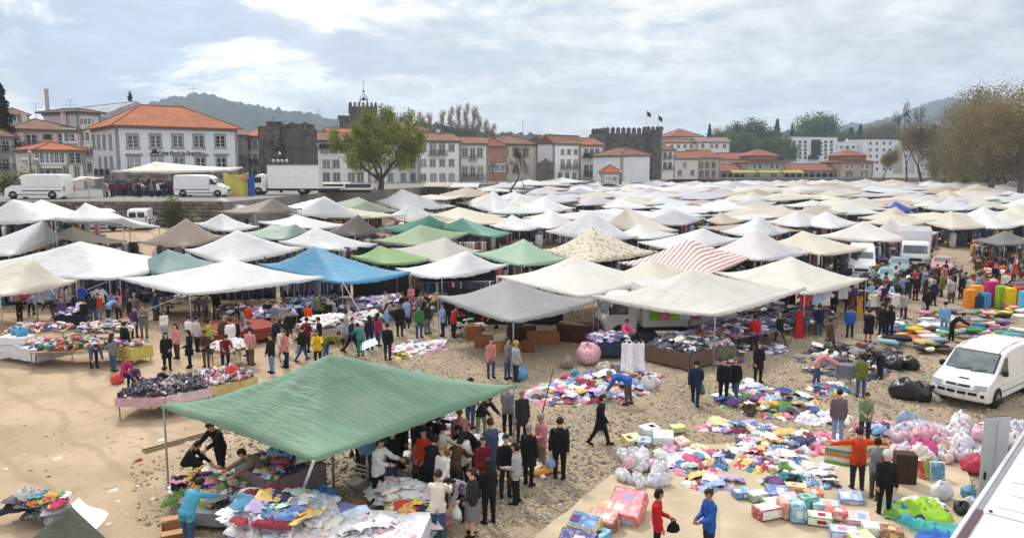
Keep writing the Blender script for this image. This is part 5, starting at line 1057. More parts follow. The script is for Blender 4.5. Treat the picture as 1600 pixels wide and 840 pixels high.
PP = {
 'stand': dict(), 'stand_f': dict(hair='long', fem=True, aL=(12, 6, 35), aR=(0, 8, 20)), 'bob': dict(hair='bob', fem=True, aL=(10, 6, 70), aR=(4, 8, 15)), 'stand_bun': dict(hair='bun', fem=True, aL=(15, 5, 60), aR=(15, 5, 60), head=18),
 'walk': dict(lean=4, lL=(24, 6), lR=(-22, 14), aL=(-22, 6, 15), aR=(24, 6, 25)), 'walk_f': dict(lean=4, hair='bob', fem=True, lL=(22, 5), lR=(-20, 16), aL=(-18, 8, 20), aR=(20, 8, 20)),
 'coat': dict(hem=.34, aL=(2, 9, 12), aR=(2, 9, 12), girth=1.08), 'coat_f': dict(hem=.34, hair='long', fem=True, girth=1.05, aL=(8, 8, 60), aR=(3, 9, 15)), 'coat_walk': dict(hem=.34, hair='bob', fem=True, girth=1.05, lean=4, lL=(18, 4), lR=(-18, 12), aL=(-15, 9, 15), aR=(18, 9, 20)),
 'skirt': dict(skirt=.5, hair='bun', fem=True, girth=1.1, aL=(15, 8, 50), aR=(5, 8, 20)), 'reach': dict(lean=22, head=22, aL=(48, 8, 25), aR=(52, 8, 20), lL=(6, 4), lR=(-6, 4)), 'reach_f': dict(lean=24, head=20, hair='bob', fem=True, aL=(50, 8, 25), aR=(45, 8, 30)),
 'lean': dict(lean=42, head=14, hair='short', aL=(55, 6, 10), aR=(62, 6, 5), lL=(10, 8), lR=(-4, 6)), 'bend': dict(lean=82, head=-8, aL=(22, 8, 8), aR=(30, 8, 8), lL=(2, 6), lR=(-4, 6), girth=1.05), 'bend_f': dict(lean=66, head=4, hair='long', fem=True, aL=(35, 8, 10), aR=(28, 8, 8), lL=(4, 8), lR=(-4, 6)),
 'spread': dict(aL=(8, 82, 4), aR=(8, 84, 4), head=6, lL=(2, 2), lR=(-3, 2), girth=1.05), 'hold': dict(lean=8, aL=(72, 10, 12), aR=(66, 12, 18), head=14, hair='long', fem=True, hem=.34), 'hold_m': dict(lean=6, aL=(52, 12, 40), aR=(46, 12, 45), head=14),
 'sit': dict(lean=14, lL=(84, 84), lR=(80, 84), aL=(35, 6, 40), aR=(35, 6, 40), hair='bob', fem=True), 'crouch': dict(lean=38, lL=(100, 128), lR=(94, 124), aL=(40, 8, 20), aR=(45, 8, 20), hair='long', fem=True), 'fold': dict(aL=(22, 6, 95), aR=(22, 6, 95), head=4), 'behind': dict(aL=(-24, 10, 20), aR=(-24, 10, 20), girth=1.14, hem=.2, head=12),
 'low_stand': dict(vox=LOW), 'low_walk': dict(vox=LOW, lean=4, lL=(22, 6), lR=(-20, 14), aL=(-20, 6, 15), aR=(22, 6, 25)), 'low_f': dict(vox=LOW, hair='bob', fem=True, hem=.2, aL=(10, 8, 50)), 'low_reach': dict(vox=LOW, lean=24, head=16, aL=(50, 8, 25), aR=(45, 8, 30)), 'low_coat': dict(vox=LOW, hem=.34, girth=1.1), 'low_bend': dict(vox=LOW, lean=68, aL=(30, 8, 8), aR=(30, 8, 8), lL=(4, 8), lR=(-4, 6)),
}
for k_, d_ in PP.items(): person_proto(k_, **d_)
SKIN = [lin('#c99a7a'), lin('#d8ab8a'), lin('#b98563'), lin('#cf9f7c')]
HAIRC = {'k': lin('#17120f'), 'b': lin('#3a2618'), 'g': lin('#8d8a86'), 'w': lin('#cfccc6'), 'l': lin('#7a5a36'), 'y': lin('#c79a30')}
CC = {'black': '#141416', 'charcoal': '#2b2c30', 'navy': '#1c2440', 'blue': '#2a5cae', 'sky': '#86abd6', 'turquoise': '#4a97b4', 'grey': '#77767a', 'lightgrey': '#a9abae', 'white': '#e6e5e3', 'cream': '#d9cfbf', 'beige': '#c2ab8e', 'brown': '#4b372a', 'tan': '#7d6a55', 'red': '#b81f24', 'darkred': '#6d1a20', 'orange': '#d3451c', 'pink': '#c9838c', 'hotpink': '#dd4f80', 'magenta': '#b02a63', 'purple': '#573a68', 'olive': '#6f7429', 'green': '#3f7a48', 'sage': '#71805f', 'yellow': '#dcb31e', 'denim': '#3d5475', 'lightdenim': '#6f8fb5', 'mauve': '#6d6069', 'khaki': '#5b503d', 'lime': '#9ab83a', 'teal': '#2c7d78'}
CL = {k: lin(v) for k, v in CC.items()}
PEOPLE = []
def person(px, py, pose, face, top, bot, hair, label, hgt=1.70, group=None, shoe='black', pos=None):
 if bot == 'black' and 'black' not in label and R.random() < .6: bot = R.choice(['charcoal', 'navy', 'khaki', 'denim', 'brown', 'grey'])
 d = PM[pose]; s = hgt / 1.72 * R.uniform(.985, 1.015); p = pos if pos is not None else G(px, py)
 gw = s * R.uniform(.96, 1.12); t = link('person', d['body'], None, p, rad(face), (gw, gw, s), R.choice(SKIN)); tag(t, label, 'person', group)
 cols = {'jacket': CL[top], 'trousers': CL[bot], 'skirt': CL[bot], 'shoes': CL[shoe], 'hair': HAIRC[hair]}
 for nm, me in d['parts'].items():
  o = link(nm, me, t, color=vary(cols[nm], .08))
  if nm in ('jacket', 'skirt') and top not in ('black', 'charcoal', 'orange', 'blue', 'yellow', 'white') and R.random() < .3: o.material_slots[0].link = 'OBJECT'; o.material_slots[0].material = M[R.choice(('floral', 'stripe'))]
 PEOPLE.append(t); t['pose'] = pose; return t
def hand(t, s): return t.matrix_world @ PM[t['pose']]['hands'][s] if False else Vector(t.location) + Matrix.Rotation(t.rotation_euler.z, 3, 'Z') @ (PM[t['pose']]['hands'][s] * t.scale.z)
def bag_mesh(seed, w_=.3, h_=.36, d_=.18):
 mb = MB(); rr = random.Random(seed); n = 12; st = []
 for k, (z, q) in enumerate(((0, .55), (.06, .95), (.3, 1.05), (.6, .85), (.82, .42), (.95, .22), (1.0, .25))):
  vs = []
  for i in range(n): a = 2 * math.pi * i / n; j = rr.uniform(.86, 1.12); vs.append((w_ / 2 * q * j * math.cos(a), d_ / 2 * q * j * math.sin(a) * 1.05, (z - 1) * h_ + rr.uniform(-.012, .012)))
  st.append(vs)
 mb.add([v for r in st for v in r], [(r * n + i, r * n + (i + 1) % n, (r + 1) * n + (i + 1) % n, (r + 1) * n + i) for r in range(len(st) - 1) for i in range(n)] + [tuple(range(n - 1, -1, -1))])
 mb.tube([(-.05, 0, -.05), (-.035, 0, .03), (0, 0, .06), (.035, 0, .03), (.05, 0, -.05)], .012, 5)
 return mb.mesh('shopping_bag', M['bag'], True)
BAGM = [bag_mesh(k) for k in range(3)]; PURSE = [bag_mesh(9, .26, .24, .12)]; PURSE[0].materials[0] = M['jersey']
def bag(t, s, col, label, sc=1.0, purse=False):
 o = link('handbag' if purse else 'shopping_bag', PURSE[0] if purse else R.choice(BAGM), None, hand(t, s) - Vector((0, 0, .05)), R.uniform(0, 3), sc, CL[col]); return tag(o, label, 'bag')
def people():
 P = person
 P(346, 745, 'reach', -25, 'black', 'black', 'k', 'man in black jersey standing over the dark clothes heap by the green tarpaulin', 1.78)
 P(300, 744, 'crouch', 80, 'black', 'black', 'k', 'long haired woman in black crouching at the clothes heap', 1.7)
 P(400, 787, 'lean', -55, 'tan', 'black', 'k', 'man in brown jacket and black trousers leaning over the clothes heap', 1.76)
 P(304, 852, 'lean', 165, 'turquoise', 'denim', 'k', 'person in turquoise jacket seen from behind at the bottom edge', 1.68)
 P(592, 784, 'hold_m', 60, 'white', 'black', 'k', 'man in white jacket and black trousers under the green tarpaulin edge', 1.78)
 P(614, 764, 'stand_f', 55, 'black', 'black', 'k', 'dark dressed woman right behind the man in white jacket', 1.74)
 P(668, 722, 'hold', 75, 'black', 'charcoal', 'k', 'woman in long black coat holding up a white cloth', 1.72)
 P(650, 752, 'stand_f', 90, 'pink', 'black', 'k', 'girl in dusty pink top beside the woman in long black coat', 1.28)
 P(690, 758, 'hold_m', 150, 'cream', 'denim', 'k', 'man in pale beige shirt spreading a sheet, seen from behind', 1.74)
 P(733, 742, 'lean', -70, 'black', 'charcoal', 'k', 'dark haired woman leaning in to grip the other side of the sheet', 1.68)
 P(685, 846, 'hold_m', 172, 'cream', 'denim', 'b', 'man in cream sweater and jeans seen from behind at the white heap', 1.74)
 t = P(738, 836, 'skirt', -80, 'charcoal', 'grey', 'b', 'woman in charcoal cardigan and grey skirt looking at the heap', 1.68); bag(t, 1, 'white', 'white plastic bag held by the woman in grey skirt')
 P(764, 818, 'stand_f', -150, 'black', 'black', 'k', 'woman in black behind the one in grey skirt', 1.68)
 P(712, 818, 'bend_f', -30, 'purple', 'black', 'k', 'long haired woman in purple bending over the heap', 1.66)
 P(755, 775, 'stand_f', 20, 'darkred', 'black', 'b', 'woman in dark red top facing the crowd round the heap', 1.66)
 P(712, 775, 'reach_f', 150, 'brown', 'charcoal', 'k', 'brown clad woman searching the pile beside the spread sheet', 1.62)
 P(793, 679, 'stand_bun', 170, 'grey', 'black', 'k', 'woman in grey top and black trousers beyond the green tarpaulin tip', 1.72)
 P(757, 687, 'lean', 40, 'black', 'sage', 'k', 'man in black jacket bowed forward near the tarpaulin tip', 1.72)
 P(735, 668, 'stand', 150, 'denim', 'denim', 'k', 'person in blue denim half hidden by the tarpaulin tip', 1.74)
 P(790, 776, 'stand', 15, 'black', 'charcoal', 'k', 'man in open black jacket over a yellow shirt facing the camera', 1.76)
 t = P(826, 758, 'coat', 150, 'black', 'black', 'g', 'grey haired man in black coat seen from behind in the group', 1.74)
 t = P(806, 786, 'bob', -95, 'lightgrey', 'black', 'k', 'woman in grey sweater with brown shoulder bag in the group', 1.66); bag(t, -1, 'brown', 'brown handbag of the woman in grey sweater', 1.2, True)
 t = P(846, 732, 'stand_bun', -60, 'pink', 'tan', 'g', 'grey haired person in pale pink top within the group', 1.66); bag(t, 1, 'hotpink', 'bright pink bag beside the grey haired person in pale pink')
 P(815, 690, 'coat', 20, 'charcoal', 'black', 'g', 'grey haired person in charcoal coat at the far side of the group', 1.7)
 t = P(874, 747, 'behind', 168, 'black', 'black', 'k', 'man in black suit seen from behind, standing apart on the pebbles', 1.78); bag(t, 1, 'sky', 'pale blue plastic bag held by the man in black suit')
 t = P(938, 695, 'coat_walk', 70, 'black', 'black', 'k', 'woman in black walking alone across the pebbles', 1.70); bag(t, 1, 'white', 'white plastic bag in the hand of the lone walking woman')
 P(968, 630, 'bend', -115, 'blue', 'khaki', 'g', 'man in blue sweater bent double over the white clothes spread', 1.76)
 t = P(1086, 632, 'walk', 160, 'navy', 'black', 'k', 'man in navy shirt walking away over the pebbles', 1.72); bag(t, -1, 'green', 'dark green bag carried by the man in navy shirt', 1.25)
 P(1130, 628, 'stand', -20, 'black', 'black', 'b', 'person in black walking beside the woman in jeans', 1.72); P(1148, 624, 'walk_f', -30, 'black', 'denim', 'l', 'woman in black top and jeans near the white pile', 1.68)
 P(1184, 597, 'coat_f', 15, 'black', 'black', 'k', 'woman in long black coat standing before the clothes tables', 1.70); P(1178, 547, 'stand', 175, 'red', 'charcoal', 'k', 'person in bright red jacket at the clothes tables', 1.74)
 P(977, 552, 'hold_m', 20, 'hotpink', 'black', 'k', 'person in bright pink sweater holding up white dresses', 1.70)
 P(767, 590, 'bob', 25, 'red', 'denim', 'b', 'woman in red jacket near the brown stall boards', 1.68); P(793, 592, 'fold', 60, 'grey', 'black', 'k', 'man in grey jacket next to the woman in red jacket', 1.76); P(806, 596, 'stand', 120, 'lightgrey', 'charcoal', 'y', 'person with yellow cap beside the man in grey jacket', 1.70)
 t = P(1296, 550, 'coat_walk', -160, 'brown', 'black', 'b', 'woman in dark brown coat walking past the red dress', 1.70); bag(t, 1, 'green', 'green plastic bag of the woman in dark brown coat', 1.2)
 P(1327, 527, 'stand', 170, 'blue', 'charcoal', 'k', 'person in bright blue top in the open lane', 1.66); P(1356, 534, 'skirt', 150, 'black', 'black', 'k', 'woman in black coat and skirt in the open lane', 1.68)
 P(1389, 528, 'stand_f', 160, 'black', 'black', 'k', 'person in black jacket over white shirt in the lane', 1.70); P(1377, 524, 'stand', 200, 'charcoal', 'black', 'k', 'dark dressed man close to the black and white one in the lane', 1.72)
 P(1411, 499, 'bob', 170, 'grey', 'charcoal', 'b', 'woman in grey top walking up the lane', 1.66); P(1430, 469, 'stand', 20, 'black', 'black', 'k', 'man in black below the teal car', 1.72)
 t = P(1448, 491, 'walk', 120, 'black', 'black', 'k', 'striding man in black with a pale bag in the lane', 1.74); bag(t, 1, 'sky', 'pale blue bag swinging beside the striding man')
 P(1486, 473, 'fold', 180, 'lightgrey', 'black', 'b', 'woman in light grey cardigan before the red car', 1.66); P(1474, 522, 'stand', 140, 'sky', 'lightdenim', 'k', 'man in pale blue shirt among the blanket rows', 1.72); P(1492, 536, 'lean', 60, 'black', 'black', 'k', 'man in black bowed over the blanket rows', 1.74)
 P(1283, 601, 'lean', 70, 'pink', 'denim', 'b', 'woman in pink shirt and jeans bowed over the dark clothes spread', 1.66); P(1344, 620, 'bob', 175, 'olive', 'black', 'k', 'woman in olive sweater seen from behind at the dark clothes spread', 1.66)
 P(1366, 592, 'bend_f', -70, 'charcoal', 'black', 'b', 'person in slate grey bending behind the woman in olive', 1.66)
 P(1308, 690, 'stand', 160, 'mauve', 'lightdenim', 'k', 'man in mauve grey sweater and pale jeans seen from behind', 1.74); P(1350, 690, 'stand_bun', -15, 'sage', 'black', 'b', 'woman in sage green sweater facing the mauve grey man', 1.66)
 P(1338, 766, 'spread', 178, 'orange', 'charcoal', 'k', 'man in orange jacket holding both arms stretched out', 1.76); P(1366, 782, 'fold', 120, 'grey', 'khaki', 'k', 'man in grey jacket close behind the orange jacket man', 1.72)
 P(1380, 806, 'behind', 172, 'black', 'black', 'w', 'white haired man in black with hands behind his back', 1.74)
 t = P(1026, 872, 'bob', 80, 'red', 'black', 'k', 'woman in red zipped top looking at the bedding', 1.64); bag(t, 1, 'black', 'black handbag of the woman in red top', 1.1, True)
 P(1106, 876, 'stand_bun', -70, 'blue', 'charcoal', 'b', 'woman in blue jumper with tied hair facing the bedding', 1.68)
 # around the left tables
 P(178, 580, 'stand_f', 160, 'grey', 'denim', 'b', 'woman in grey striped sweater at the end of the toy tables', 1.68); P(197, 560, 'coat', 150, 'black', 'black', 'k', 'man in black coat beside the woman in grey stripes', 1.74)
 P(150, 577, 'bend', 40, 'denim', 'navy', 'k', 'person in blue denim bending under the toy tables', 1.7); P(226, 527, 'fold', 20, 'grey', 'grey', 'b', 'man in grey standing in the shade beyond the toy tables', 1.74); P(211, 527, 'stand_f', 60, 'purple', 'black', 'k', 'woman in dark purple beside the man in grey', 1.66)
 P(262, 578, 'coat_f', 30, 'black', 'black', 'k', 'woman in black with long hair behind the shoe tables', 1.68); P(277, 560, 'stand_f', -20, 'pink', 'black', 'k', 'woman in pink blouse talking behind the shoe tables', 1.66); P(297, 574, 'coat_f', -60, 'black', 'black', 'k', 'woman in black coat leaning towards the shoe tables', 1.68)
 P(297, 548, 'stand', 150, 'white', 'black', 'k', 'man in white shirt with back turned beyond the shoe tables', 1.72); P(309, 549, 'stand', 140, 'lightgrey', 'black', 'k', 'man in pale grey shirt next to the white shirted man', 1.72); P(328, 552, 'bob', 120, 'lime', 'black', 'k', 'woman in lime vest near the brown red table', 1.64)
 P(323, 573, 'stand_bun', 0, 'brown', 'black', 'b', 'woman in brown behind the shoe tables', 1.64); P(353, 577, 'reach_f', 30, 'darkred', 'black', 'k', 'dark woman reaching over the far end of the shoe tables', 1.66); P(392, 570, 'stand', 170, 'pink', 'black', 'k', 'man in salmon pink shirt seen from behind', 1.72)
 P(250, 635, 'reach', 150, 'black', 'denim', 'k', 'boy in black top and jeans at the near corner of the shoe tables', 1.5); P(196, 604, 'sit', 60, 'magenta', 'black', 'l', 'woman in raspberry top seated by the toy tables', 1.66); P(211, 606, 'sit', 40, 'purple', 'black', 'b', 'child in purple seated next to the woman in raspberry top', 1.3)
 P(258, 530, 'stand_f', 20, 'white', 'sky', 'k', 'girl in white top and sky blue skirt beyond the toy tables', 1.5); P(425, 582, 'stand', -40, 'black', 'lightdenim', 'k', 'man in black jersey and jeans near the peak of the green tarpaulin', 1.72)
 t = P(447, 574, 'stand_f', -30, 'red', 'black', 'b', 'woman in red with white bag near the green tarpaulin peak', 1.66); bag(t, 1, 'white', 'white bag of the woman in red by the tarpaulin peak')
 P(497, 572, 'hold_m', 10, 'yellow', 'black', 'b', 'person in yellow raincoat behind the green tarpaulin peak', 1.64); P(480, 550, 'stand_bun', 160, 'darkred', 'black', 'k', 'woman in dark red at the white goods table', 1.68); P(443, 552, 'coat', 170, 'black', 'black', 'l', 'person in black coat at the white goods table', 1.7)
 P(605, 524, 'stand_f', 100, 'sky', 'denim', 'k', 'woman in pale blue blouse walking by the blue canopy stall', 1.68); P(625, 525, 'coat', 15, 'black', 'charcoal', 'b', 'man in black jacket over bright yellow green shirt', 1.74); P(655, 527, 'stand', 30, 'green', 'denim', 'k', 'man in green waistcoat and white shorts', 1.72); P(668, 521, 'stand', 60, 'charcoal', 'grey', 'k', 'dark man behind the one in green waistcoat', 1.72)
 P(692, 525, 'fold', -60, 'sky', 'navy', 'k', 'man in pale blue shirt by the dark grey canopy', 1.72); P(709, 527, 'reach', 150, 'red', 'black', 'k', 'man in red sweater at the dark stall under the grey canopy', 1.72)
 P(606, 562, 'stand', 175, 'black', 'navy', 'k', 'man in black seen from behind by the tarpaulin edge', 1.72); P(591, 540, 'stand_f', 140, 'magenta', 'denim', 'k', 'woman in magenta by the blue checked cloth', 1.64); P(578, 546, 'stand_f', -150, 'navy', 'charcoal', 'k', 'woman in dark blue between the magenta woman and the table', 1.66); P(564, 556, 'reach_f', -140, 'teal', 'teal', 'k', 'woman in green beside the blue checked cloth', 1.6)
 P(643, 486, 'bob', 0, 'pink', 'black', 'k', 'stall holder in pale pink shirt under the blue canopy', 1.66)
 P(155, 498, 'stand', 20, 'orange', 'lightdenim', 'k', 'child in orange shirt under the white canopy at the left', 1.5); P(186, 498, 'stand_f', 10, 'pink', 'charcoal', 'k', 'woman in pink flowered top under the white canopy', 1.62); P(338, 498, 'stand', 70, 'black', 'brown', 'b', 'man with black top in the shade by the brown red table', 1.72)
 P(378, 522, 'reach', -90, 'black', 'black', 'k', 'man in black reaching across the brown red table', 1.7)
people()
def crowd():
 spots = [((560, 690), (640, 760), 5, 'under the green tarpaulin edge'), ((640, 700), (800, 800), 9, 'in the tight group by the green tarpaulin'), ((1352, 440), (1600, 478), 62, 'in the busy lane beside the cars'), ((1520, 388), (1605, 442), 60, 'in the dense crowd by the dark canopy'), ((20, 485), (335, 515), 22, 'under the white canopies at the left'), ((340, 505), (565, 565), 26, 'between the tables under the blue canopy'), ((590, 495), (770, 515), 14, 'behind the dark grey canopy'), ((1060, 520), (1240, 540), 6, 'at the biggest canopy tables'), ((1265, 465), (1400, 525), 18, 'by the hanging clothes near the lane')]
 tops = ['black', 'black', 'black', 'charcoal', 'charcoal', 'navy', 'navy', 'red', 'white', 'grey', 'brown', 'sky', 'darkred', 'olive', 'mauve', 'denim', 'orange', 'lightgrey', 'purple', 'black', 'cream']
 nm = {'lightgrey': 'light grey', 'darkred': 'dark red', 'sky': 'sky blue', 'charcoal': 'charcoal', 'denim': 'denim blue'}
 for (x0, y0), (x1, y1), n, where in spots:
  used = []
  for _ in range(n):
   for _t in range(30):
    p = G(R.uniform(x0, x1), R.uniform(y0, y1))
    if all((p - q).length > .48 for q in used) and all((p - q.location).length > .45 for q in PEOPLE): break
   used.append(p); tp = R.choice(tops); po = R.choice(['stand', 'stand_f', 'coat', 'reach_f', 'bob', 'coat_f'] if 'tarpaulin' in where else ['low_stand', 'low_walk', 'low_f', 'low_reach', 'low_coat', 'low_bend', 'low_f']); b = R.choice(['black', 'black', 'denim', 'charcoal', 'khaki'])
   act = {'stand': 'standing', 'stand_f': 'with long hair', 'coat': 'in a long coat', 'coat_f': 'in a belted coat', 'reach_f': 'reaching out', 'bob': 'with bobbed hair', 'low_stand': 'standing', 'low_walk': 'walking', 'low_f': 'standing', 'low_reach': 'reaching out', 'low_coat': 'in a long coat', 'low_bend': 'bending down'}[po]
   lab = f'person in {nm.get(tp, tp)} top {act} {where}'; person(0, 0, po, R.uniform(0, 360), tp, b, R.choice('kkbbgl'), lab, R.uniform(1.56, 1.78), 'people ' + lab[10:], pos=p)
   if R.random() < .3: bc = R.choice(['white', 'sky', 'green', 'black', 'cream', 'pink', 'brown']); bag(PEOPLE[-1], R.choice((1, -1)), bc, f'{nm.get(bc, bc)} bag in the hand of someone {where}', R.uniform(.8, 1.2), R.random() < .4)['group'] = f'{bc} bags in hands {where}'
crowd()
# vehicles
def resample(pts, step):
 out = [pts[0]]
 for a, b in zip(pts, pts[1:]):
  n = max(1, int(math.hypot(b[0] - a[0], b[1] - a[1]) / step))
  out += [(a[0] + (b[0] - a[0]) * k / n, a[1] + (b[1] - a[1]) * k / n) for k in range(1, n + 1)]
 return out
def smooth_prof(p, it=2):
 for _ in range(it):
  q = [p[0]]
  for a, b in zip(p, p[1:]): q += [(a[0] * .75 + b[0] * .25, a[1] * .75 + b[1] * .25), (a[0] * .25 + b[0] * .75, a[1] * .25 + b[1] * .75)]
  q.append(p[-1]); p = q
 return p
class Vehicle:
 """front towards local -y; prof: side outline (y, z) from front bottom over the roof to rear bottom"""
 def __init__(s, name, label, cat, loc, rz, color, prof, hw, taper=.10, belt=1.05, round_f=.10, wheels=(), wr=.33, group=None, corner=.07, scale=1):
  s.t = thing(name, label, cat, loc, rz, group); s.t.scale = (scale,) * 3; s.color = color; s.hw, s.taper, s.belt, s.rf, s.corner = hw, taper, belt, round_f, corner
  s.prof = smooth_prof(prof, 2); s.zt = max(z for y, z in prof); s.y0 = min(y for y, z in prof); s.y1 = max(y for y, z in prof); s.wheels, s.wr = wheels, wr
  mb = MB(); S = [-1, -.985, -.93, -.8, -.5, 0, .5, .8, .93, .985, 1]; n = len(s.prof)
  for q in S: mb.v += [tuple(s.pt(q, y, z)) for y, z in s.prof]
  k = len(S)
  for i in range(k - 1):
   for j in range(n - 1): mb.f.append((i * n + j, (i + 1) * n + j, (i + 1) * n + j + 1, i * n + j + 1))
   mb.f.append((i * n + n - 1, (i + 1) * n + n - 1, (i + 1) * n, i * n))
  mb.f.append(tuple(range(n - 1, -1, -1))); mb.f.append(tuple((k - 1) * n + j for j in range(n))); mb.m = [0] * len(mb.f)
  s.body = link('body', mb.mesh('vehicle_body', M['paint'], True, 40), s.t, color=color)
  for y in wheels:
   for d in (-1, 1): s.wheel(y, d)
 def wx(s, z): return s.hw * (1 - s.taper * min(1, max(0, (z - s.belt) / max(.1, s.zt - s.belt))))
 def pt(s, q, y, z):
  a = abs(q); ins = s.corner * (max(0, (a - .8) / .2) ** 2.2); cy, cz = (s.y0 + s.y1) / 2, s.zt * .5
  yy = y + (-1 if y > cy else 1) * ins * min(1, abs(y - cy) / (s.y1 - s.y0) * 2.0); zz = z - ins * min(1, max(0, (z - cz) / cz))
  fr = max(0, min(1, (s.y0 + 1.2 - y) / 1.2)); yy += s.rf * q * q * fr
  rr = max(0, min(1, (y - s.y1 + .6) / .6)); yy -= .04 * q * q * rr
  return Vector((q * s.wx(zz), yy, zz))
 def wheel(s, y, d):
  x = d * s.hw; r = s.wr
  a = MB(); pts = [(x + d * .004, y + (r + .09) * math.cos(t * math.pi / 10), max(.28 * 0 + .18, r + (r + .09) * math.sin(t * math.pi / 10))) for t in range(-1, 12)]
  pts = [(px, py, max(pz, .22)) for px, py, pz in pts]; a.add(pts + [(px - d * .03, py, pz) for px, py, pz in pts], [tuple(range(len(pts))) if d > 0 else tuple(range(len(pts) - 1, -1, -1))]); link('wheel_arch', a.mesh('wheel_arch', M['black']), s.t)
  w_ = link('wheel', MB().tube([(0, -.0, 0), (.10 * d, 0, 0)], [.08, .08], 10).mesh('hub', M['metal']), s.t, (x - d * .08, y, r))
  ty = MB(); ty.tube([(-.10 * d, 0, 0), (-.09 * d, 0, 0), (.07 * d, 0, 0), (.10 * d, 0, 0), (.10 * d, 0, 0)], [r * .9, r, r, r * .94, r * .66], 20); link('tyre', ty.mesh('tyre', M['rubber'], True, 40), w_)
  ri = MB(); ri.tube([(.101 * d, 0, 0), (.112 * d, 0, 0), (.095 * d, 0, 0), (.105 * d, 0, 0)], [r * .66, r * .6, r * .5, r * .12], 20); link('rim', ri.mesh('rim', M['metal'], True, 40), w_)
 def front(s, name, m, p0, p1, q0, q1, off=.008, color=None, nu=8, bow=0., parent=None):
  """panel that follows the nose between outline points p0, p1 (y, z) and lateral stations q0, q1"""
  d = Vector((0, p1[0] - p0[0], p1[1] - p0[1])); nrm = Vector((0, -d.z, d.y)).normalized() * off
  if nrm.y > 0 and nrm.z < 0: nrm = -nrm
  mb = MB()
  mb.grid(lambda u, v: s.pt(q0 + (q1 - q0) * u, p0[0] + (p1[0] - p0[0]) * v, p0[1] + (p1[1] - p0[1]) * v + bow * (1 - (2 * u - 1) ** 2)) + nrm, nu, 4, flip=False)
  k = (nu + 1) * 5; top = [Vector(x) for x in mb.v]; mb.v += [tuple(x - nrm * 1.6) for x in top]; r = [i for i in range(nu + 1)] + [(j + 1) * (nu + 1) - 1 for j in range(1, 5)] + [4 * (nu + 1) + i for i in range(nu - 1, -1, -1)] + [j * (nu + 1) for j in range(3, 0, -1)]
  mb.add([], []); mb.f += [(r[i], r[i] + k, r[(i + 1) % len(r)] + k, r[(i + 1) % len(r)]) for i in range(len(r))]; mb.m = [0] * len(mb.f)
  return link(name, mb.mesh(name, m, True, 40), parent or s.t, color=color)
 def side(s, name, m, poly, d, off=.006, color=None, parent=None):
  """flat panel on a flank: poly of (y, z)"""
  o = [Vector((d * (s.wx(z) + off), y, z)) for y, z in poly]; i = [v - Vector((d * off * 1.8, 0, 0)) for v in o]; n = len(o); mb = MB()
  mb.add(o + i, [tuple(range(n)) if d > 0 else tuple(range(n - 1, -1, -1))] + [(k, k + n, (k + 1) % n + n, (k + 1) % n) for k in range(n)]); return link(name, mb.mesh(name, m), parent or s.t, color=color)
 def box(s, name, m, c, d, b=.01, color=None, parent=None): return link(name, MB().bbox((0, 0, 0), d, b).mesh(name, m), parent or s.t, c, color=color)
WV = (.80, .80, .81)
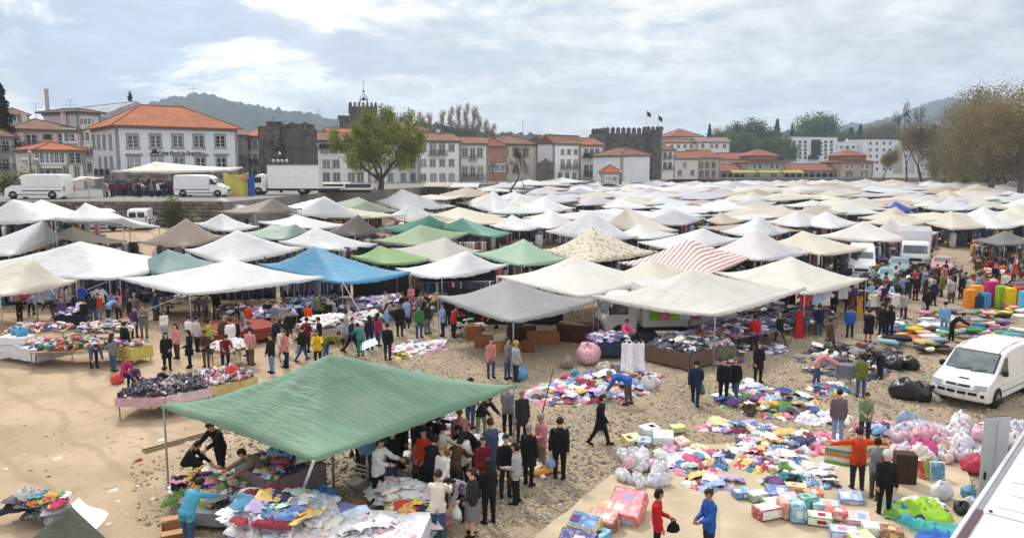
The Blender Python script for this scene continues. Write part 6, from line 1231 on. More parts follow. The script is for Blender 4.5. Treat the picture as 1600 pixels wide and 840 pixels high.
def near_van():
 prof = [(-2.36, .30), (-2.47, .36), (-2.50, .62), (-2.44, .80), (-2.36, .93), (-1.62, 1.14), (-.86, 1.76), (-.62, 1.86), (0, 1.95), (1.2, 1.97), (2.1, 1.93), (2.38, 1.82), (2.50, 1.1), (2.52, .45), (2.44, .32)]
 f, r = G(1499, 640), G(1578, 606); d = (r - f); d.z = 0; rz = math.atan2(d.x, d.y) * -1
 loc = Vector((0, 0, 0)); fl = G(1450, 622); fr = G(1543, 650); mid = (fl + fr) / 2; ax = Vector((math.sin(rad(52)), math.cos(rad(52)), 0)); loc = mid + ax * 2.5; loc.z = 0
 v = Vehicle('parked_van', 'white minivan with sloping nose parked on the pebbles by the blankets', 'van', loc, -rad(52), WV, prof, .91, .13, .95, .16, (-1.42, 1.50), .32, scale=1.07)
 P_ = v.prof; sw = lambda a, b: (a, b)
 v.front('windscreen', M['screen'], (-1.60, 1.185), (-.90, 1.755), -.86, .86, .014); v.front('windscreen_seal', M['black'], (-1.66, 1.14), (-.86, 1.79), -.91, .91, .005)
 for k, q in enumerate((-.45, .12)):
  a, b = v.pt(q, -1.62, 1.175), v.pt(q + .52, -1.50, 1.26); link('wiper', MB().tube([a + Vector((0, -.03, .02)), b + Vector((0, -.03, .03))], .013, 5).mesh('wiper', M['black']), v.t)
 for q in (-.95, .58): v.front('headlight', M['lamp'], (-2.465, .735), (-2.40, .90), q, q + .37, .014)
 v.front('grille', M['black'], (-2.44, .80), (-2.40, .865), -.42, .42, .012, bow=.0); v.front('badge', M['metal'], (-2.435, .815), (-2.41, .85), -.05, .05, .022)
 for q in (-.70, -.34, .04, .40): v.front('air_intake', M['black'], (-2.502, .545), (-2.492, .645), q, q + .29, .012)
 for q in (-.93, .80):
  a = v.pt(q + .06, -2.5, .55); link('fog_lamp', MB().tube([a + Vector((0, .03, 0)), a + Vector((0, -.012, 0))], .062, 14).mesh('fog_lamp', M['black']), v.t)
 v.front('bumper_line', M['black'], (-2.478, .70), (-2.472, .712), -.96, .96, .004)
 pl = v.front('licence_plate', M['steel'], (-2.482, .40), (-2.498, .50), -.27, .27, .02, (.75, .75, .73)); v.front('plate_band', M['steel'], (-2.482, .402), (-2.498, .498), .235, .268, .024, (.7, .55, .08), parent=pl)
 v.front('bonnet_scoop', M['black'], (-2.12, 1.0), (-2.06, 1.017), -.1, .25, .02)
 for d in (-1, 1):
  v.side('side_window', M['glass'], [(-1.30, 1.17), (-.55, 1.17), (-.55, 1.66), (-.80, 1.64)], d); v.side('door_seam', M['black'], [(-.47, .5), (-.455, .5), (-.455, 1.72), (-.47, 1.72)], d, .003); v.side('door_seam', M['black'], [(.72, .5), (.735, .5), (.735, 1.78), (.72, 1.78)], d, .003); v.side('sill_strip', M['black'], [(-1.0, .50), (1.05, .50), (1.05, .53), (-1.0, .53)], d, .004); v.side('side_moulding', M['steel'], [(-1.0, .74), (1.1, .74), (1.1, .80), (-1.0, .80)], d, .012, (.7, .7, .7))
  v.side('panel_recess', M['steel'], [(.85, 1.2), (2.2, 1.2), (2.15, 1.6), (.85, 1.65)], d, .004, (.72, .73, .75)); v.side('tail_light', M['print'], [(2.3, .85), (2.45, .85), (2.42, 1.15), (2.3, 1.15)], d, .01, (.4, .02, .02))
  mi = v.box('wing_mirror', M['black'], (d * 1.02, -1.22, 1.22), (.20, .13, .22), .04); ch = MB()
  ch.tube([v.pt(d * .80, -.84, 1.775) + Vector((0, 0, .006)), v.pt(d * .80, -.4, 1.90) + Vector((0, 0, .006)), v.pt(d * .80, .6, 1.965) + Vector((0, 0, .006)), v.pt(d * .80, 2.1, 1.925) + Vector((0, 0, .006))], .012, 5); link('roof_gutter', ch.mesh('roof_gutter', M['black']), v.t)
  v.side('door_handle', M['black'], [(-.7, 1.03), (-.54, 1.03), (-.54, 1.06), (-.7, 1.06)], d, .02)
 v.front('underbody_shade_strip', M['black'], (-2.40, .30), (-2.44, .33), -.9, .9, .006)  # black strip standing in for the shade under the nose
near_van()
def big_roof():
 """high roof of the lorry box at the lower right corner"""
 z = 2.65; a, b = GZ(1489, 842, z), GZ(1603, 672, z); d = (b - a).normalized(); rz = math.atan2(-d.x, d.y); W, L0, L1 = 2.1, -3.0, (b - a).length + 2.2
 t = thing('parked_lorry', 'white ribbed lorry roof in the lower corner with its grey rear door open', 'lorry', (a.x, a.y, 0), rz)
 link('cargo_box', MB().bbox((W / 2 + .02, (L0 + L1) / 2, z / 2 + .28), (W, L1 - L0, z - .56), .05).mesh('cargo_box', M['paint']), t, color=(.78, .79, .80))
 link('roof_edge', MB().tube([(.0, L0, z + .0), (.0, L1, z + .0)], .05, 8).mesh('roof_edge', M['paint'], True), t, color=(.72, .73, .75)); link('gutter', MB().box(.055, 1.55, z - .0, .13, L1 - .02, z + .022).mesh('gutter', M['steel']), t, color=(.25, .25, .27)); link('gutter', MB().box(.055, L0 + .02, z, .17, 1.5, z + .04).mesh('gutter', M['steel']), t, color=(.10, .055, .06))
 for k in range(9):
  for c_, w_ in ((.55, .5), (1.2, .5)):
   y = 2.15 + k * .75; r = MB(); r.bbox((c_ + w_ / 2 * 0 + .12 * (k % 2), y, z + .012), (w_, .46, .03), .012); link('roof_rib', r.mesh('roof_rib', M['paint']), t, color=(.77, .78, .79))
 link('roof_seam', MB().box(.2, 1.5, z, W - .05, 1.53, z + .012).mesh('roof_seam', M['steel']), t, color=(.4, .41, .43)); link('roof_bolt', MB().tube([(.26, 1.62, z), (.26, 1.62, z + .03)], .03, 8).mesh('roof_bolt', M['black']), t)
 for y in (-1.6, 3.5):
  for x in (.08, W - .05): w_ = link('wheel', MB().tube([(-.12, 0, 0), (.12, 0, 0)], .40, 16).mesh('tyre', M['rubber'], True, 40), t, (x, y, .40))
 p = GZ(1537, 742, 1.4); ln_ = t.matrix_basis.inverted() @ p
 dd = thing('van_door', 'flat grey metal door panel standing open beside the lorry roof', 'door', G(1545, 812)); dd.rotation_euler = (0, 0, rad(8))
 link('door_skin', MB().bbox((0, 0, 1.35), (.72, .05, 2.7), .02).mesh('door_skin', M['steel']), dd, color=(.44, .47, .49)); link('door_rib', MB().bbox((.0, -.03, 1.35), (.02, .03, 2.5), .005).mesh('door_rib', M['steel']), dd, color=(.4, .42, .44)); link('door_handle', MB().bbox((-.25, -.04, 1.2), (.05, .06, .2), .01).mesh('door_handle', M['black']), dd)
big_roof()
SPR = [(-2.85, .24), (-2.95, .42), (-2.93, .85), (-2.75, 1.10), (-2.15, 1.28), (-1.40, 2.05), (-1.05, 2.32), (-.5, 2.42), (2.6, 2.42), (2.92, 2.3), (2.97, .42), (2.9, .24)]
SML = [(-2.0, .3), (-2.08, .45), (-2.04, .8), (-1.9, .92), (-1.2, 1.05), (-.6, 1.6), (-.3, 1.78), (0, 1.84), (1.7, 1.84), (1.98, 1.7), (2.05, .5), (1.98, .3)]
CAR = [(-1.95, .28), (-2.03, .4), (-2.02, .66), (-1.9, .76), (-1.0, .92), (-.45, 1.32), (-.15, 1.42), (.5, 1.44), (1.1, 1.34), (1.55, .98), (1.95, .92), (2.02, .6), (1.98, .28)]
def panel_van(label, loc, rz, color=WV, kind='spr', rear=False, group=None, name='panel_van', stripe=None, scale=1):
 if kind == 'spr': v = Vehicle(name, label, 'van', loc, rz, color, SPR, 1.0, .09, 1.3, .14, (-1.95, 1.85), .35, group, scale=scale); ws, win = ((-2.10, 1.32), (-1.45, 2.0)), [(-1.95, 1.36), (-1.12, 1.36), (-1.12, 1.98), (-1.42, 1.96)]; hl = ((-2.92, .88), (-2.80, 1.06)); gr = ((-2.95, .6), (-2.94, .8))
 else: v = Vehicle(name, label, 'van', loc, rz, color, SML, .86, .10, 1.0, .12, (-1.32, 1.30), .31, group, scale=scale); ws, win = ((-1.15, 1.09), (-.65, 1.56)), [(-1.0, 1.12), (-.2, 1.12), (-.2, 1.6), (-.55, 1.58)]; hl = ((-2.05, .68), (-1.98, .84)); gr = ((-2.07, .52), (-2.06, .64))
 v.front('windscreen', M['screen'], *ws, -.84, .84, .012)
 for q in (-.95, .55): v.front('headlight', M['lamp'], *hl, q, q + .40, .012)
 v.front('grille', M['black'], *gr, -.5, .5, .012); zb = .42; v.front('bumper', M['black'], (v.y0 + .08, .36), (v.y0 + .01, .5), -.97, .97, .02)
 v.front('licence_plate', M['steel'], (v.y0 + .05, .42), (v.y0 + .01, .5), -.22, .22, .03, (.75, .75, .72))
 for d in (-1, 1):
  v.side('side_window', M['glass'], win, d); v.box('wing_mirror', M['black'], (d * (v.hw + .1), win[0][0] + .05, win[0][1] + .15), (.16, .1, .26), .03); yb = win[1][0] + .1
  v.side('door_seam', M['black'], [(yb, .5), (yb + .015, .5), (yb + .015, v.zt - .25), (yb, v.zt - .25)], d, .003); v.side('sill_strip', M['black'], [(v.y0 + 1.4, .42), (v.y1 - 1.6, .42), (v.y1 - 1.6, .5), (v.y0 + 1.4, .5)], d, .01); v.side('side_moulding', M['black'], [(yb, .78), (v.y1 - .2, .78), (v.y1 - .2, .86), (yb, .86)], d, .01)
  if kind == 'spr': v.side('panel_recess', M['steel'], [(-.8, 1.2), (.6, 1.2), (.6, 2.1), (-.8, 2.1)], d, .003, tuple(x * .95 for x in color)); v.side('panel_recess', M['steel'], [(.8, 1.2), (2.7, 1.2), (2.7, 2.1), (.8, 2.1)], d, .003, tuple(x * .95 for x in color))
  x = d * v.hw * .86; v.box('tail_light', M['print'], (x, v.y1 + .005, 1.0), (.14, .05, .45), .01, (.42, .03, .02))
 if rear:
  for d in (-1, 1): v.box('rear_window', M['glass'], (d * v.hw * .40, v.y1 - .03, v.zt * .72), (v.hw * .62, .09, v.zt * .24), .02)
  v.box('rear_plate', M['steel'], (0, v.y1 + .01, .7), (.5, .04, .12), .005, (.75, .75, .72))
 return v
def lorry(label, loc, rz, color=WV, L=6.5, W=1.15, Hb=3.3, group=None, ribs=0, name='box_lorry', cab=None):
 prof = [(-1.0, .45), (-1.08, .55), (-1.08, 1.1), (-.98, 1.35), (-.55, 2.2), (-.2, 2.42), (.5, 2.45), (.75, 2.4), (.8, .6), (.75, .45)]
 v = Vehicle(name, label, 'lorry', loc, rz, cab or color, prof, W * .92, .06, 1.4, .10, (-.15, L - 1.6), .42, group); v.front('windscreen', M['screen'], (-.93, 1.45), (-.60, 2.10), -.86, .86, .015)
 for q in (-.93, .58): v.front('headlight', M['lamp'], (-1.08, .78), (-1.08, 1.0), q, q + .35, .015)
 v.front('grille', M['black'], (-1.08, .8), (-1.08, 1.05), -.5, .5, .012); v.front('bumper', M['black'], (-1.03, .47), (-1.08, .66), -.97, .97, .02); v.front('licence_plate', M['steel'], (-1.06, .56), (-1.08, .68), -.22, .22, .03, (.75, .75, .72))
 link('cargo_box', MB().bbox((0, .9 + L / 2 - .2, (Hb + .75) / 2), (W * 2, L - .6, Hb - .75), .04).mesh('cargo_box', M['paint']), v.t, color=color); link('chassis', MB().box(-W * .7, .3, .5, W * .7, L + .3, .72).mesh('chassis', M['black']), v.t)
 for d in (-1, 1):
  v.side('side_window', M['glass'], [(-.78, 1.45), (.25, 1.45), (.25, 2.1), (-.5, 2.1)], d); v.box('wing_mirror', M['black'], (d * (W + .08), -.75, 1.7), (.14, .1, .4), .03)
  for k in range(ribs): v.box('side_rib', M['steel'], (d * (W + .012), .9 + (L - .7) * (k + .5) / ribs, (Hb + .75) / 2), (.03, .05, Hb - .95), .008, tuple(x * .85 for x in color))
  v.box('side_rail', M['steel'], (d * (W + .015), .9 + L / 2 - .2, Hb - .06), (.04, L - .7, .08), .01, (.5, .5, .5))
 return v
def car(label, loc, rz, color, group=None):
 v = Vehicle('parked_car', label, 'car', loc, rz, color, CAR, .80, .20, .88, .12, (-1.25, 1.25), .29, group); v.front('windscreen', M['screen'], (-.96, .95), (-.46, 1.30), -.82, .82, .012); v.front('rear_window', M['glass'], (1.5, 1.0), (1.12, 1.31), .8, -.8, .012)
 for q in (-.95, .55): v.front('headlight', M['lamp'], (-2.03, .55), (-2.0, .68), q, q + .40, .012)
 v.front('grille', M['black'], (-2.03, .56), (-2.01, .66), -.45, .45, .01); v.front('bumper', M['black'], (-1.98, .32), (-2.03, .46), -.97, .97, .02); v.front('licence_plate', M['steel'], (-2.02, .38), (-2.03, .46), -.22, .22, .03, (.75, .75, .72))
 for d in (-1, 1):
  v.side('side_window', M['glass'], [(-.72, .96), (.12, .96), (.12, 1.34), (-.32, 1.32)], d); v.side('side_window', M['glass'], [(.20, .96), (1.2, .96), (1.0, 1.28), (.20, 1.34)], d); v.box('wing_mirror', M['black'], (d * .88, -.68, 1.0), (.14, .1, .12), .03); v.side('door_seam', M['black'], [(.15, .35), (.165, .35), (.165, .94), (.15, .94)], d, .003); v.side('side_moulding', M['black'], [(-.9, .52), (.9, .52), (.9, .57), (-.9, .57)], d, .01)
 return v
def vehicles():
 a = AT(62, 310, 80); panel_van('long white panel van parked on the street above the wall at the left', (a.x, 80, ST_Z), -rad(90) + math.pi * 0, WV, scale=1.06)
 a = AT(318, 308, 86); panel_van('white panel van on the street before the bank, nose to the yellow tarpaulin', (a.x, 86, ST_Z), rad(90), WV)
 a = AT(410, 309, 92); lorry('white box truck with plain white body on the street before the broad old tower', (a.x, 92, ST_Z), -rad(88), (.80, .81, .82), 6.6, 1.2, 3.5, name='box_truck')
 a = AT(165, 360, 67.5); a.z = gz(a.x, a.y); panel_van('small white van with open dark side door on the bank below the wall', a, -rad(-80) * 1, WV, 'sml'); a = AT(224, 352, 69); a.z = gz(a.x, a.y); panel_van('white van seen from behind with two rear windows on the bank', a, rad(180 + 12), WV, 'sml', True)
 a = G(1345, 428); panel_van('ribbed white delivery van beside the teal car in the lane', a, rad(-24), (.76, .77, .78), 'spr', name='delivery_van')
 a = G(1428, 420); lorry('white lorry with tall ribbed box between the cars in the lane', a, rad(-27), (.74, .75, .77), 6.5, 1.2, 3.3, None, 9)
 car('teal blue saloon car facing the crowd in the lane', G(1388, 447), rad(-28), (.10, .28, .32)); car('second teal car hidden behind the first in the lane', G(1404, 428), rad(-30), (.09, .22, .25)); car('faded red hatchback car beside the white lorry', G(1471, 426), rad(-30), (.42, .16, .17))
 a = G(1495, 372); lorry('white van body further up the lane behind the ribbed lorry', a, rad(-25), WV, 5.0, 1.05, 2.8); a = G(1545, 366); panel_van('white van beside the dark canopy at the right edge', a, rad(-60), WV)
 a = G(965, 528); lorry('white lorry parked under the biggest canopy with small lettering on its side', a, -rad(82), (.62, .61, .59), 5.6, 1.1, 2.9)
 a = G(648, 372); panel_van('small white van glimpsed under the olive green canopy', a, rad(70), (.7, .72, .74), 'sml')
 for k, (px, py, rz, lab) in enumerate(((832, 312, 40, 'white van roof among the canopies before the stone shed'), (952, 302, 90, 'pale van among the far canopies before the corner house'), (1040, 302, 85, 'pale blue grey van among the far canopies before the keep'), (1140, 308, -60, 'white van among the far canopies before the brown stone house'), (1215, 334, 30, 'white van in the middle rows before the first hall turret'), (1285, 352, 25, 'grey white van between canopies left of the lane'), (1240, 306, 70, 'white van far off below the arcade'), (1360, 300, 80, 'grey van far off below the second hall turret'), (1175, 300, 90, 'white van in the farthest rows before the yellow awnings'))):
  panel_van(lab, G(px, py), rad(rz), vary((.7, .71, .73), .08), 'spr')
vehicles()
# goods: cloth, bags, boxes, tables
def crumple(seed, hgt=.13, sx=.30, sy=.24, nr=7, na=20):
 """a dropped piece of clothing: square-ish outline, sharp little ridges, edges down on what it lies on"""
 rr = random.Random(seed); ph = [rr.uniform(0, 6.28) for _ in range(8)]; V = [(0, 0, hgt * rr.uniform(.3, .9))]; F_ = []; sq = rr.uniform(.2, .9); k1, k2 = rr.uniform(7, 12), rr.uniform(9, 15)
 for i in range(1, nr + 1):
  r = i / nr
  for k in range(na):
   a = 2 * math.pi * k / na; box = 1 / max(abs(math.cos(a)), abs(math.sin(a))); o = (1 - sq) + sq * min(1.35, box) * .88 + .20 * math.sin(2 * a + ph[0]) + .15 * math.sin(3 * a + ph[1]) + .12 * math.sin(5 * a + ph[2]) + .06 * math.sin(9 * a + ph[6])
   x, y = sx * o * r * math.cos(a), sy * o * r * math.sin(a)
   rd = 1 - abs(math.sin(x * k1 * 2 + y * 5 + ph[3] + 1.4 * math.sin(y * 9 + ph[5]))); r2 = 1 - abs(math.sin(y * k2 * 2 - x * 6 + ph[4])); z = hgt * (1 - r ** 2.6) * (.22 + .62 * rd ** 1.5 + .38 * r2 ** 2) + rr.uniform(-.006, .008) + .01
   if i == nr: z = -.025
   V.append((x + rr.uniform(-.008, .008), y + rr.uniform(-.008, .008), z))
 for k in range(na): F_.append((0, 1 + k, 1 + (k + 1) % na, 1 + (k + 1) % na))
 for i in range(nr - 1):
  for k in range(na): a, b = 1 + i * na, 1 + (i + 1) * na; F_.append((a + k, b + k, b + (k + 1) % na, a + (k + 1) % na))
 return V, F_
CRT = [crumple(k, R.uniform(.07, .17), R.uniform(.24, .38), R.uniform(.16, .28)) for k in range(16)]
GPAT = ['plain', 'plain', 'patterned', 'plain', 'striped']
def crumple_mesh(i, m):
 V, F_ = CRT[i]; me = bpy.data.meshes.new('garment'); me.from_pydata(V, [], [f if f[2] != f[3] else f[:3] for f in F_]); me.materials.append(m); me.polygons.foreach_set('use_smooth', [True] * len(F_)); me.update(); return me
GARM = [crumple_mesh(i, M[('cloth', 'cloth', 'floral', 'cloth', 'stripe')[i % 5]]) for i in range(15)]
def flat_wear(seed, kind):
 rr = random.Random(seed)
 o = {'shirt': [(-.15, 0), (-.27, -.07), (-.42, -.30), (-.32, -.36), (-.22, -.2), (-.23, -.66), (.23, -.66), (.22, -.2), (.36, -.34), (.44, -.24), (.27, -.07), (.15, 0)], 'trousers': [(-.19, 0), (-.22, -.3), (-.24, -.85), (-.08, -.87), (-.02, -.35), (.03, -.35), (.10, -.85), (.25, -.8), (.22, -.3), (.19, 0)], 'skirt': [(-.16, 0), (-.32, -.55), (-.1, -.6), (.12, -.58), (.34, -.53), (.16, 0)]}[kind]
 bm = bmesh.new(); bm.faces.new([bm.verts.new((x * .85, (y + .35) * .85, .0)) for x, y in o]); bmesh.ops.triangulate(bm, faces=bm.faces[:]); bmesh.ops.subdivide_edges(bm, edges=bm.edges[:], cuts=2, use_grid_fill=True)
 a, b = rr.uniform(0, 6), rr.uniform(0, 6)
 bd = {v.index for v in bm.verts if v.is_boundary}
 bm.verts.index_update(); bd = [v.is_boundary for v in bm.verts]
 for v in bm.verts: v.co.z = (.012 if bd[v.index] else .05) + .035 * abs(math.sin(v.co.x * 11 + v.co.y * 6 + a)) + .03 * abs(math.sin(v.co.y * 13 - v.co.x * 5 + b)) + .04 * math.sin(v.co.y * 4 + a)
 me = bpy.data.meshes.new('garment'); bm.to_mesh(me); bm.free(); me.polygons.foreach_set('use_smooth', [True] * len(me.polygons)); return me
for k_, kd_ in enumerate(('shirt', 'trousers', 'shirt', 'skirt', 'shirt', 'shirt', 'shirt', 'trousers', 'skirt', 'shirt')): me_ = flat_wear(k_, kd_); me_.materials.append(M[('cloth', 'cloth', 'floral', 'cloth', 'stripe')[k_ % 5]]); GARM.append(me_)
NPT = []
for V_, F_ in [crumple(100 + k, R.uniform(.06, .14), R.uniform(.16, .28), R.uniform(.12, .22), 4, 11) for k in range(10)]: NPT.append((np.array(V_), np.array(F_)))
def box_t(w_, d_, h_):
 mb = MB().bbox((0, 0, h_ / 2), (w_, d_, h_), .015); q = [f for f in mb.f if len(f) == 4]; q += [(24, 25, 26, 27), (24, 27, 28, 31), (28, 29, 30, 31)]; return np.array(mb.v), np.array(q)
NPB = [box_t(.36, .26, .16), box_t(.28, .2, .24), box_t(.42, .3, .1)]
def shoe_t():
 mb = MB(); st = []
 for y, w_, h_ in ((-.13, .02, .03), (-.11, .04, .055), (-.05, .05, .07), (.02, .045, .09), (.08, .04, .13), (.12, .035, .13), (.135, .02, .1)):
  st.append([(w_ * math.cos(t * math.pi / 3), y, max(.0, h_ / 2 + h_ / 2 * math.sin(t * math.pi / 3))) for t in range(6)])
 return np.array([p for r in st for p in r]), np.array([(i * 6 + k, i * 6 + (k + 1) % 6, i * 6 + 6 + (k + 1) % 6, i * 6 + 6 + k) for i in range(6) for k in range(6)])
NPS = [shoe_t()]
PAL = {k: [lin(c) for c in v.split()] for k, v in {
 'white': '#eeeeee #e6e2e4 #f4f1ee #dcd8e2 #e9c9d4 #cfdcee #f0ead8 #d9d4d2', 'pastel': '#eee6e8 #d9869f #a9c2e4 #e6e2d6 #e3bd74 #b9a3cf #f4f2f4 #9cc4b0 #cf5f86 #6f8fc6 #3a4468 #8c3a48 #efe9ec #5a8fae', 'dark': '#17171b #22263a #2b2b30 #3a2a2a #1d2d4a #40465a #505058 #6a1f26 #d8d4d0 #30405e', 'navy': '#1c2440 #27355c #34466f #15182a #47597f #5c6b8c #23262f #9aa5bd',
 'mixed': '#a3282f #35589a #cfa63a #e6e2de #1b1b1f #26262e #d8d2d4 #c05a30 #5f8a3c #d784a0 #6a4a7c #8fb4da #f0ebe4 #3c2b24 #2f7f86 #c9a779', 'bright': '#c9432c #d99a35 #c24468 #6d9a48 #3d78b4 #e2d068 #7d4586 #efeae4 #d07a3c #4a9694 #e8dcd8 #d9c3cc #2a3354 #f2efec', 'lilac': '#8a83ac #6d6894 #b2a8c8 #d8d2e2 #4d4a6c #9c6f93 #e7e3ea #3f4a78', 'brownred': '#7c2f22 #8b3b2a #6a251d #974838', 'earth': '#4a3a30 #7a5f48 #a9855c #c7a883 #2d2520 #8a3b2c #d6c7ae', 'grey': '#77777c #9a9a9e #4a4a50 #c5c4c6 #2c2c30'}.items()}
CNAME = [(lin(v), n) for v, n in (('#e8e6e4', 'white'), ('#17171b', 'black'), ('#22345c', 'navy'), ('#2f69b8', 'blue'), ('#a9c3e2', 'pale blue'), ('#b4232c', 'red'), ('#e58fa8', 'pink'), ('#d43a6c', 'bright pink'), ('#6a4a7c', 'purple'), ('#b8aacb', 'lilac'), ('#e3b32a', 'yellow'), ('#de5f2a', 'orange'), ('#6fa33e', 'green'), ('#2f8a8a', 'teal'), ('#4a352a', 'brown'), ('#c9ab83', 'beige'), ('#808084', 'grey'), ('#f1dcb0', 'cream'))]
def cname(c): return min(CNAME, key=lambda q: sum((a ** .45 - b ** .45) ** 2 for a, b in zip(q[0], c)))[1]
def scatter(name, T, items, m=None):
 """items: (template, location, rz, scale(3), tilt, colour) joined into one mesh"""
 Vs, Fs, C, b = [], [], [], 0
 for i, p, rz, s, tl, c in items:
  V, F_ = T[i % len(T)]; q = V * np.array(s); ct, st_ = math.cos(tl), math.sin(tl); q = np.stack([q[:, 0], q[:, 1] * ct - q[:, 2] * st_, q[:, 1] * st_ + q[:, 2] * ct], 1)
  cz, sz = math.cos(rz), math.sin(rz); q = np.stack([q[:, 0] * cz - q[:, 1] * sz, q[:, 0] * sz + q[:, 1] * cz, q[:, 2]], 1) + np.array(p); Vs.append(q); Fs.append(F_ + b); b += len(V); C.append(np.tile(np.array(c) * NR.uniform(.88, 1.08), (len(V), 1)))
 me = np_mesh(name, np.concatenate(Vs), np.concatenate(Fs), m or M['heap'], np.clip(np.concatenate(C), 0, .9), T is not NPB); return me
def heap_on(name, label, o, ux, uy, hgt, n, pal, T=None, size=1., rows=False, fall=1.6):
 """a heap over the parallelogram o + a ux + b uy (a, b in 0..1), as one stuff object"""
 T = T or NPT; it = []; P_ = PAL[pal] if isinstance(pal, str) else pal
 for k in range(n):
  a, b = R.random(), R.random(); e = min(1, 4 * min(a, 1 - a, b, 1 - b) * fall); p = o + ux * a + uy * b + Vector((0, 0, hgt * e * R.uniform(.3, 1) + .01)); c = R.choice(P_); s = size * R.uniform(.7, 1.25)
  it.append((R.randrange(99), p - o, R.uniform(0, 6.28), (s, s, s * R.uniform(.8, 1.3)), R.uniform(-.3, .3), c))
 return tag(link(name, scatter(name, T, it), None, o), label, kind='stuff')
def table(p0, p1, depth, label, top=(.42, .30, .18), cover=None, z=.78, goods=None, legs=True, group=None, tm='wood', drop=.55):
 a, b = GZ(p0[0], p0[1], z), GZ(p1[0], p1[1], z); g = gz((a.x + b.x) / 2, (a.y + b.y) / 2)
 if g > .01: a, b = G(p0[0], p0[1], z), G(p1[0], p1[1], z); a.z = b.z = g + z
 u = b - a; L = u.length; rz = math.atan2(u.y, u.x); t = thing('market_table', label, 'table', (a.x, a.y, g), rz, group)
 link('tabletop', MB().bbox((L / 2, depth / 2, z - .02), (L, depth, .04), .008).mesh('tabletop', M[tm]), t, color=top)
 if legs:
  for x, y in ((.08, .08), (L - .08, .08), (L - .08, depth - .08), (.08, depth - .08)): link('leg', MB().tube([(0, 0, 0), (0, 0, z - .045)], .025, 6).mesh('leg', M['wood']), t, (x, y, 0), color=(.3, .22, .14))
 if cover:
  cm, cc = cover; mb = MB(); n = max(6, int(L / .18)); zz = z + .006
  mb.grid(lambda s, v: (s * L, (v) * depth, zz), n, 6); mb.grid(lambda s, v: (s * (L + .02) - .01, -.012 - .03 * (1 - v) * (1 + math.sin(s * L * 9)), zz - drop * (1 - v)), n, 4); mb.grid(lambda s, v: (-.012 - .03 * (1 - v) * (1 + math.sin(s * 17)), depth * (1 - s), zz - drop * (1 - v)), 8, 4); mb.grid(lambda s, v: (L + .012 + .03 * (1 - v) * (1 + math.sin(s * 15)), depth * s, zz - drop * (1 - v)), 8, 4)
  link('table_cover', mb.mesh('table_cover', M[cm], True), t, color=cc)
 if goods:
  for gn, gl, n, pal, T, size, h in goods:
   uu, vv = u.normalized(), Vector((-u.y, u.x, 0)).normalized(); heap_on(gn, gl, a + uu * .1 + vv * .1 + Vector((0, 0, .012)), uu * (L - .2), vv * (depth - .2), h, n, pal, T, size)
 return t
def garments(cx, cy, rx, ry, n, pal, place, h=.25, size=1., z0=0., tilt=0., noun='garment', under=True, base='clothes_heap', group=None, meshes=None, nm='garment'):
 """a spread of loose pieces over an ellipse of the ground, each piece its own thing, on a low bed of smaller pieces"""
 P_ = PAL[pal]; it = []; ct, st_ = math.cos(tilt), math.sin(tilt); o = G(cx, cy); o.z = 0
 def pt():
  r, a = math.sqrt(R.random()), R.uniform(0, 6.28); x, y = r * math.cos(a), r * math.sin(a); q = G(cx + rx * x * ct - ry * y * st_, cy + rx * x * st_ + ry * y * ct, z0); return q, r
 if under:
  n0, n = n, max(4, int(n * (.62 if nm == 'garment' else .8)))
  for _ in range(int(n0 * 5)):
   q, r = pt(); c = R.choice(P_); s = size * R.uniform(.6, 1.15); it.append((R.randrange(99), q - o + Vector((0, 0, h * (1 - r * r) * R.uniform(.1, .95))), R.uniform(0, 6.28), (s, s, s), R.uniform(-.2, .2), c))
  tag(link(base, scatter(base, NPT, it), None, o), f'bed of mixed {noun}s {place}', kind='stuff')
 for _ in range(n):
  q, r = pt(); c = vary(R.choice(P_), .06); s = size * R.uniform(.75, 1.3); gi = R.randrange(25); lab = f'{"small" if s < size * .9 else "big" if s > size * 1.15 else "crumpled"} {GPAT[gi % 5]} {cname(c)} {noun} {("near edge" if q.y < G(cx, cy, z0).y - .35 else "far edge" if q.y > G(cx, cy, z0).y + .35 else "") if nm == "linen_sheet" else ""} {place}'.replace('  ', ' ')
  tag(link(nm, GARM[gi], None, q + Vector((0, 0, h * (1 - r * r) * R.uniform(.6, 1.05) + .02)), (R.uniform(-.25, .25), R.uniform(-.25, .25), R.uniform(0, 6.28)), (s, s, s * R.uniform(.9, 1.4)), c), lab, noun, lab.replace(noun, noun + 's'))
def sheet(name, label, cat, pts, z, color, m='sheet', n=24, amp=.02, kind=None):
 c = [G(px, py, z) for px, py in pts]; o = c[0].copy(); o.z = 0
 if name == 'ground_sheet': SHEETS.append(pts)
 def fn(u, v):
  b = c[0] * (1 - u) * (1 - v) + c[1] * u * (1 - v) + c[2] * u * v + c[3] * (1 - u) * v; b = b + Vector((mnoise.noise(b * .9), mnoise.noise(b * .9 + Vector((9, 9, 9))), 0)) * .12
  b.z = z + amp * abs(mnoise.noise(Vector((b.x * 1.3 + b.y * .6, b.y * .5, z * 90)))) * 1.6 + amp * .5 * abs(mnoise.noise(Vector((b.x * 4, b.y * 3, 3)))); return b - o
 q = link(name, MB().grid(fn, n, n).mesh(name, M[m], True), None, o, color=color); return tag(q, label, cat)
SHEETS = []
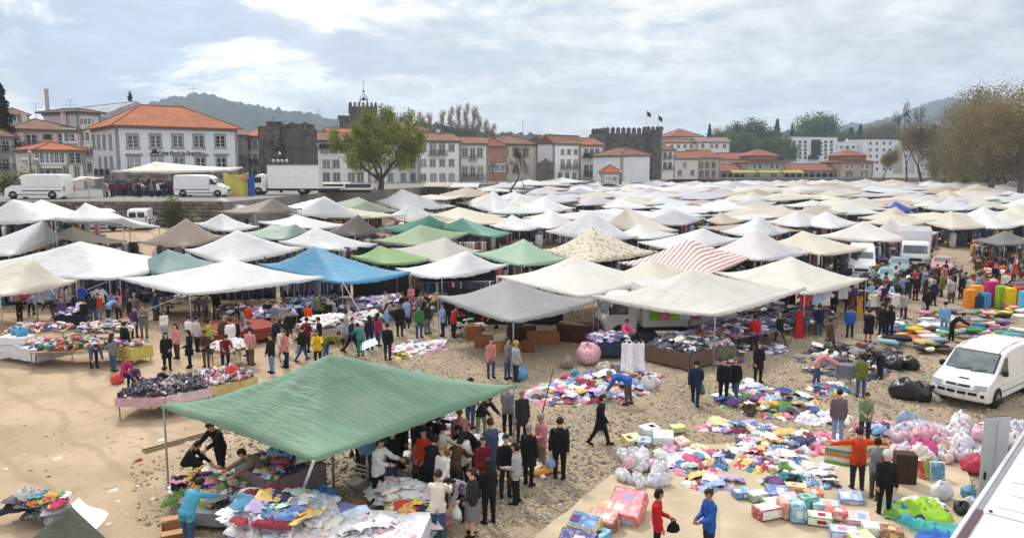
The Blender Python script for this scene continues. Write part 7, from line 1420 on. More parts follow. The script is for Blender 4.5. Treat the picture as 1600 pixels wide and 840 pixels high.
def package(px, py, dims, rz, color, lab, label, tilt=0., z=0., name='bedding_package', m='print', cat='package', roll=0.):
 """boxed or zip bagged goods: a bevelled body with a printed panel on the top and the front, and a carrying handle"""
 q = G(px, py, z); dims = tuple(x * (.86 if name == 'gift_box' else .92) for x in dims); w_, d_, h_ = dims; o = link(name, MB().bbox((0, 0, h_ / 2), dims, min(dims) * .07).mesh(name, M[m], True, 30), None, q, (tilt, roll, rad(rz)), 1, color); tag(o, label, cat)
 e = min(dims) * .07 + .012
 link('printed_panel', MB().box(-w_ / 2 + e, -d_ / 2 + e, h_ + .001, w_ / 2 - e, d_ / 2 - e, h_ + .007).mesh('printed_panel', M[m]), o, color=lab); link('printed_panel', MB().box(-w_ / 2 + e, -d_ / 2 - .007, e, w_ / 2 - e, -d_ / 2 - .001, h_ - e).mesh('printed_panel', M[m]), o, color=lab)
 pc = R.choice(PAL['pastel'] + PAL['mixed'] + PAL['white']); x0 = R.uniform(-w_ / 2 + e, 0); link('picture', MB().box(x0, -d_ / 4, h_ + .0075, x0 + w_ * .3, d_ / 5, h_ + .010).mesh('picture', M['paper']), o, color=pc); link('picture', MB().box(-w_ * .1, -d_ / 2 - .010, h_ * .3, w_ * .25, -d_ / 2 - .0075, h_ * .7).mesh('picture', M['paper']), o, color=pc)
 link('handle', MB().tube([(-.06, -d_ / 2 - .005, h_ * .8), (-.04, -d_ / 2 - .04, h_ * .86), (.04, -d_ / 2 - .04, h_ * .86), (.06, -d_ / 2 - .005, h_ * .8)], .008, 5).mesh('handle', M['white']), o); return o
SHIRT = None
def shirt_mesh(dress=False):
 o = [(-.17, 0), (-.30, -.10), (-.42, -.30), (-.31, -.36), (-.24, -.22), (-.22, -.40), (-.24, -.72), (.24, -.72), (.22, -.40), (.24, -.22), (.31, -.36), (.42, -.30), (.30, -.10), (.17, 0), (.08, -.03), (0, -.06), (-.08, -.03)]
 if dress: o = [(-.13, 0), (-.20, -.10), (-.17, -.35), (-.20, -.8), (-.25, -1.3), (.25, -1.3), (.20, -.8), (.17, -.35), (.20, -.10), (.13, 0), (.06, -.07), (-.06, -.07)]
 mb = MB(); n = len(o); wob = lambda x, z: .03 * math.sin(x * 14 + z * 9)
 mb.add([(x, -.035 + wob(x, z), z) for x, z in o] + [(x, .035 + wob(x, z), z) for x, z in o], [tuple(range(n)), tuple(range(2 * n - 1, n - 1, -1))] + [(i, i + n, (i + 1) % n + n, (i + 1) % n) for i in range(n)]); return mb.mesh('hanging_shirt', M['cloth'])
SHIRTM, DRESSM = shirt_mesh(), shirt_mesh(True)
HANG = MB().tube([(-.16, 0, .0), (0, 0, .08), (.16, 0, 0)], .008, 4).tube([(0, 0, .08), (0, 0, .14), (.02, 0, .16)], .006, 4).mesh('hanger', M['metal'])
def hanging(px, py, z, color, label, dress=False, rz=0, s=1., group=None):
 p = G(px, py); p.z += z; o = link('hanging_dress' if dress else 'hanging_shirt', DRESSM if dress else SHIRTM, None, p, rz, s, color); tag(o, label, 'dress' if dress else 'shirt', group); link('hanger', HANG, o); return o
RAIL_T = []
for k in range(3):
 mb_ = MB(); q_ = [(-.03, 0), (-.05, -.06), (-.05, -.5), (-.045, -.85), (.045, -.85), (.05, -.5), (.05, -.06), (.03, 0)]; n_ = 8
 V_ = [(x, -.22 + .05 * k, z) for x, z in q_] + [(x * 1.2, .22 - .02 * k, z * (1 + .1 * k)) for x, z in q_]; RAIL_T.append((np.array(V_), np.array([(i, i + 8, (i + 1) % 8 + 8, (i + 1) % 8) for i in range(8)] + [(0, 1, 6, 7), (1, 2, 5, 6), (2, 3, 4, 5), (15, 14, 9, 8), (14, 13, 10, 9), (13, 12, 11, 10)])))
def rail(px0, px1, py0, py1, pal, label, h=1.75, group=None, z=0., pos=None):
 a, b = (G(px0, py0), G(px1, py1)) if pos is None else pos; u = b - a; L = u.length; rz = math.atan2(u.y, u.x); t = thing('clothes_rail', label, 'clothes rail', a, rz, group)
 link('rail_bar', MB().tube([(0, 0, h), (L, 0, h)], .018, 5).mesh('rail_bar', M['metal']), t)
 for x in (.03, L - .03): link('rail_stand', MB().tube([(x, 0, .05), (x, 0, h)], .018, 5).tube([(x, -.3, .03), (x, .3, .03)], .018, 5).mesh('rail_stand', M['metal']), t)
 it = []; x = .12; P_ = PAL[pal] if isinstance(pal, str) else pal
 while x < L - .1: it.append((R.randrange(3), (x, R.uniform(-.03, .03), h - .03), R.uniform(-.2, .2), (R.uniform(.8, 1.5), R.uniform(.9, 1.15), R.uniform(.8, 1.45)), 0, R.choice(P_))); x += R.uniform(.08, .16)
 link('hanging_clothes', scatter('hanging_clothes', RAIL_T, it), t)['kind'] = 'stuff'; return t
def bundle_mesh(seed):
 rr = random.Random(seed); V = []; n, m_ = 18, 10; ph = [rr.uniform(0, 6) for _ in range(4)]
 for j in range(m_):
  v = j / (m_ - 1); z = math.sin((v - .5) * math.pi) * .5 + .42; r = math.cos((v - .5) * math.pi) ** .55 if 0 < j < m_ - 1 else .03
  for k in range(n): a = 2 * math.pi * k / n; q = r * (.42 + .05 * math.sin(3 * a + ph[0]) + .04 * math.sin(5 * a + 6 * v + ph[1])) + rr.uniform(-.02, .02); q *= 1 + .10 * abs(math.sin(4 * a + 5 * v + ph[3])) - .06 * abs(math.sin(7 * a - 9 * v)); V.append((q * math.cos(a), q * .8 * math.sin(a), max(0, .62 * z * (1 + .15 * math.sin(2 * a + ph[2]) + .1 * math.sin(5 * a + ph[1])) + rr.uniform(-.03, .03))))
 mb = MB(); mb.add(V, [(j * n + k, j * n + (k + 1) % n, (j + 1) * n + (k + 1) % n, (j + 1) * n + k) for j in range(m_ - 1) for k in range(n)] + [tuple((m_ - 1) * n + k for k in range(n))]); return mb
BUN = [bundle_mesh(k).mesh('bundle', M['bag'], True) for k in range(5)]; BUNC = [bundle_mesh(k + 9).mesh('bundle_cloth', M['floral'], True) for k in range(2)]; BIN = [bundle_mesh(k + 20).mesh('bin_bag', M['binbag'], True) for k in range(2)]
def blob(name, px, py, s, color, label, cat, meshes=None, z=0., group=None):
 return tag(link(name, R.choice(meshes or BUN), None, G(px, py, z), (R.uniform(-.15, .15), R.uniform(-.15, .15), R.uniform(0, 6.28)), s, color), label, cat, group)
def block(name, px, py, dims, rz, color, label, cat, m='card', z=0., tilt=0., b=.02):
 return tag(link(name, MB().bbox((0, 0, dims[2] / 2), dims, b).mesh(name, M[m]), None, G(px, py, z), (tilt, 0, rad(rz)), None, color), label, cat)
C = lambda h: lin(h)
def right_side():
 sheet('ground_sheet', 'pale straw coloured ground sheet under the bedding and the woman in red', 'sheet', [(790, 872), (955, 742), (1112, 702), (1145, 915)], .006, (.49, .40, .27)); sheet('ground_sheet', 'straw coloured ground sheet under the boxes in front of the orange jacket man', 'sheet', [(1140, 915), (1100, 694), (1302, 690), (1345, 915)], .030, (.50, .41, .28)); sheet('ground_sheet', 'straw coloured ground sheet reaching to the grey door panel', 'sheet', [(1335, 915), (1285, 700), (1500, 708), (1570, 900)], .056, (.49, .40, .275))
 g = garments
 g(930, 606, 110, 26, 44, 'pastel', 'in the white spread by the bent man', .22, 1.05, tilt=-.12); g(1205, 632, 85, 22, 36, 'mixed', 'in the bright pile behind the mauve grey man', .3, 1.0, tilt=.12); g(1165, 612, 40, 12, 12, 'white', 'in the white pile beside the woman in jeans', .35, 1.)
 g(1085, 722, 52, 22, 22, 'pastel', 'in the loose pile between bags and sheet', .22, .95); g(1225, 695, 85, 22, 32, 'pastel', 'in the pale rows before the orange jacket man', .18, .85, z0=.04); g(1330, 565, 85, 30, 40, 'dark', 'in the dark spread by the woman in olive', .2, 1.05, tilt=.0); g(1300, 608, 36, 11, 14, 'bright', 'in the small bright pile by the woman in pink shirt', .15, .9)
 g(1205, 722, 55, 16, 14, 'bright', 'on the straw sheet beside the orange jacket man', .12, .85, z0=.05); g(1215, 547, 18, 8, 6, 'lilac', 'in the little lilac heap on the pebbles', .2, .9)
 g(1250, 755, 60, 12, 12, 'mixed', 'behind the boxes on the straw sheet', .12, .8, z0=.05); g(1395, 672, 60, 9, 12, 'pastel', 'in the row before the white minivan', .25, .9)
 g(1150, 668, 60, 10, 14, 'pastel', 'in the thin row between the piles', .12, .9); g(1290, 655, 40, 10, 12, 'white', 'in the pale pile behind the mauve grey man', .2, .9); g(1110, 755, 40, 12, 10, 'pastel', 'on the open straw sheet', .08, .8, z0=.03); g(1270, 735, 45, 9, 10, 'white', 'on the sheet before the orange jacket man', .1, .8, z0=.05); g(1395, 500, 30, 8, 8, 'mixed', 'in the heap beside the lane people', .2, 1.); g(600, 715, 45, 12, 10, 'white', 'beside the folding chair', .2, .9)
 # the big pink bundle, sacks and hamper behind the white spread
 blob('bundle', 920, 568, 1.45, C('#dba6b4'), 'big pink and white knotted bundle on the pebbles', 'bundle', BUNC); blob('bundle', 885, 574, .8, C('#8c7d73'), 'grey brown sack lying beside the pink bundle', 'bundle', BUNC); blob('bundle', 943, 546, .95, C('#6d4c2e'), 'brown patterned bundle behind the pink one', 'bundle', BUNC); blob('bundle', 945, 584, .8, C('#c9bba6'), 'pale sack in front of the pink bundle', 'bundle'); blob('bundle', 1014, 607, .85, C('#dededa'), 'white filled sack at the end of the white spread', 'bundle')
 blob('plastic_bag', 898, 586, .45, C('#3fb0c8'), 'small turquoise plastic bag by the white spread', 'bag'); blob('plastic_bag', 812, 592, .8, C('#4aa0d8'), 'blue plastic sack beside the man in grey jacket', 'bag')
 block('bucket', 964, 585, (.4, .4, .5), 20, (.25, .22, .22), 'dark crate beside the white dresses', 'crate', 'wood')
 for k, (px, c) in enumerate(((975, '#efeaf0'), (983, '#f5f2f4'), (992, '#e4dcea'), (1001, '#f0ecf2'))): hanging(px, 588, 1.5, C(c), ('white dress hanging nearest the pink bundle', 'white dress hanging second from the pink bundle', 'lilac white dress hanging third from the pink bundle', 'white dress hanging nearest the brown covered table')[k], True, rad(R.uniform(-30, 30)), (.72, .8, .95))
 # boxed goods
 pk = package
 pk(987, 690, (.62, .5, .22), 25, C('#dfe07a'), C('#f1efb0'), 'pale yellow package at the tip of the package pile', .2); pk(1007, 694, (.5, .42, .22), -15, C('#7fb3c4'), C('#b5d6de'), 'pale teal package leaning on the yellow one', .25); pk(1014, 676, (.7, .5, .26), 30, C('#dfe4ea'), C('#f4f4f4'), 'white package on the back of the package pile', .1, .1); pk(1036, 688, (.7, .5, .3), -10, C('#c4dbe6'), C('#e8f1f4'), 'big pale blue package on top of the package pile', .35, .25); pk(1058, 672, (.55, .4, .18), 15, C('#a9b83e'), C('#c9d46a'), 'olive lime package behind the pale blue one', .1, .1); pk(1062, 694, (.55, .42, .2), 35, C('#e8b589'), C('#f3cba2'), 'peach package at the side of the package pile', .3, .1); pk(1046, 706, (.5, .42, .2), -30, C('#d4719d'), C('#ecaac6'), 'pink package in front of the pale blue one', .35); pk(1030, 712, (.5, .4, .16), 50, C('#8fae7e'), C('#dfe8d0'), 'green edged package at the foot of the pile', .3)
 pk(985, 790, (.95, .62, .42), -28, C('#c4243a'), C('#e2939f'), 'crimson zip bag of bedding standing behind its neighbours', .55, .1); pk(980, 812, (.85, .6, .42), -28, C('#d95560'), C('#e88f93'), 'coral pink zip bag of bedding in front of the crimson one', .3); pk(957, 806, (.7, .45, .40), -30, C('#d66a3a'), C('#e79a6c'), 'orange zip bag of bedding in the row', .35); pk(945, 822, (.8, .5, .4), -30, C('#9b3f42'), C('#c98a80'), 'brownish red zip bag of bedding in the row', .35); pk(917, 830, (.85, .55, .46), -30, C('#e0bf62'), C('#3f7fb8'), 'yellow and blue zip bag of bedding in the row', .45); pk(905, 858, (.95, .62, .42), -24, C('#2f2f66'), C('#4d4d8c'), 'navy zip bag of bedding with white piping', .5, .05); pk(893, 868, (.9, .5, .25), -20, C('#8a9484'), C('#c5cdbd'), 'grey green zip bag of bedding at the bottom edge', .4, .1); pk(936, 846, (.35, .8, .22), -35, C('#4fa5d6'), C('#7cc0e4'), 'sky blue rolled blanket bag at the foot of the row', .0)
 for k, (px, py, dm, rz, c, l, lab) in enumerate(((1198, 806, (.75, .5, .32), 20, '#b33a35', '#f0eeea', 'white box with red sides nearest the straw sheet crease'), (1224, 806, (.22, .5, .5), 15, '#d98b63', '#eab08c', 'peach slim box standing upright'), (1246, 812, (.4, .45, .55), -20, '#5aa7d6', '#7cc0e4', 'sky blue box standing upright'), (1280, 816, (.7, .5, .26), -18, '#79a849', '#e6ebe0', 'white and green flat box'), (1290, 796, (.75, .55, .24), -20, '#7fb6dc', '#bfe0f0', 'big pale blue flat box tipped on the others'), (1306, 808, (.65, .5, .26), -25, '#c8393f', '#dd6a6a', 'red box under the pale blue one'), (1340, 814, (.7, .5, .22), -15, '#d98595', '#f0c6cc', 'pale pink flat box'), (1262, 790, (.5, .45, .34), 15, '#3f9a8f', '#6abab0', 'teal box behind the sky blue one'), (1232, 786, (.6, .5, .26), 10, '#a28fa0', '#c9bcc8', 'mauve box at the back of the boxes'), (1214, 774, (.7, .5, .24), -10, '#2f4f9a', '#6a86c4', 'navy blue box at the back of the boxes'), (1328, 782, (.7, .5, .24), -12, '#5d7fc0', '#b6c8e8', 'cornflower blue box by the black clad man'), (1183, 779, (.6, .45, .22), 18, '#8a9f86', '#c8d4c4', 'sage box at the back of the boxes'), (1212, 790, (.75, .5, .2), 14, '#6d8a5f', '#dfe6d4', 'white box with green trim before the navy blue one'), (1245, 766, (.6, .4, .2), -20, '#c9b64a', '#e4d98a', 'mustard flat box behind the mauve one'), (1160, 774, (.6, .45, .18), 10, '#2c6fae', '#5a96cc', 'strong blue flat box beside the straw sheet crease'), (1268, 775, (.6, .4, .2), 25, '#d2502c', '#e6805a', 'orange red box leaning by the teal one'), (1318, 838, (.75, .5, .24), -14, '#6c8fc4', '#c2d2ea', 'pale blue box at the bottom edge'), (1368, 832, (.7, .5, .24), -12, '#c9d4cc', '#eef0ea', 'white box at the bottom edge'), (1392, 838, (.6, .5, .26), -20, '#7a4a38', '#a06a54', 'brown box at the bottom edge'), (1345, 846, (.7, .5, .2), 20, '#c8d86a', '#e4ecaa', 'lime box at the bottom edge'))):
  pk(px, py, dm, rz, C(c), C(l), lab, R.choice((0, .0, .15, .3)), .06, 'gift_box', 'print', 'box')
 block('cabinet', 1412, 752, (.55, .4, .85), -10, (.05, .022, .015), 'small dark brown wooden cabinet standing on the sheet', 'cabinet', 'wood', .06)
 blob('plastic_bag', 1372, 720, .5, C('#f0e2ea'), 'pink white bag beside the dark cabinet', 'bag', z=.06)
 pk(1447, 745, (.5, .3, .6), 30, C('#d9652a'), C('#7aa83a'), 'orange and green zip bag behind the clear bag', -.2, .06); pk(1463, 748, (.45, .25, .55), -10, C('#e6e6e6'), C('#4f92b4'), 'white and teal zip bag behind the clear bag', -.2, .06)
 blob('plastic_bag', 1470, 778, .72, C('#dfe4ea'), 'clear plastic bag with blue contents on the straw sheet', 'bag', z=.06); blob('plastic_bag', 1512, 776, .5, C('#2f8fae'), 'teal bag beside the lorry roof', 'bag', z=.06); blob('plastic_bag', 1515, 790, .42, C('#e8eaec'), 'white bag below the teal one', 'bag', z=.06); blob('handbag', 1500, 800, .5, C('#121214'), 'black bag at the lorry roof edge', 'bag', BIN, .06)
 # striped quilt held up, the green and blue covers on the sheet
 garments(1440, 800, 48, 20, 12, 'bright', 'under the lime coverlet', .1, .8, z0=.06, under=False)
 for k, (px, py, s, c, lab) in enumerate(((1440, 800, 2.6, '#8fc23a', 'lime green coverlet spread in a heap on the sheet'), (1412, 800, 1.8, '#4f8fd0', 'sky blue coverlet beside the lime one'), (1455, 826, 2.4, '#4fb0a8', 'turquoise coverlet below the lime one'), (1470, 838, 1.8, '#3f6fc4', 'royal blue coverlet at the bottom edge'))):
  tag(link('coverlet', GARM[(0, 1, 3, 5)[k]], None, G(px, py, .06), (0, 0, k * 1.3), (s, s, s * 1.1), C(c)), lab, 'coverlet')
 t = next(p for p in PEOPLE if 'orange jacket' in p['label'] and 'arms' in p['label'])
 q = G(1338, 766); fw = Vector((math.sin(rad(178)), -math.cos(rad(178)), 0))
 cols = ['#e9c93a', '#f2efe6', '#5fae9e', '#e78a3a', '#dfe6ea', '#7fb24a']; st = thing('striped_towel', 'striped beach towel held up between the orange jacket man\'s hands', 'towel', q + Vector((0, .26, 0)))
 for k in range(6): z0 = 1.36 - .11 * k; link('stripe_band', MB().grid(lambda u, v: (-.82 + 1.64 * u, .03 * math.sin(u * 9) - .08 * math.sin(u * math.pi) * k / 5, z0 - .11 * v - .10 * math.sin(u * math.pi)), 14, 1).mesh('stripe_band', M['cloth'], True), st, color=C(cols[k]))
 # plastic bagged clothes
 for k in range(34):
  px, py = 1000 + R.uniform(-38, 34), 735 + R.uniform(-26, 26); c = vary(C(R.choice(['#eceaf0', '#e6e0ea', '#dfe4ee', '#f2eff2', '#e8c4cc', '#f0f0f0'])), .05); sz = R.uniform(.34, .58); lab = f'{"small" if sz < .45 else "bulging"} {cname(c)} filled plastic bag {"on the near side" if py > 745 else "on the far side" if py < 725 else "amid"} of the bag pile behind crimson bedding'; blob('bagged_clothes', px, py, sz, c, lab, 'bag', z=max(0, (760 - py) / 160) * R.random(), group='bags ' + lab)
 for k in range(105):
  px = R.uniform(1402, 1596); py = R.uniform(672, 722) if px < 1540 else R.uniform(668, 700); c = vary(C(R.choice(['#eae6ee', '#e8cdd6', '#dfe0ee', '#f2eef0', '#cfc6dc', '#e7b6c4', '#f0e3d8', '#d8dce8'])), .05); sz = R.uniform(.4, .72); lab = f'{"small" if sz < .5 else "bulging" if sz > .62 else "plain"} {cname(c)} bag in the long bag heap {"by the plush bundles" if px < 1450 else "below the minivan" if px < 1500 else "by the grey door panel" if px < 1548 else "above the lorry roof"}{", lower row" if py > 700 else ""}'; blob('bagged_clothes', px, py, sz, c, lab, 'bag', z=R.uniform(0, .5) * (1 if py < 700 else .3), group='bags ' + lab)
 for px, py, s, c, lab in ((1440, 716, 1.3, '#d63f86', 'bright pink plush bundle in front of the bag heap'), (1415, 700, 1.1, '#c2243c', 'red plush bundle in front of the bag heap'), (1478, 718, 1.05, '#e9cdb8', 'peach teddy patterned bag in front of the bag heap'), (1520, 738, 1.2, '#d1254a', 'red cloth bundle beside the grey door panel'), (1500, 716, 1., '#c9c2da', 'lilac bag in front of the bag heap'), (1415, 664, 1.1, '#9fb2cf', 'grey blue bag at the end of the bag heap'), (1502, 668, 1.2, '#e9e6ea', 'tall white bag on top of the bag heap')): blob('bundle', px, py, s * .72, C(c), lab, 'bundle')
 # bin bags by the van
 for k, (px, py, s) in enumerate(((1415, 622, 1.25), (1440, 625, 1.1), (1395, 577, .95), (1422, 577, .95))): blob('bin_bag', px, py, s, (.01, .01, .012), ('black bin bag nearest the minivan', 'black bin bag touching the minivan bumper', 'black bin bag beside the dark clothes spread', 'second black bin bag beside the dark clothes spread, nearer the minivan')[k], 'bin bag', BIN)
 table((1308, 570), (1334, 572), .5, 'little table under a grey cloth beside the woman in olive', (.3, .3, .3), ('cloth', C('#6f7684')))
 # blanket rows
 BL = [MB().bbox((0, 0, .07), (.75, .55, .14), .045).mesh('folded_blanket', M[m_], True) for m_ in ('cloth', 'floral', 'stripe')]
 def blankets(cx, cy, rx, ry, n, pal, place, layers=2):
  for _ in range(n):
   px, py = cx + R.uniform(-rx, rx), cy + R.uniform(-ry, ry); c = vary(R.choice(PAL[pal]), .1); by = R.randrange(3); lab = f'folded {("plain", "patterned", "striped")[by]} {cname(c)} blanket {place}'; tag(link('folded_blanket', BL[by], None, G(px, py, R.randrange(layers) * .14 + .01), (R.uniform(-.1, .1), R.uniform(-.1, .1), R.uniform(-.7, .7)), R.uniform(.85, 1.25), c), lab, 'blanket', lab.replace('blanket', 'blankets', 1))
 blankets(1432, 528, 48, 18, 34, 'mixed', 'in the rows beside the man in black bowing', 3); blankets(1510, 505, 68, 17, 60, 'mixed', 'in the long stacks behind the minivan', 4); blankets(1560, 525, 40, 10, 22, 'bright', 'in the stacks above the minivan roof', 3); blankets(1470, 546, 30, 10, 14, 'earth', 'in the brown and yellow row beside the minivan', 2); blankets(1585, 482, 16, 14, 14, 'bright', 'by the coloured foam blocks', 3)
 garments(1405, 520, 30, 10, 8, 'bright', 'in the green and yellow covers of the blanket rows', .3, 1.2)
 for k, (px, py, w_, h_, c, nm) in enumerate(((1514, 480, .62, 1.15, '#e88a2a', 'orange'), (1526, 480, .62, .75, '#2c3f5c', 'slate blue'), (1537, 480, .6, .95, '#4a98cf', 'sky blue'), (1524, 478, .7, 1.35, '#f0a23a', 'pale orange'), (1548, 478, .78, 1.6, '#c9287c', 'magenta'), (1564, 482, .62, 1.45, '#86b52c', 'lime green'), (1577, 484, .62, 1.4, '#e5c51f', 'yellow'), (1589, 484, .6, 1.45, '#cc3327', 'red'), (1600, 490, .6, 1.4, '#58b1dc', 'light blue'))):
  block('foam_block', px, py, (w_, .5, h_), R.uniform(-6, 6), C(c), f'tall upright {nm} foam block in the coloured row', 'foam block', 'cloth', 0, 0, .03)
 for px, py, c, lab in ((1517, 468, '#d9452a', 'orange red cushion heap before the foam blocks'), (1538, 496, '#d77ab0', 'pink cushion before the foam blocks'), (1553, 498, '#c9d33a', 'lime cushion before the foam blocks')): blob('cushion', px, py, .8, C(c), lab, 'cushion')
 table((1518, 428), (1562, 432), 2.2, 'table of bright clothes in the crowd beneath the dark canopy', (.4, .3, .2), ('cloth', C('#9a4a3a')), goods=[('clothes_heap', 'bright clothes heaped on the crowd side table', 60, 'bright', None, 1., .3)])
def left_front():
 # dark heap at the green tarpaulin's near corner
 table((283, 800), (392, 806), 1.9, 'low table under the dark clothes heap nearest the camera', (.35, .26, .18), ('cloth', C('#8a8a90')), .42, drop=.3)
 garments(330, 763, 62, 25, 46, 'mixed', 'in the dark clothes heap before the man in black jersey', .35, .85, z0=.42); garments(360, 780, 36, 14, 16, 'dark', 'on the near side of the dark clothes heap', .3, .85, z0=.42)
 # white sheets table at the bottom
 table((352, 842), (470, 870), 2.6, 'long table heaped with white sheets at the bottom edge, lavender cover', (.5, .5, .5), ('cloth', C('#8f8dc4')), .70); table((474, 872), (640, 880), 2.4, 'middle table of the white sheet heap at the bottom edge', (.5, .5, .5), ('cloth', C('#dcdce4')), .66)
 garments(440, 808, 85, 36, 100, 'white', 'in the white linen heap at the bottom edge', .22, .95, z0=.72, noun='sheet', nm='linen_sheet', base='linen_heap'); garments(560, 835, 80, 28, 60, 'white', 'in the white linen heap beside the red pile', .2, .95, z0=.66, noun='sheet', nm='linen_sheet', base='linen_heap')
 garments(425, 795, 70, 28, 22, 'pastel', 'on top of the white linen heap', .12, 1., z0=1.05, under=False); garments(648, 818, 40, 20, 22, 'bright', 'in the red and blue pile beside the man in cream sweater', .4, 1.0, z0=.3)
 garments(630, 772, 55, 16, 22, 'white', 'in the white pile behind the man in cream sweater', .3, 1., z0=.3); garments(655, 668, 55, 18, 18, 'pastel', 'in the pale spread behind the long black coat', .15, 1., tilt=-.2); garments(770, 700, 28, 18, 14, 'white', 'in the white pile inside the group', .3, 1.)
 garments(845, 735, 12, 8, 5, 'bright', 'in the little orange pile by the black suit man', .15, 1.0)
 # covered table below the tarpaulin
 table((424, 752), (508, 722), 1.7, 'table with mottled pink grey cover in the shade of the green tarpaulin', (.3, .25, .2), ('floral', C('#8d7a80')), .85, goods=[('clothes_heap', 'dark and pink clothes heaped on the mottled cover table', 110, 'mixed', None, .95, .35)], drop=.8)
 blob('plastic_bag', 507, 790, .85, C('#1f8fd6'), 'big bright blue plastic bag standing in the tarpaulin shade', 'bag')
 ch = thing('folding_chair', 'open folding chair with pale slatted seat under the tarpaulin edge', 'chair', G(556, 776), rad(-30))
 for k in range(6): link('slat', MB().bbox((0, -.2 + .08 * k, .45), (.42, .05, .02), .005).mesh('slat', M['wood']), ch, color=(.62, .58, .5))
 for s in (-.2, .2): link('leg', MB().tube([(s, -.25, 0), (s, .2, .46)], .014, 5).mesh('leg', M['metal']), ch); link('leg', MB().tube([(s, .25, 0), (s, -.2, .46)], .014, 5).mesh('leg', M['metal']), ch); link('back_post', MB().tube([(s, .2, .46), (s, .32, .85)], .014, 5).mesh('back_post', M['metal']), ch)
 for k in range(3): link('back_slat', MB().bbox((0, .24 + .035 * k, .58 + .1 * k), (.42, .02, .05), .005).mesh('back_slat', M['wood']), ch, color=(.62, .58, .5))
 block('cardboard_box', 560, 790, (.4, .3, .16), 25, C('#a97c4e'), 'small flattened cardboard box by the folding chair', 'box')
 bx = thing('cardboard_box', 'open cardboard box on the pebbles beside the turquoise jacket', 'box', G(277, 838), rad(25));
 for c_, d_ in (((0, -.28, .15), (.7, .02, .3)), ((0, .28, .15), (.7, .02, .3)), ((-.34, 0, .15), (.02, .52, .3)), ((.34, 0, .15), (.02, .52, .3)), ((0, 0, .012), (.66, .52, .02))): link('box_side', MB().cbox(c_, d_).mesh('box_side', M['card']), bx, color=C('#a87d55'))
 link('flap', MB().cbox((0, -.42, .32), (.68, .26, .012)).mesh('flap', M['card']), bx, color=C('#b98f66')); link('flap', MB().cbox((0, .42, .32), (.68, .26, .012)).mesh('flap', M['card']), bx, color=C('#b98f66'))
 for k, (a, b) in enumerate((((222, 703), (350, 668)), ((226, 706), (345, 672)))): line_between('wooden_pole', ('long wooden pole lying on the sand, upper of the pair', 'long wooden pole lying on the sand, lower of the pair')[k], 'pole', G(*a, .05), G(*b, .05), .035, M['wood'], (.22, .15, .09))
 # prop pole by the white spread
 line_between('prop_pole', 'dark leaning prop pole with a short crossbar by the white spread', 'pole', G(845, 654), G(845, 654) + Vector((.45, .3, 1.75)), .025, M['wood'], (.08, .07, .06))
 # behind the olive ridge tent
 garments(62, 796, 36, 12, 16, 'grey', 'in the grey heap behind the olive ridge tent', .45, 1.0, z0=.3); garments(75, 785, 26, 6, 6, 'bright', 'on the red edge of the heap behind the ridge tent', .3, .8, z0=.6)
 a = sheet('cloth_sheet', 'white printed sheet hanging over the goods beside the ridge tent peak', 'sheet', [(108, 792), (148, 838), (170, 802), (122, 778)], .5, (.78, .76, .80), 'cloth', 14, .05)
 # scattered litter
 for k in range(26):
  px, py = R.uniform(20, 300), R.uniform(640, 780); c = vary(C(R.choice(['#6a5038', '#8a7458', '#b9a488', '#5a4632'])), .1); s = R.uniform(.12, .25); tag(link('sand_clod', CRM[k % 4], None, G(px, py), R.uniform(0, 6), s, c), 'small dark clod lying on the bare sand ' + ('near the shoe tables' if py < 690 else 'near the ridge tent' if px < 150 else 'near the dark clothes heap'), 'clod', 'clods on the bare sand')
 for px, py, c, lab in ((91, 716, '#e8e2d8', 'crumpled white paper scrap on the bare sand'), (178, 766, '#e6ddd0', 'pale paper scrap near the ridge tent'), (217, 719, '#8a3a26', 'red brown tile shard on the sand'), (253, 687, '#efeae2', 'white scrap beside the long wooden poles'), (291, 689, '#f0ece6', 'white paper under the long wooden poles')): tag(link('litter', CRM[1], None, G(px, py), 1.0, .5, C(c)), lab, 'litter')
CRM = [crumple_mesh(i, M['cloth']) for i in range(4)]
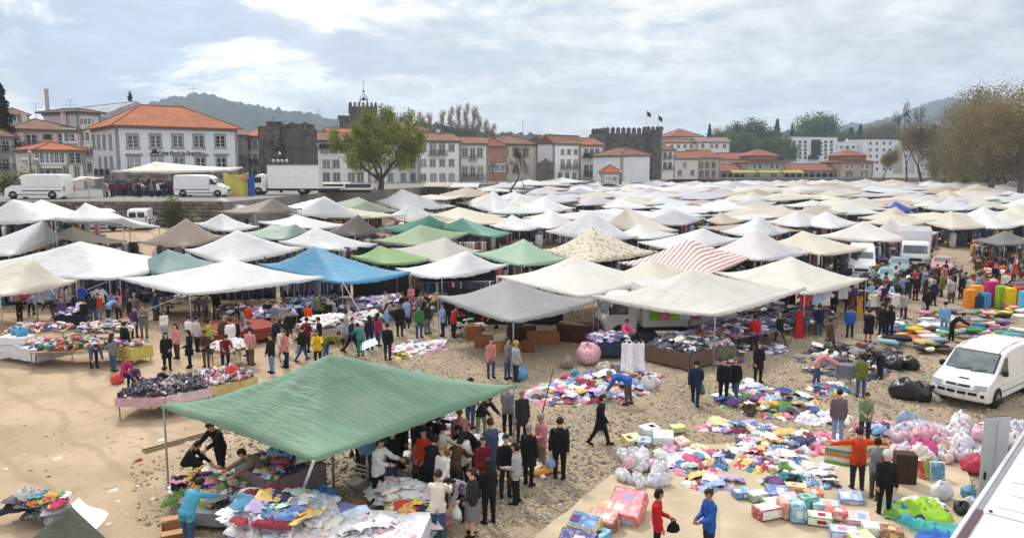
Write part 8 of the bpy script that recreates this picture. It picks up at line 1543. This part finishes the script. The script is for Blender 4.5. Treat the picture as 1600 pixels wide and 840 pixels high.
def left_tables():
 gp = lambda n_, pal, l, T=None, s=1., h=.25, nm='goods_heap': (nm, l, n_, pal, T, s, h)
 WD = (.40, .28, .15)
 table((44, 551), (192, 545), 1.9, 'long wooden table of toys and plastic ware at the left, nearest row', WD, goods=[gp(130, 'mixed', 'plastic ware and toys on the nearest wooden table', NPB, .7, .2), gp(50, 'bright', 'bright toys on the nearest wooden table', None, .7, .3)])
 table((-10, 536), (55, 547), 1.8, 'table at the left edge with blue bags on a white box', WD, ('cloth', C('#cfd0d8')), goods=[gp(40, 'mixed', 'small goods on the table at the left edge', None, .7, .2)]); block('white_box', 26, 536, (1.3, .8, .35), -8, C('#dcdde0'), 'white box under the blue bags at the left edge', 'box', 'card', .8)
 blob('plastic_bag', 24, 522, .55, C('#2f9fd0'), 'bright blue bag on the white box, left one', 'bag', z=1.15); blob('plastic_bag', 34, 524, .6, C('#3aa8d8'), 'bright blue bag on the white box, right one', 'bag', z=1.15)
 table((0, 522), (100, 517), 1.8, 'second row toy table at the left edge', WD, goods=[gp(120, 'mixed', 'toys heaped on the second row table at the left edge', None, .75, .25)]); table((108, 524), (205, 518), 2.2, 'second row toy table piled with dolls and cups', WD, goods=[gp(150, 'mixed', 'dolls and cups heaped on the second row table', None, .7, .35), gp(60, 'white', 'pale cups on the second row table', NPB, .6, .2)])
 table((205, 545), (238, 538), 1.2, 'small table under yellow cloth beyond the toy tables', WD, ('cloth', C('#cdbb62')), goods=[gp(25, 'mixed', 'oddments on the small yellow cloth table', None, .7, .15)]); table((84, 495), (132, 492), 1.6, 'dark covered table under the cream canopy', (.1, .1, .12), ('cloth', C('#1c1e2a')), goods=[gp(50, 'lilac', 'lilac clothes on the dark covered table', None, .9, .2)])
 for k, (a, b, lab) in enumerate((((180, 622), (256, 622), 'shoe table nearest the camera at the left'), ((258, 620), (330, 606), 'middle table of the shoe row'), ((332, 605), (402, 588), 'far table of the shoe row by the green tarpaulin'))): table(a, b, 1.9, lab, WD, ('cloth', C(('#c9a2aa', '#d9c0c4', '#c8b07a')[k])), goods=[gp(170, 'dark' if k < 2 else 'pastel', f'shoes heaped on the {("nearest", "middle", "far")[k]} table of the shoe row', NPS, 1.25, .16, 'shoe_heap'), gp(50, 'grey', f'grey shoes mixed on the {("nearest", "middle", "far")[k]} table of the shoe row', NPS, 1.25, .18, 'shoe_heap')], drop=.3)
 blob('bundle', 183, 598, .7, C('#d9482e'), 'orange red and white bag behind the nearest shoe table', 'bag'); blob('bundle', 366, 588, .75, C('#d9331f'), 'bright red bag standing on the far shoe table', 'bag', z=.8)
 table((336, 524), (442, 508), 3.4, 'wide table under a brown red cover beyond the shoe row', WD, ('cloth', C('#8a3b2c')), goods=None); table((344, 551), (394, 544), 1.6, 'table of white clothes beside the salmon shirted man', WD, goods=[gp(70, 'white', 'white clothes on the table beside the salmon shirted man', None, 1., .25, 'clothes_heap')])
 table((498, 518), (572, 507), 2.6, 'table with checked cover heaped with white linen under the blue canopy', WD, ('stripe', C('#8f6a58')), goods=[gp(130, 'white', 'white linen heaped on the checked cover table', None, 1.1, .35, 'linen_heap')]); table((398, 498), (466, 492), 2.4, 'table of lilac and purple clothes under the long white canopy', WD, goods=[gp(130, 'lilac', 'lilac and purple clothes heaped under the long white canopy', None, 1.1, .35, 'clothes_heap')])
 table((444, 488), (545, 483), 3.0, 'broad table of navy jeans under the blue canopy', WD, ('cloth', C('#1a1c26')), goods=[gp(220, 'navy', 'navy jeans heaped under the blue canopy', None, 1.1, .5, 'clothes_heap')]); table((556, 484), (650, 478), 3.0, 'table of purple and blue clothes at the back of the blue canopy', WD, goods=[gp(180, 'lilac', 'purple and blue clothes heaped at the back of the blue canopy', None, 1.1, .4, 'clothes_heap')])
 table((560, 500), (600, 497), 1.6, 'small table of white and blue shirts near the lone rope', WD, goods=[gp(60, 'pastel', 'white and blue shirts on the small table near the rope', None, 1., .25, 'clothes_heap')]); table((240, 478), (330, 472), 2.4, 'wooden table of small goods in the shade of the long white canopy', (.5, .36, .2), goods=[gp(130, 'mixed', 'small goods heaped in the shade of the long white canopy', None, .8, .25)]); table((345, 492), (400, 487), 2.0, 'table of dark clothes in the shade behind the brown red one', WD, goods=[gp(110, 'dark', 'dark clothes heaped in the shade behind the brown red table', None, 1., .3, 'clothes_heap')])
 # shirts on lines at the left
 for px, py, z, c, lab in ((43, 492, 1.9, '#d23f74', 'bright pink shirt hanging under the cream canopy'), (64, 496, 1.75, '#c9cbe6', 'pale lilac shirt hanging under the cream canopy'), (76, 496, 1.75, '#b9d2f0', 'pale blue shirt hanging next to the lilac one'), (73, 483, 2.1, '#e2ae1c', 'yellow shirt hanging high under the cream canopy'), (88, 484, 2.05, '#a99ccc', 'lavender shirt hanging high under the cream canopy'), (128, 497, 1.8, '#2c54b8', 'royal blue shirt hanging under the white canopy'), (158, 492, 1.6, '#d9dadf', 'white shirt hanging beyond the child in orange'), (310, 487, 1.7, '#b9c832', 'lime yellow shirt hanging under the long white canopy'), (258, 488, 1.6, '#2c4474', 'dark blue shirt hanging under the long white canopy')): hanging(px, py, z, C(c), lab, s=1.15)
 for a, b, c_, d_, pal, lab in ((0, 120, 468, 466, 'dark', 'rail of dark clothes deep under the cream canopy'), (130, 235, 470, 467, 'dark', 'rail of dark clothes deep under the huge white canopy'), (245, 335, 466, 464, 'mixed', 'rail of mixed clothes behind the long white canopy tables'), (345, 430, 468, 466, 'dark', 'rail of dark clothes beside the blue canopy'), (440, 545, 463, 462, 'dark', 'rail of dark clothes under the blue canopy peak'), (555, 660, 463, 462, 'mixed', 'rail of mixed clothes under the blue canopy corner'), (640, 760, 470, 467, 'earth', 'rail of earth coloured clothes under the grey sided white canopy'), (690, 775, 447, 446, 'bright', 'rail of bright clothes below the mint green canopy'), (780, 870, 430, 427, 'dark', 'rail of dark clothes under the mint green canopy'), (560, 690, 425, 424, 'dark', 'rail of dark clothes under the lime green canopy'), (660, 760, 408, 406, 'mixed', 'rail of mixed clothes under the warm grey canopy')): rail(a, b, c_, d_, pal, lab)
 heap_on('clothes_heap', 'dark clothes heaped in the deep shade between blue and grey canopies', G(640, 482, .4), Vector((5.5, 0, 0)), Vector((0, 3, 0)), .6, 240, 'mixed'); heap_on('clothes_heap', 'pink and dark clothes heaped under the grey sided white canopy', G(700, 470, .5), Vector((5, 0, 0)), Vector((0, 3, 0)), .5, 180, 'pastel')
 sheet('ground_cloth', 'long white cloth strip with goods on the sand near the dark grey canopy', 'cloth', [(612, 556), (690, 545), (702, 529), (622, 538)], .02, (.74, .72, .74), 'cloth', 12, .06); garments(655, 543, 42, 9, 14, 'pastel', 'on the long white cloth strip', .1, .8); garments(622, 556, 18, 5, 5, 'bright', 'at the near end of the white cloth strip', .15, .8)
 sheet('checked_cloth', 'blue checked cloth held between people by the tarpaulin peak', 'cloth', [(566, 548), (590, 538), (590, 528), (564, 536)], .95, (.35, .47, .78), 'stripe', 10, .05)
 for px, py, dm, c, lab in ((756, 540, (.9, .8, .5), '#a0623a', 'brown wooden crate by the woman in red jacket'), (775, 548, (.7, .6, .4), '#b87a4a', 'light brown crate by the woman in red jacket'), (740, 528, (.8, .6, .7), '#a9673a', 'tan crate below the dark grey canopy'), (848, 536, (1.6, .8, .6), '#9a6a34', 'ochre box under the dark grey canopy'), (825, 548, (.6, .6, .5), '#7a5230', 'brown box below the dark grey canopy'), (815, 530, (1.4, .8, .7), '#4a3022', 'dark brown counter under the dark grey canopy'), (905, 532, (2.2, 1.0, .9), '#4d2a1e', 'dark red brown counter before the lorry'), (1010, 534, (1.0, .8, .5), '#3f4654', 'slate box under the biggest canopy')): block('wooden_crate', px, py, dm, R.uniform(-15, 15), C(c), lab, 'crate', 'wood')
 garments(730, 515, 26, 5, 10, 'bright', 'on the crates beside the man in red sweater', .6, .9, z0=.3)
def centre_tables():
 gp = lambda n_, pal, l, T=None, s=1., h=.25, nm='clothes_heap': (nm, l, n_, pal, T, s, h)
 table((1008, 538), (1078, 553), 2.6, 'table with brown cardboard sides full of folded clothes under the biggest canopy', (.3, .22, .16), ('card', C('#6d5646')), goods=[gp(170, 'dark', 'dark and white clothes heaped on the brown sided table', None, .95, .35), gp(50, 'white', 'white clothes on the brown sided table', None, .9, .4)], drop=.7)
 table((1086, 545), (1150, 538), 2.4, 'table with olive cover and pink clothes under the biggest canopy', (.3, .25, .2), ('cloth', C('#6f7058')), goods=[gp(170, 'pastel', 'pink and beige clothes heaped on the olive cover table', None, 1., .35), gp(60, 'earth', 'brown clothes on the olive cover table', None, 1., .4)], drop=.6); table((1150, 528), (1240, 512), 2.8, 'long table of lilac and grey clothes behind the red jacket', (.3, .25, .2), goods=[gp(220, 'lilac', 'lilac and grey clothes heaped behind the red jacket', None, 1., .4)])
 table((920, 536), (990, 536), 1.8, 'table under navy cloth next to the person in bright pink', (.2, .2, .25), ('cloth', C('#2d3a54')), goods=[gp(70, 'lilac', 'pale clothes on the navy cloth table', None, .9, .25)]); table((1190, 500), (1262, 490), 2.6, 'table of dark clothes under the corner of the biggest canopy', (.3, .25, .2), goods=[gp(180, 'dark', 'dark clothes heaped under the corner of the biggest canopy', None, 1.05, .45)])
 table((1262, 505), (1312, 492), 2.6, 'table of mixed clothes beside the hanging red dress', (.3, .25, .2), goods=[gp(170, 'dark', 'mixed dark clothes heaped beside the hanging red dress', None, 1., .5)]); table((1360, 466), (1408, 462), 2.0, 'white clothed table of goods before the teal car', (.5, .5, .5), ('cloth', C('#d9d5d4')), goods=[gp(80, 'pastel', 'pale goods on the table before the teal car', None, .9, .2)])
 garments(1130, 560, 28, 10, 12, 'dark', 'in the dark heap before the olive cover table', .5, 1.1); garments(1150, 545, 18, 8, 8, 'bright', 'in the salmon heap beside the red jacket', .4, 1.)
 for px, c, lab in ((1021, '#7fb52e', 'lime green shirt hanging from the biggest canopy, nearest the lorry'), (1037, '#e0708c', 'pink shirt hanging between the two lime green ones'), (1053, '#93bf36', 'second lime green shirt hanging from the biggest canopy'), (1069, '#d3d6ea', 'pale lilac shirt hanging from the biggest canopy'), (1085, '#b24a68', 'wine pink shirt hanging from the biggest canopy')): hanging(px, 534, 1.95, C(c), lab, s=1.1)
 hanging(1248, 528, 1.45, C('#b81f22'), 'long red dress hanging at the edge of the biggest canopy', True, .3, 1.1); hanging(1255, 522, 2.3, C('#c8342f'), 'red blouse hanging above the red dress', s=1.1)
 for px, py, z, c, lab in ((1274, 512, 2.0, '#c5d2ee', 'pale blue T-shirt hanging by the lane'), (1287, 508, 2.0, '#e6e6ec', 'white T-shirt hanging by the lane'), (1315, 496, 2.0, '#dfe2ee', 'white polo shirt hanging furthest up the lane')): hanging(px, py, z, C(c), lab, s=1.2)
 rail(1262, 1325, 508, 484, 'navy', 'rail of jeans hanging along the lane edge', 1.9); rail(1320, 1350, 480, 468, 'dark', 'rail of dark trousers at the lane corner', 1.9)
 hanging(1342, 500, 1.4, C('#b8862c'), 'ochre dress hanging at the lane corner', True, .2, .9)
 for a, b, c_, d_, pal, lab in ((1010, 1110, 500, 498, 'dark', 'rail of dark clothes deep under the biggest canopy'), (1120, 1235, 496, 486, 'mixed', 'rail of mixed clothes deep under the biggest canopy'), (700, 800, 505, 500, 'dark', 'rail of dark clothes under the dark grey canopy'), (810, 880, 508, 506, 'dark', 'second rail of dark clothes under the dark grey canopy')): rail(a, b, c_, d_, pal, lab)
def stalls_behind():
 """goods, and dark clothes added to darken the gaps, below the further canopies"""
 it = []; o = Vector((0, 60, 0))
 for cen, e, c in TENTS:
  if cen.y < 52 or cen.y > 205: continue
  g = gz(cen.x, cen.y); s = e * .5; n = 26 if 78 < cen.y < 110 else 14 if cen.y > 78 else 44
  for k in range(n):
   a = R.uniform(-1, 1); q = Vector((cen.x + a * s, cen.y + R.choice((-.7, -.2, .6)) * s + R.uniform(-.2, .2), g + R.uniform(1.5, 2.0))); col = R.choice(PAL['dark'] + PAL['dark'] + PAL['mixed']); it.append((R.randrange(3), q - o, R.uniform(-.5, 2), ((R.uniform(3, 7) if cen.y > 78 else R.uniform(1.2, 2.4)), R.uniform(1, 1.6), R.uniform(1., 1.8)), 0, tuple(x * .8 for x in col)))  # dark clothes hung here to darken the gaps below the canopies
 tag(link('stall_clothes', scatter('stall_clothes', RAIL_T, it), None, o), 'dark clothes added to darken the gaps below the further canopies', kind='stuff')
 it = []
 for cen, e, c in TENTS:
  if cen.y < 52 or cen.y > 205: continue
  g = gz(cen.x, cen.y); s = e * .5
  for k in range(22 if cen.y < 110 else 10):
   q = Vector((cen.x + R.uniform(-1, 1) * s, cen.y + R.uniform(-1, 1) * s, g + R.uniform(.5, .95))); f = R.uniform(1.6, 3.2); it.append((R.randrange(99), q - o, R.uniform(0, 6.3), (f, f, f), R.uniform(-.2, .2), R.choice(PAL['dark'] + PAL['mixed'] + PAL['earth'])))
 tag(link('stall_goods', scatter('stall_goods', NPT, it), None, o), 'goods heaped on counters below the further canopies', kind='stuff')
def pebbles():
 n = 30000; Y = 18 / (1 - NR.random(n) * .62); x = NR.uniform(-.52, .74, n) * Y; xs, ys = x, Y
 nz = np.array([mnoise.noise(Vector((a * .35, b * .35, 2))) for a, b in zip(xs, ys)]); k = (xs + nz * 3.5 > -8.5 + NR.normal(0, 1.2, n)); xs, ys = xs[k], ys[k]
 for pts in SHEETS:
  p = [G(*q) for q in pts]; ins = np.ones(len(xs), bool)
  sg = []
  for i in range(4): a_, b_ = p[i], p[(i + 1) % 4]; sg.append((b_.x - a_.x) * (ys - a_.y) - (b_.y - a_.y) * (xs - a_.x))
  ins = np.all(np.array(sg) > 0, 0) | np.all(np.array(sg) < 0, 0); xs, ys = xs[~ins], ys[~ins]
 n = len(xs)
 t = MB().sphere((0, 0, 0), 1, 6, 3); tv = np.array(t.v)
 s = np.clip(NR.lognormal(math.log(.036), .38, n), .015, .1); V = tv[None] * NR.uniform(.8, 1.2, (n, len(tv), 1)); a = NR.uniform(0, 6.28, n); f = NR.uniform(.45, .8, n)
 V = V * np.stack([s, s * NR.uniform(.6, .95, n), s * f], 1)[:, None, :]; X = V[:, :, 0] * np.cos(a)[:, None] - V[:, :, 1] * np.sin(a)[:, None]; Yv = V[:, :, 0] * np.sin(a)[:, None] + V[:, :, 1] * np.cos(a)[:, None]; gzs = np.array([gz(p, q) for p, q in zip(xs, ys)])
 P = np.stack([X + xs[:, None], Yv + ys[:, None], V[:, :, 2] + (gzs + s * f * .35)[:, None]], 2).reshape(-1, 3); Fq = (np.array(t.f)[None] + (np.arange(n) * len(tv))[:, None, None]).reshape(-1, 4)
 base = np.array([(.50, .42, .31), (.36, .29, .21), (.56, .50, .41), (.27, .22, .17), (.45, .35, .25), (.40, .37, .33)])[NR.integers(0, 6, n)] * NR.uniform(.75, 1.2, (n, 1)); tag(link('pebbles', np_mesh('pebbles', P, Fq, M['stones'], np.repeat(base, len(tv), 0), True)), 'river pebbles strewn over the market ground', kind='stuff')
def street_people():
 tops = ['black', 'charcoal', 'navy', 'darkred', 'grey', 'white'];
 for k in range(34):
  px = R.uniform(150, 295); Y = R.uniform(84, 93); p = AT(px, 300, Y); p.z = ST_Z; tp = R.choice(tops); lab = f'person in {CNM.get(tp, tp)} standing at the street stall before the bank'; person(0, 0, R.choice(['low_stand', 'low_f', 'low_coat', 'low_reach']), R.uniform(0, 360), tp, 'black', R.choice('kkb'), lab, group='people ' + lab[10:], pos=p)
 it = []; o = Vector((0, 85, ST_Z))
 for k in range(150): p = AT(R.uniform(178, 290), 300, R.uniform(88, 94)); p.z = ST_Z + R.uniform(.4, 1.9); it.append((R.randrange(3), p - o, R.uniform(0, 3), (2, 1.2, 1.2), 0, R.choice(PAL['dark'])))
 tag(link('stall_clothes', scatter('stall_clothes', RAIL_T, it), None, o), 'dark clothes hanging at the street stall before the bank', kind='stuff')
CNM = {'darkred': 'dark red'}
def litter():
 it = []; o = Vector((0, 30, 0)); cols = [C(c) for c in ('#efeae2', '#d9cdbb', '#a98760', '#8f6f4c', '#c9d3de', '#e4e0da', '#5d4a38')]
 for k in range(420):
  px, py = R.uniform(-40, 1600), R.uniform(500, 850) if R.random() < .7 else R.uniform(470, 560); q = G(px, py); f = R.uniform(.12, .42); it.append((R.randrange(99), q - o, R.uniform(0, 6.3), (f, f, f * R.uniform(.2, .6)), 0, R.choice(cols)))
 tag(link('litter', scatter('litter', NPT, it), None, o), 'scraps of paper and cardboard littering the market ground', kind='stuff')
def back_cloths():  # dark cloths added to darken below the canopies and hide the bright ground
 for a, b, fa, fb, c, lab in ((-30, 118, 478, 477, '#1d1f2a', 'dark cloth added to deepen the shade under the cream canopy'), (128, 238, 474, 472, '#2a2624', 'dark brown cloth added to deepen the shade under the huge white canopy'), (243, 338, 470, 469, '#1a2030', 'navy cloth added to deepen the shade behind the long white canopy tables'), (343, 432, 470, 468, '#241c20', 'dark cloth added to deepen the shade beside the blue canopy'), (438, 548, 466, 465, '#181b26', 'dark blue cloth added to deepen the shade under the blue canopy peak'), (552, 662, 466, 465, '#2c2522', 'dark brown cloth added to deepen the shade under the blue canopy corner'), (655, 775, 474, 471, '#23202a', 'dark cloth added to deepen the shade under the grey sided white canopy'), (560, 690, 429, 428, '#1e2622', 'dark green cloth added to deepen the shade under the lime green canopy'), (690, 790, 451, 450, '#262226', 'dark cloth added to deepen the shade below the mint green canopy'), (1004, 1112, 503, 501, '#1d1d22', 'dark cloth added to deepen the shade far under the biggest canopy'), (1116, 1240, 498, 488, '#2b2422', 'dark brown cloth added to deepen the shade far under the biggest canopy'), (1250, 1330, 484, 468, '#1f222c', 'dark cloth added to deepen the shade under the canopy at the lane corner'), (700, 880, 509, 508, '#201e1e', 'dark cloth added to deepen the shade under the dark grey canopy')):
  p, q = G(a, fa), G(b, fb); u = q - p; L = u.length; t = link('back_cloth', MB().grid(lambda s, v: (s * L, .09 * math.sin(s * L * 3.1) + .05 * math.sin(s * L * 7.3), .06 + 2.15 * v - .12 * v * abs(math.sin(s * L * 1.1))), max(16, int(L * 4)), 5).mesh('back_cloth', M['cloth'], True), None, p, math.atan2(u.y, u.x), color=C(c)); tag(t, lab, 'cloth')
 for a, b, c_, d_, pal, lab in ((0, 118, 482, 481, 'mixed', 'second rail of bright clothes under the cream canopy'), (130, 236, 478, 476, 'navy', 'rail of denim under the huge white canopy'), (245, 336, 474, 473, 'dark', 'low rail of dark clothes behind the long white canopy tables'), (345, 430, 475, 473, 'navy', 'rail of jeans beside the blue canopy'), (440, 546, 471, 470, 'lilac', 'rail of lilac clothes under the blue canopy peak'), (656, 772, 480, 477, 'dark', 'rail of dark coats under the grey sided white canopy')): rail(a, b, c_, d_, pal, lab, 1.6)
back_cloths(); litter(); right_side(); left_front(); left_tables(); centre_tables(); stalls_behind(); pebbles(); street_people()
# labels: tell the last look-alikes apart by their place
def ordinals():
 nm = ['one', 'two', 'three', 'four', 'five', 'six', 'seven', 'eight', 'nine', 'ten', 'eleven', 'twelve']; od = ['', 'second', 'third', 'fourth', 'fifth', 'sixth', 'seventh', 'eighth', 'ninth', 'tenth', 'eleventh']; by = {}
 for o in SC.objects:
  if o.parent is None and o.get('category') and o.get('label'): by.setdefault(o['label'], []).append(o)
 for o in SC.objects:
  if o.get('category') and len(str(o.get('label', '')).split()) > 16: w_ = o['label'].split(); o['label'] = ' '.join(w_[1:] if w_[0] in ('small', 'big', 'crumpled', 'bulging') else w_).replace(' in a long coat', '').replace('tight group', 'group')
 by = {}
 for o in SC.objects:
  if o.parent is None and o.get('category') and o.get('label'): by.setdefault(o['label'], []).append(o)
 for lab, v in by.items():
  n = len(v)
  if n < 2 or n > 12: continue
  v.sort(key=lambda o: o.location.x / max(1, o.location.y))
  for k, o in enumerate(v):
   e = f'leftmost of {nm[n - 1]}' if k == 0 else f'rightmost of {nm[n - 1]}' if k == n - 1 else f'{od[k]} from left of {nm[n - 1]}'
   if len((lab + ' ' + e).split()) > 16: e = 'leftmost' if k == 0 else 'rightmost' if k == n - 1 else f'{od[k]} from left'
   if len((lab + ' ' + e).split()) <= 16: o['label'] = lab + ', ' + e
ordinals()
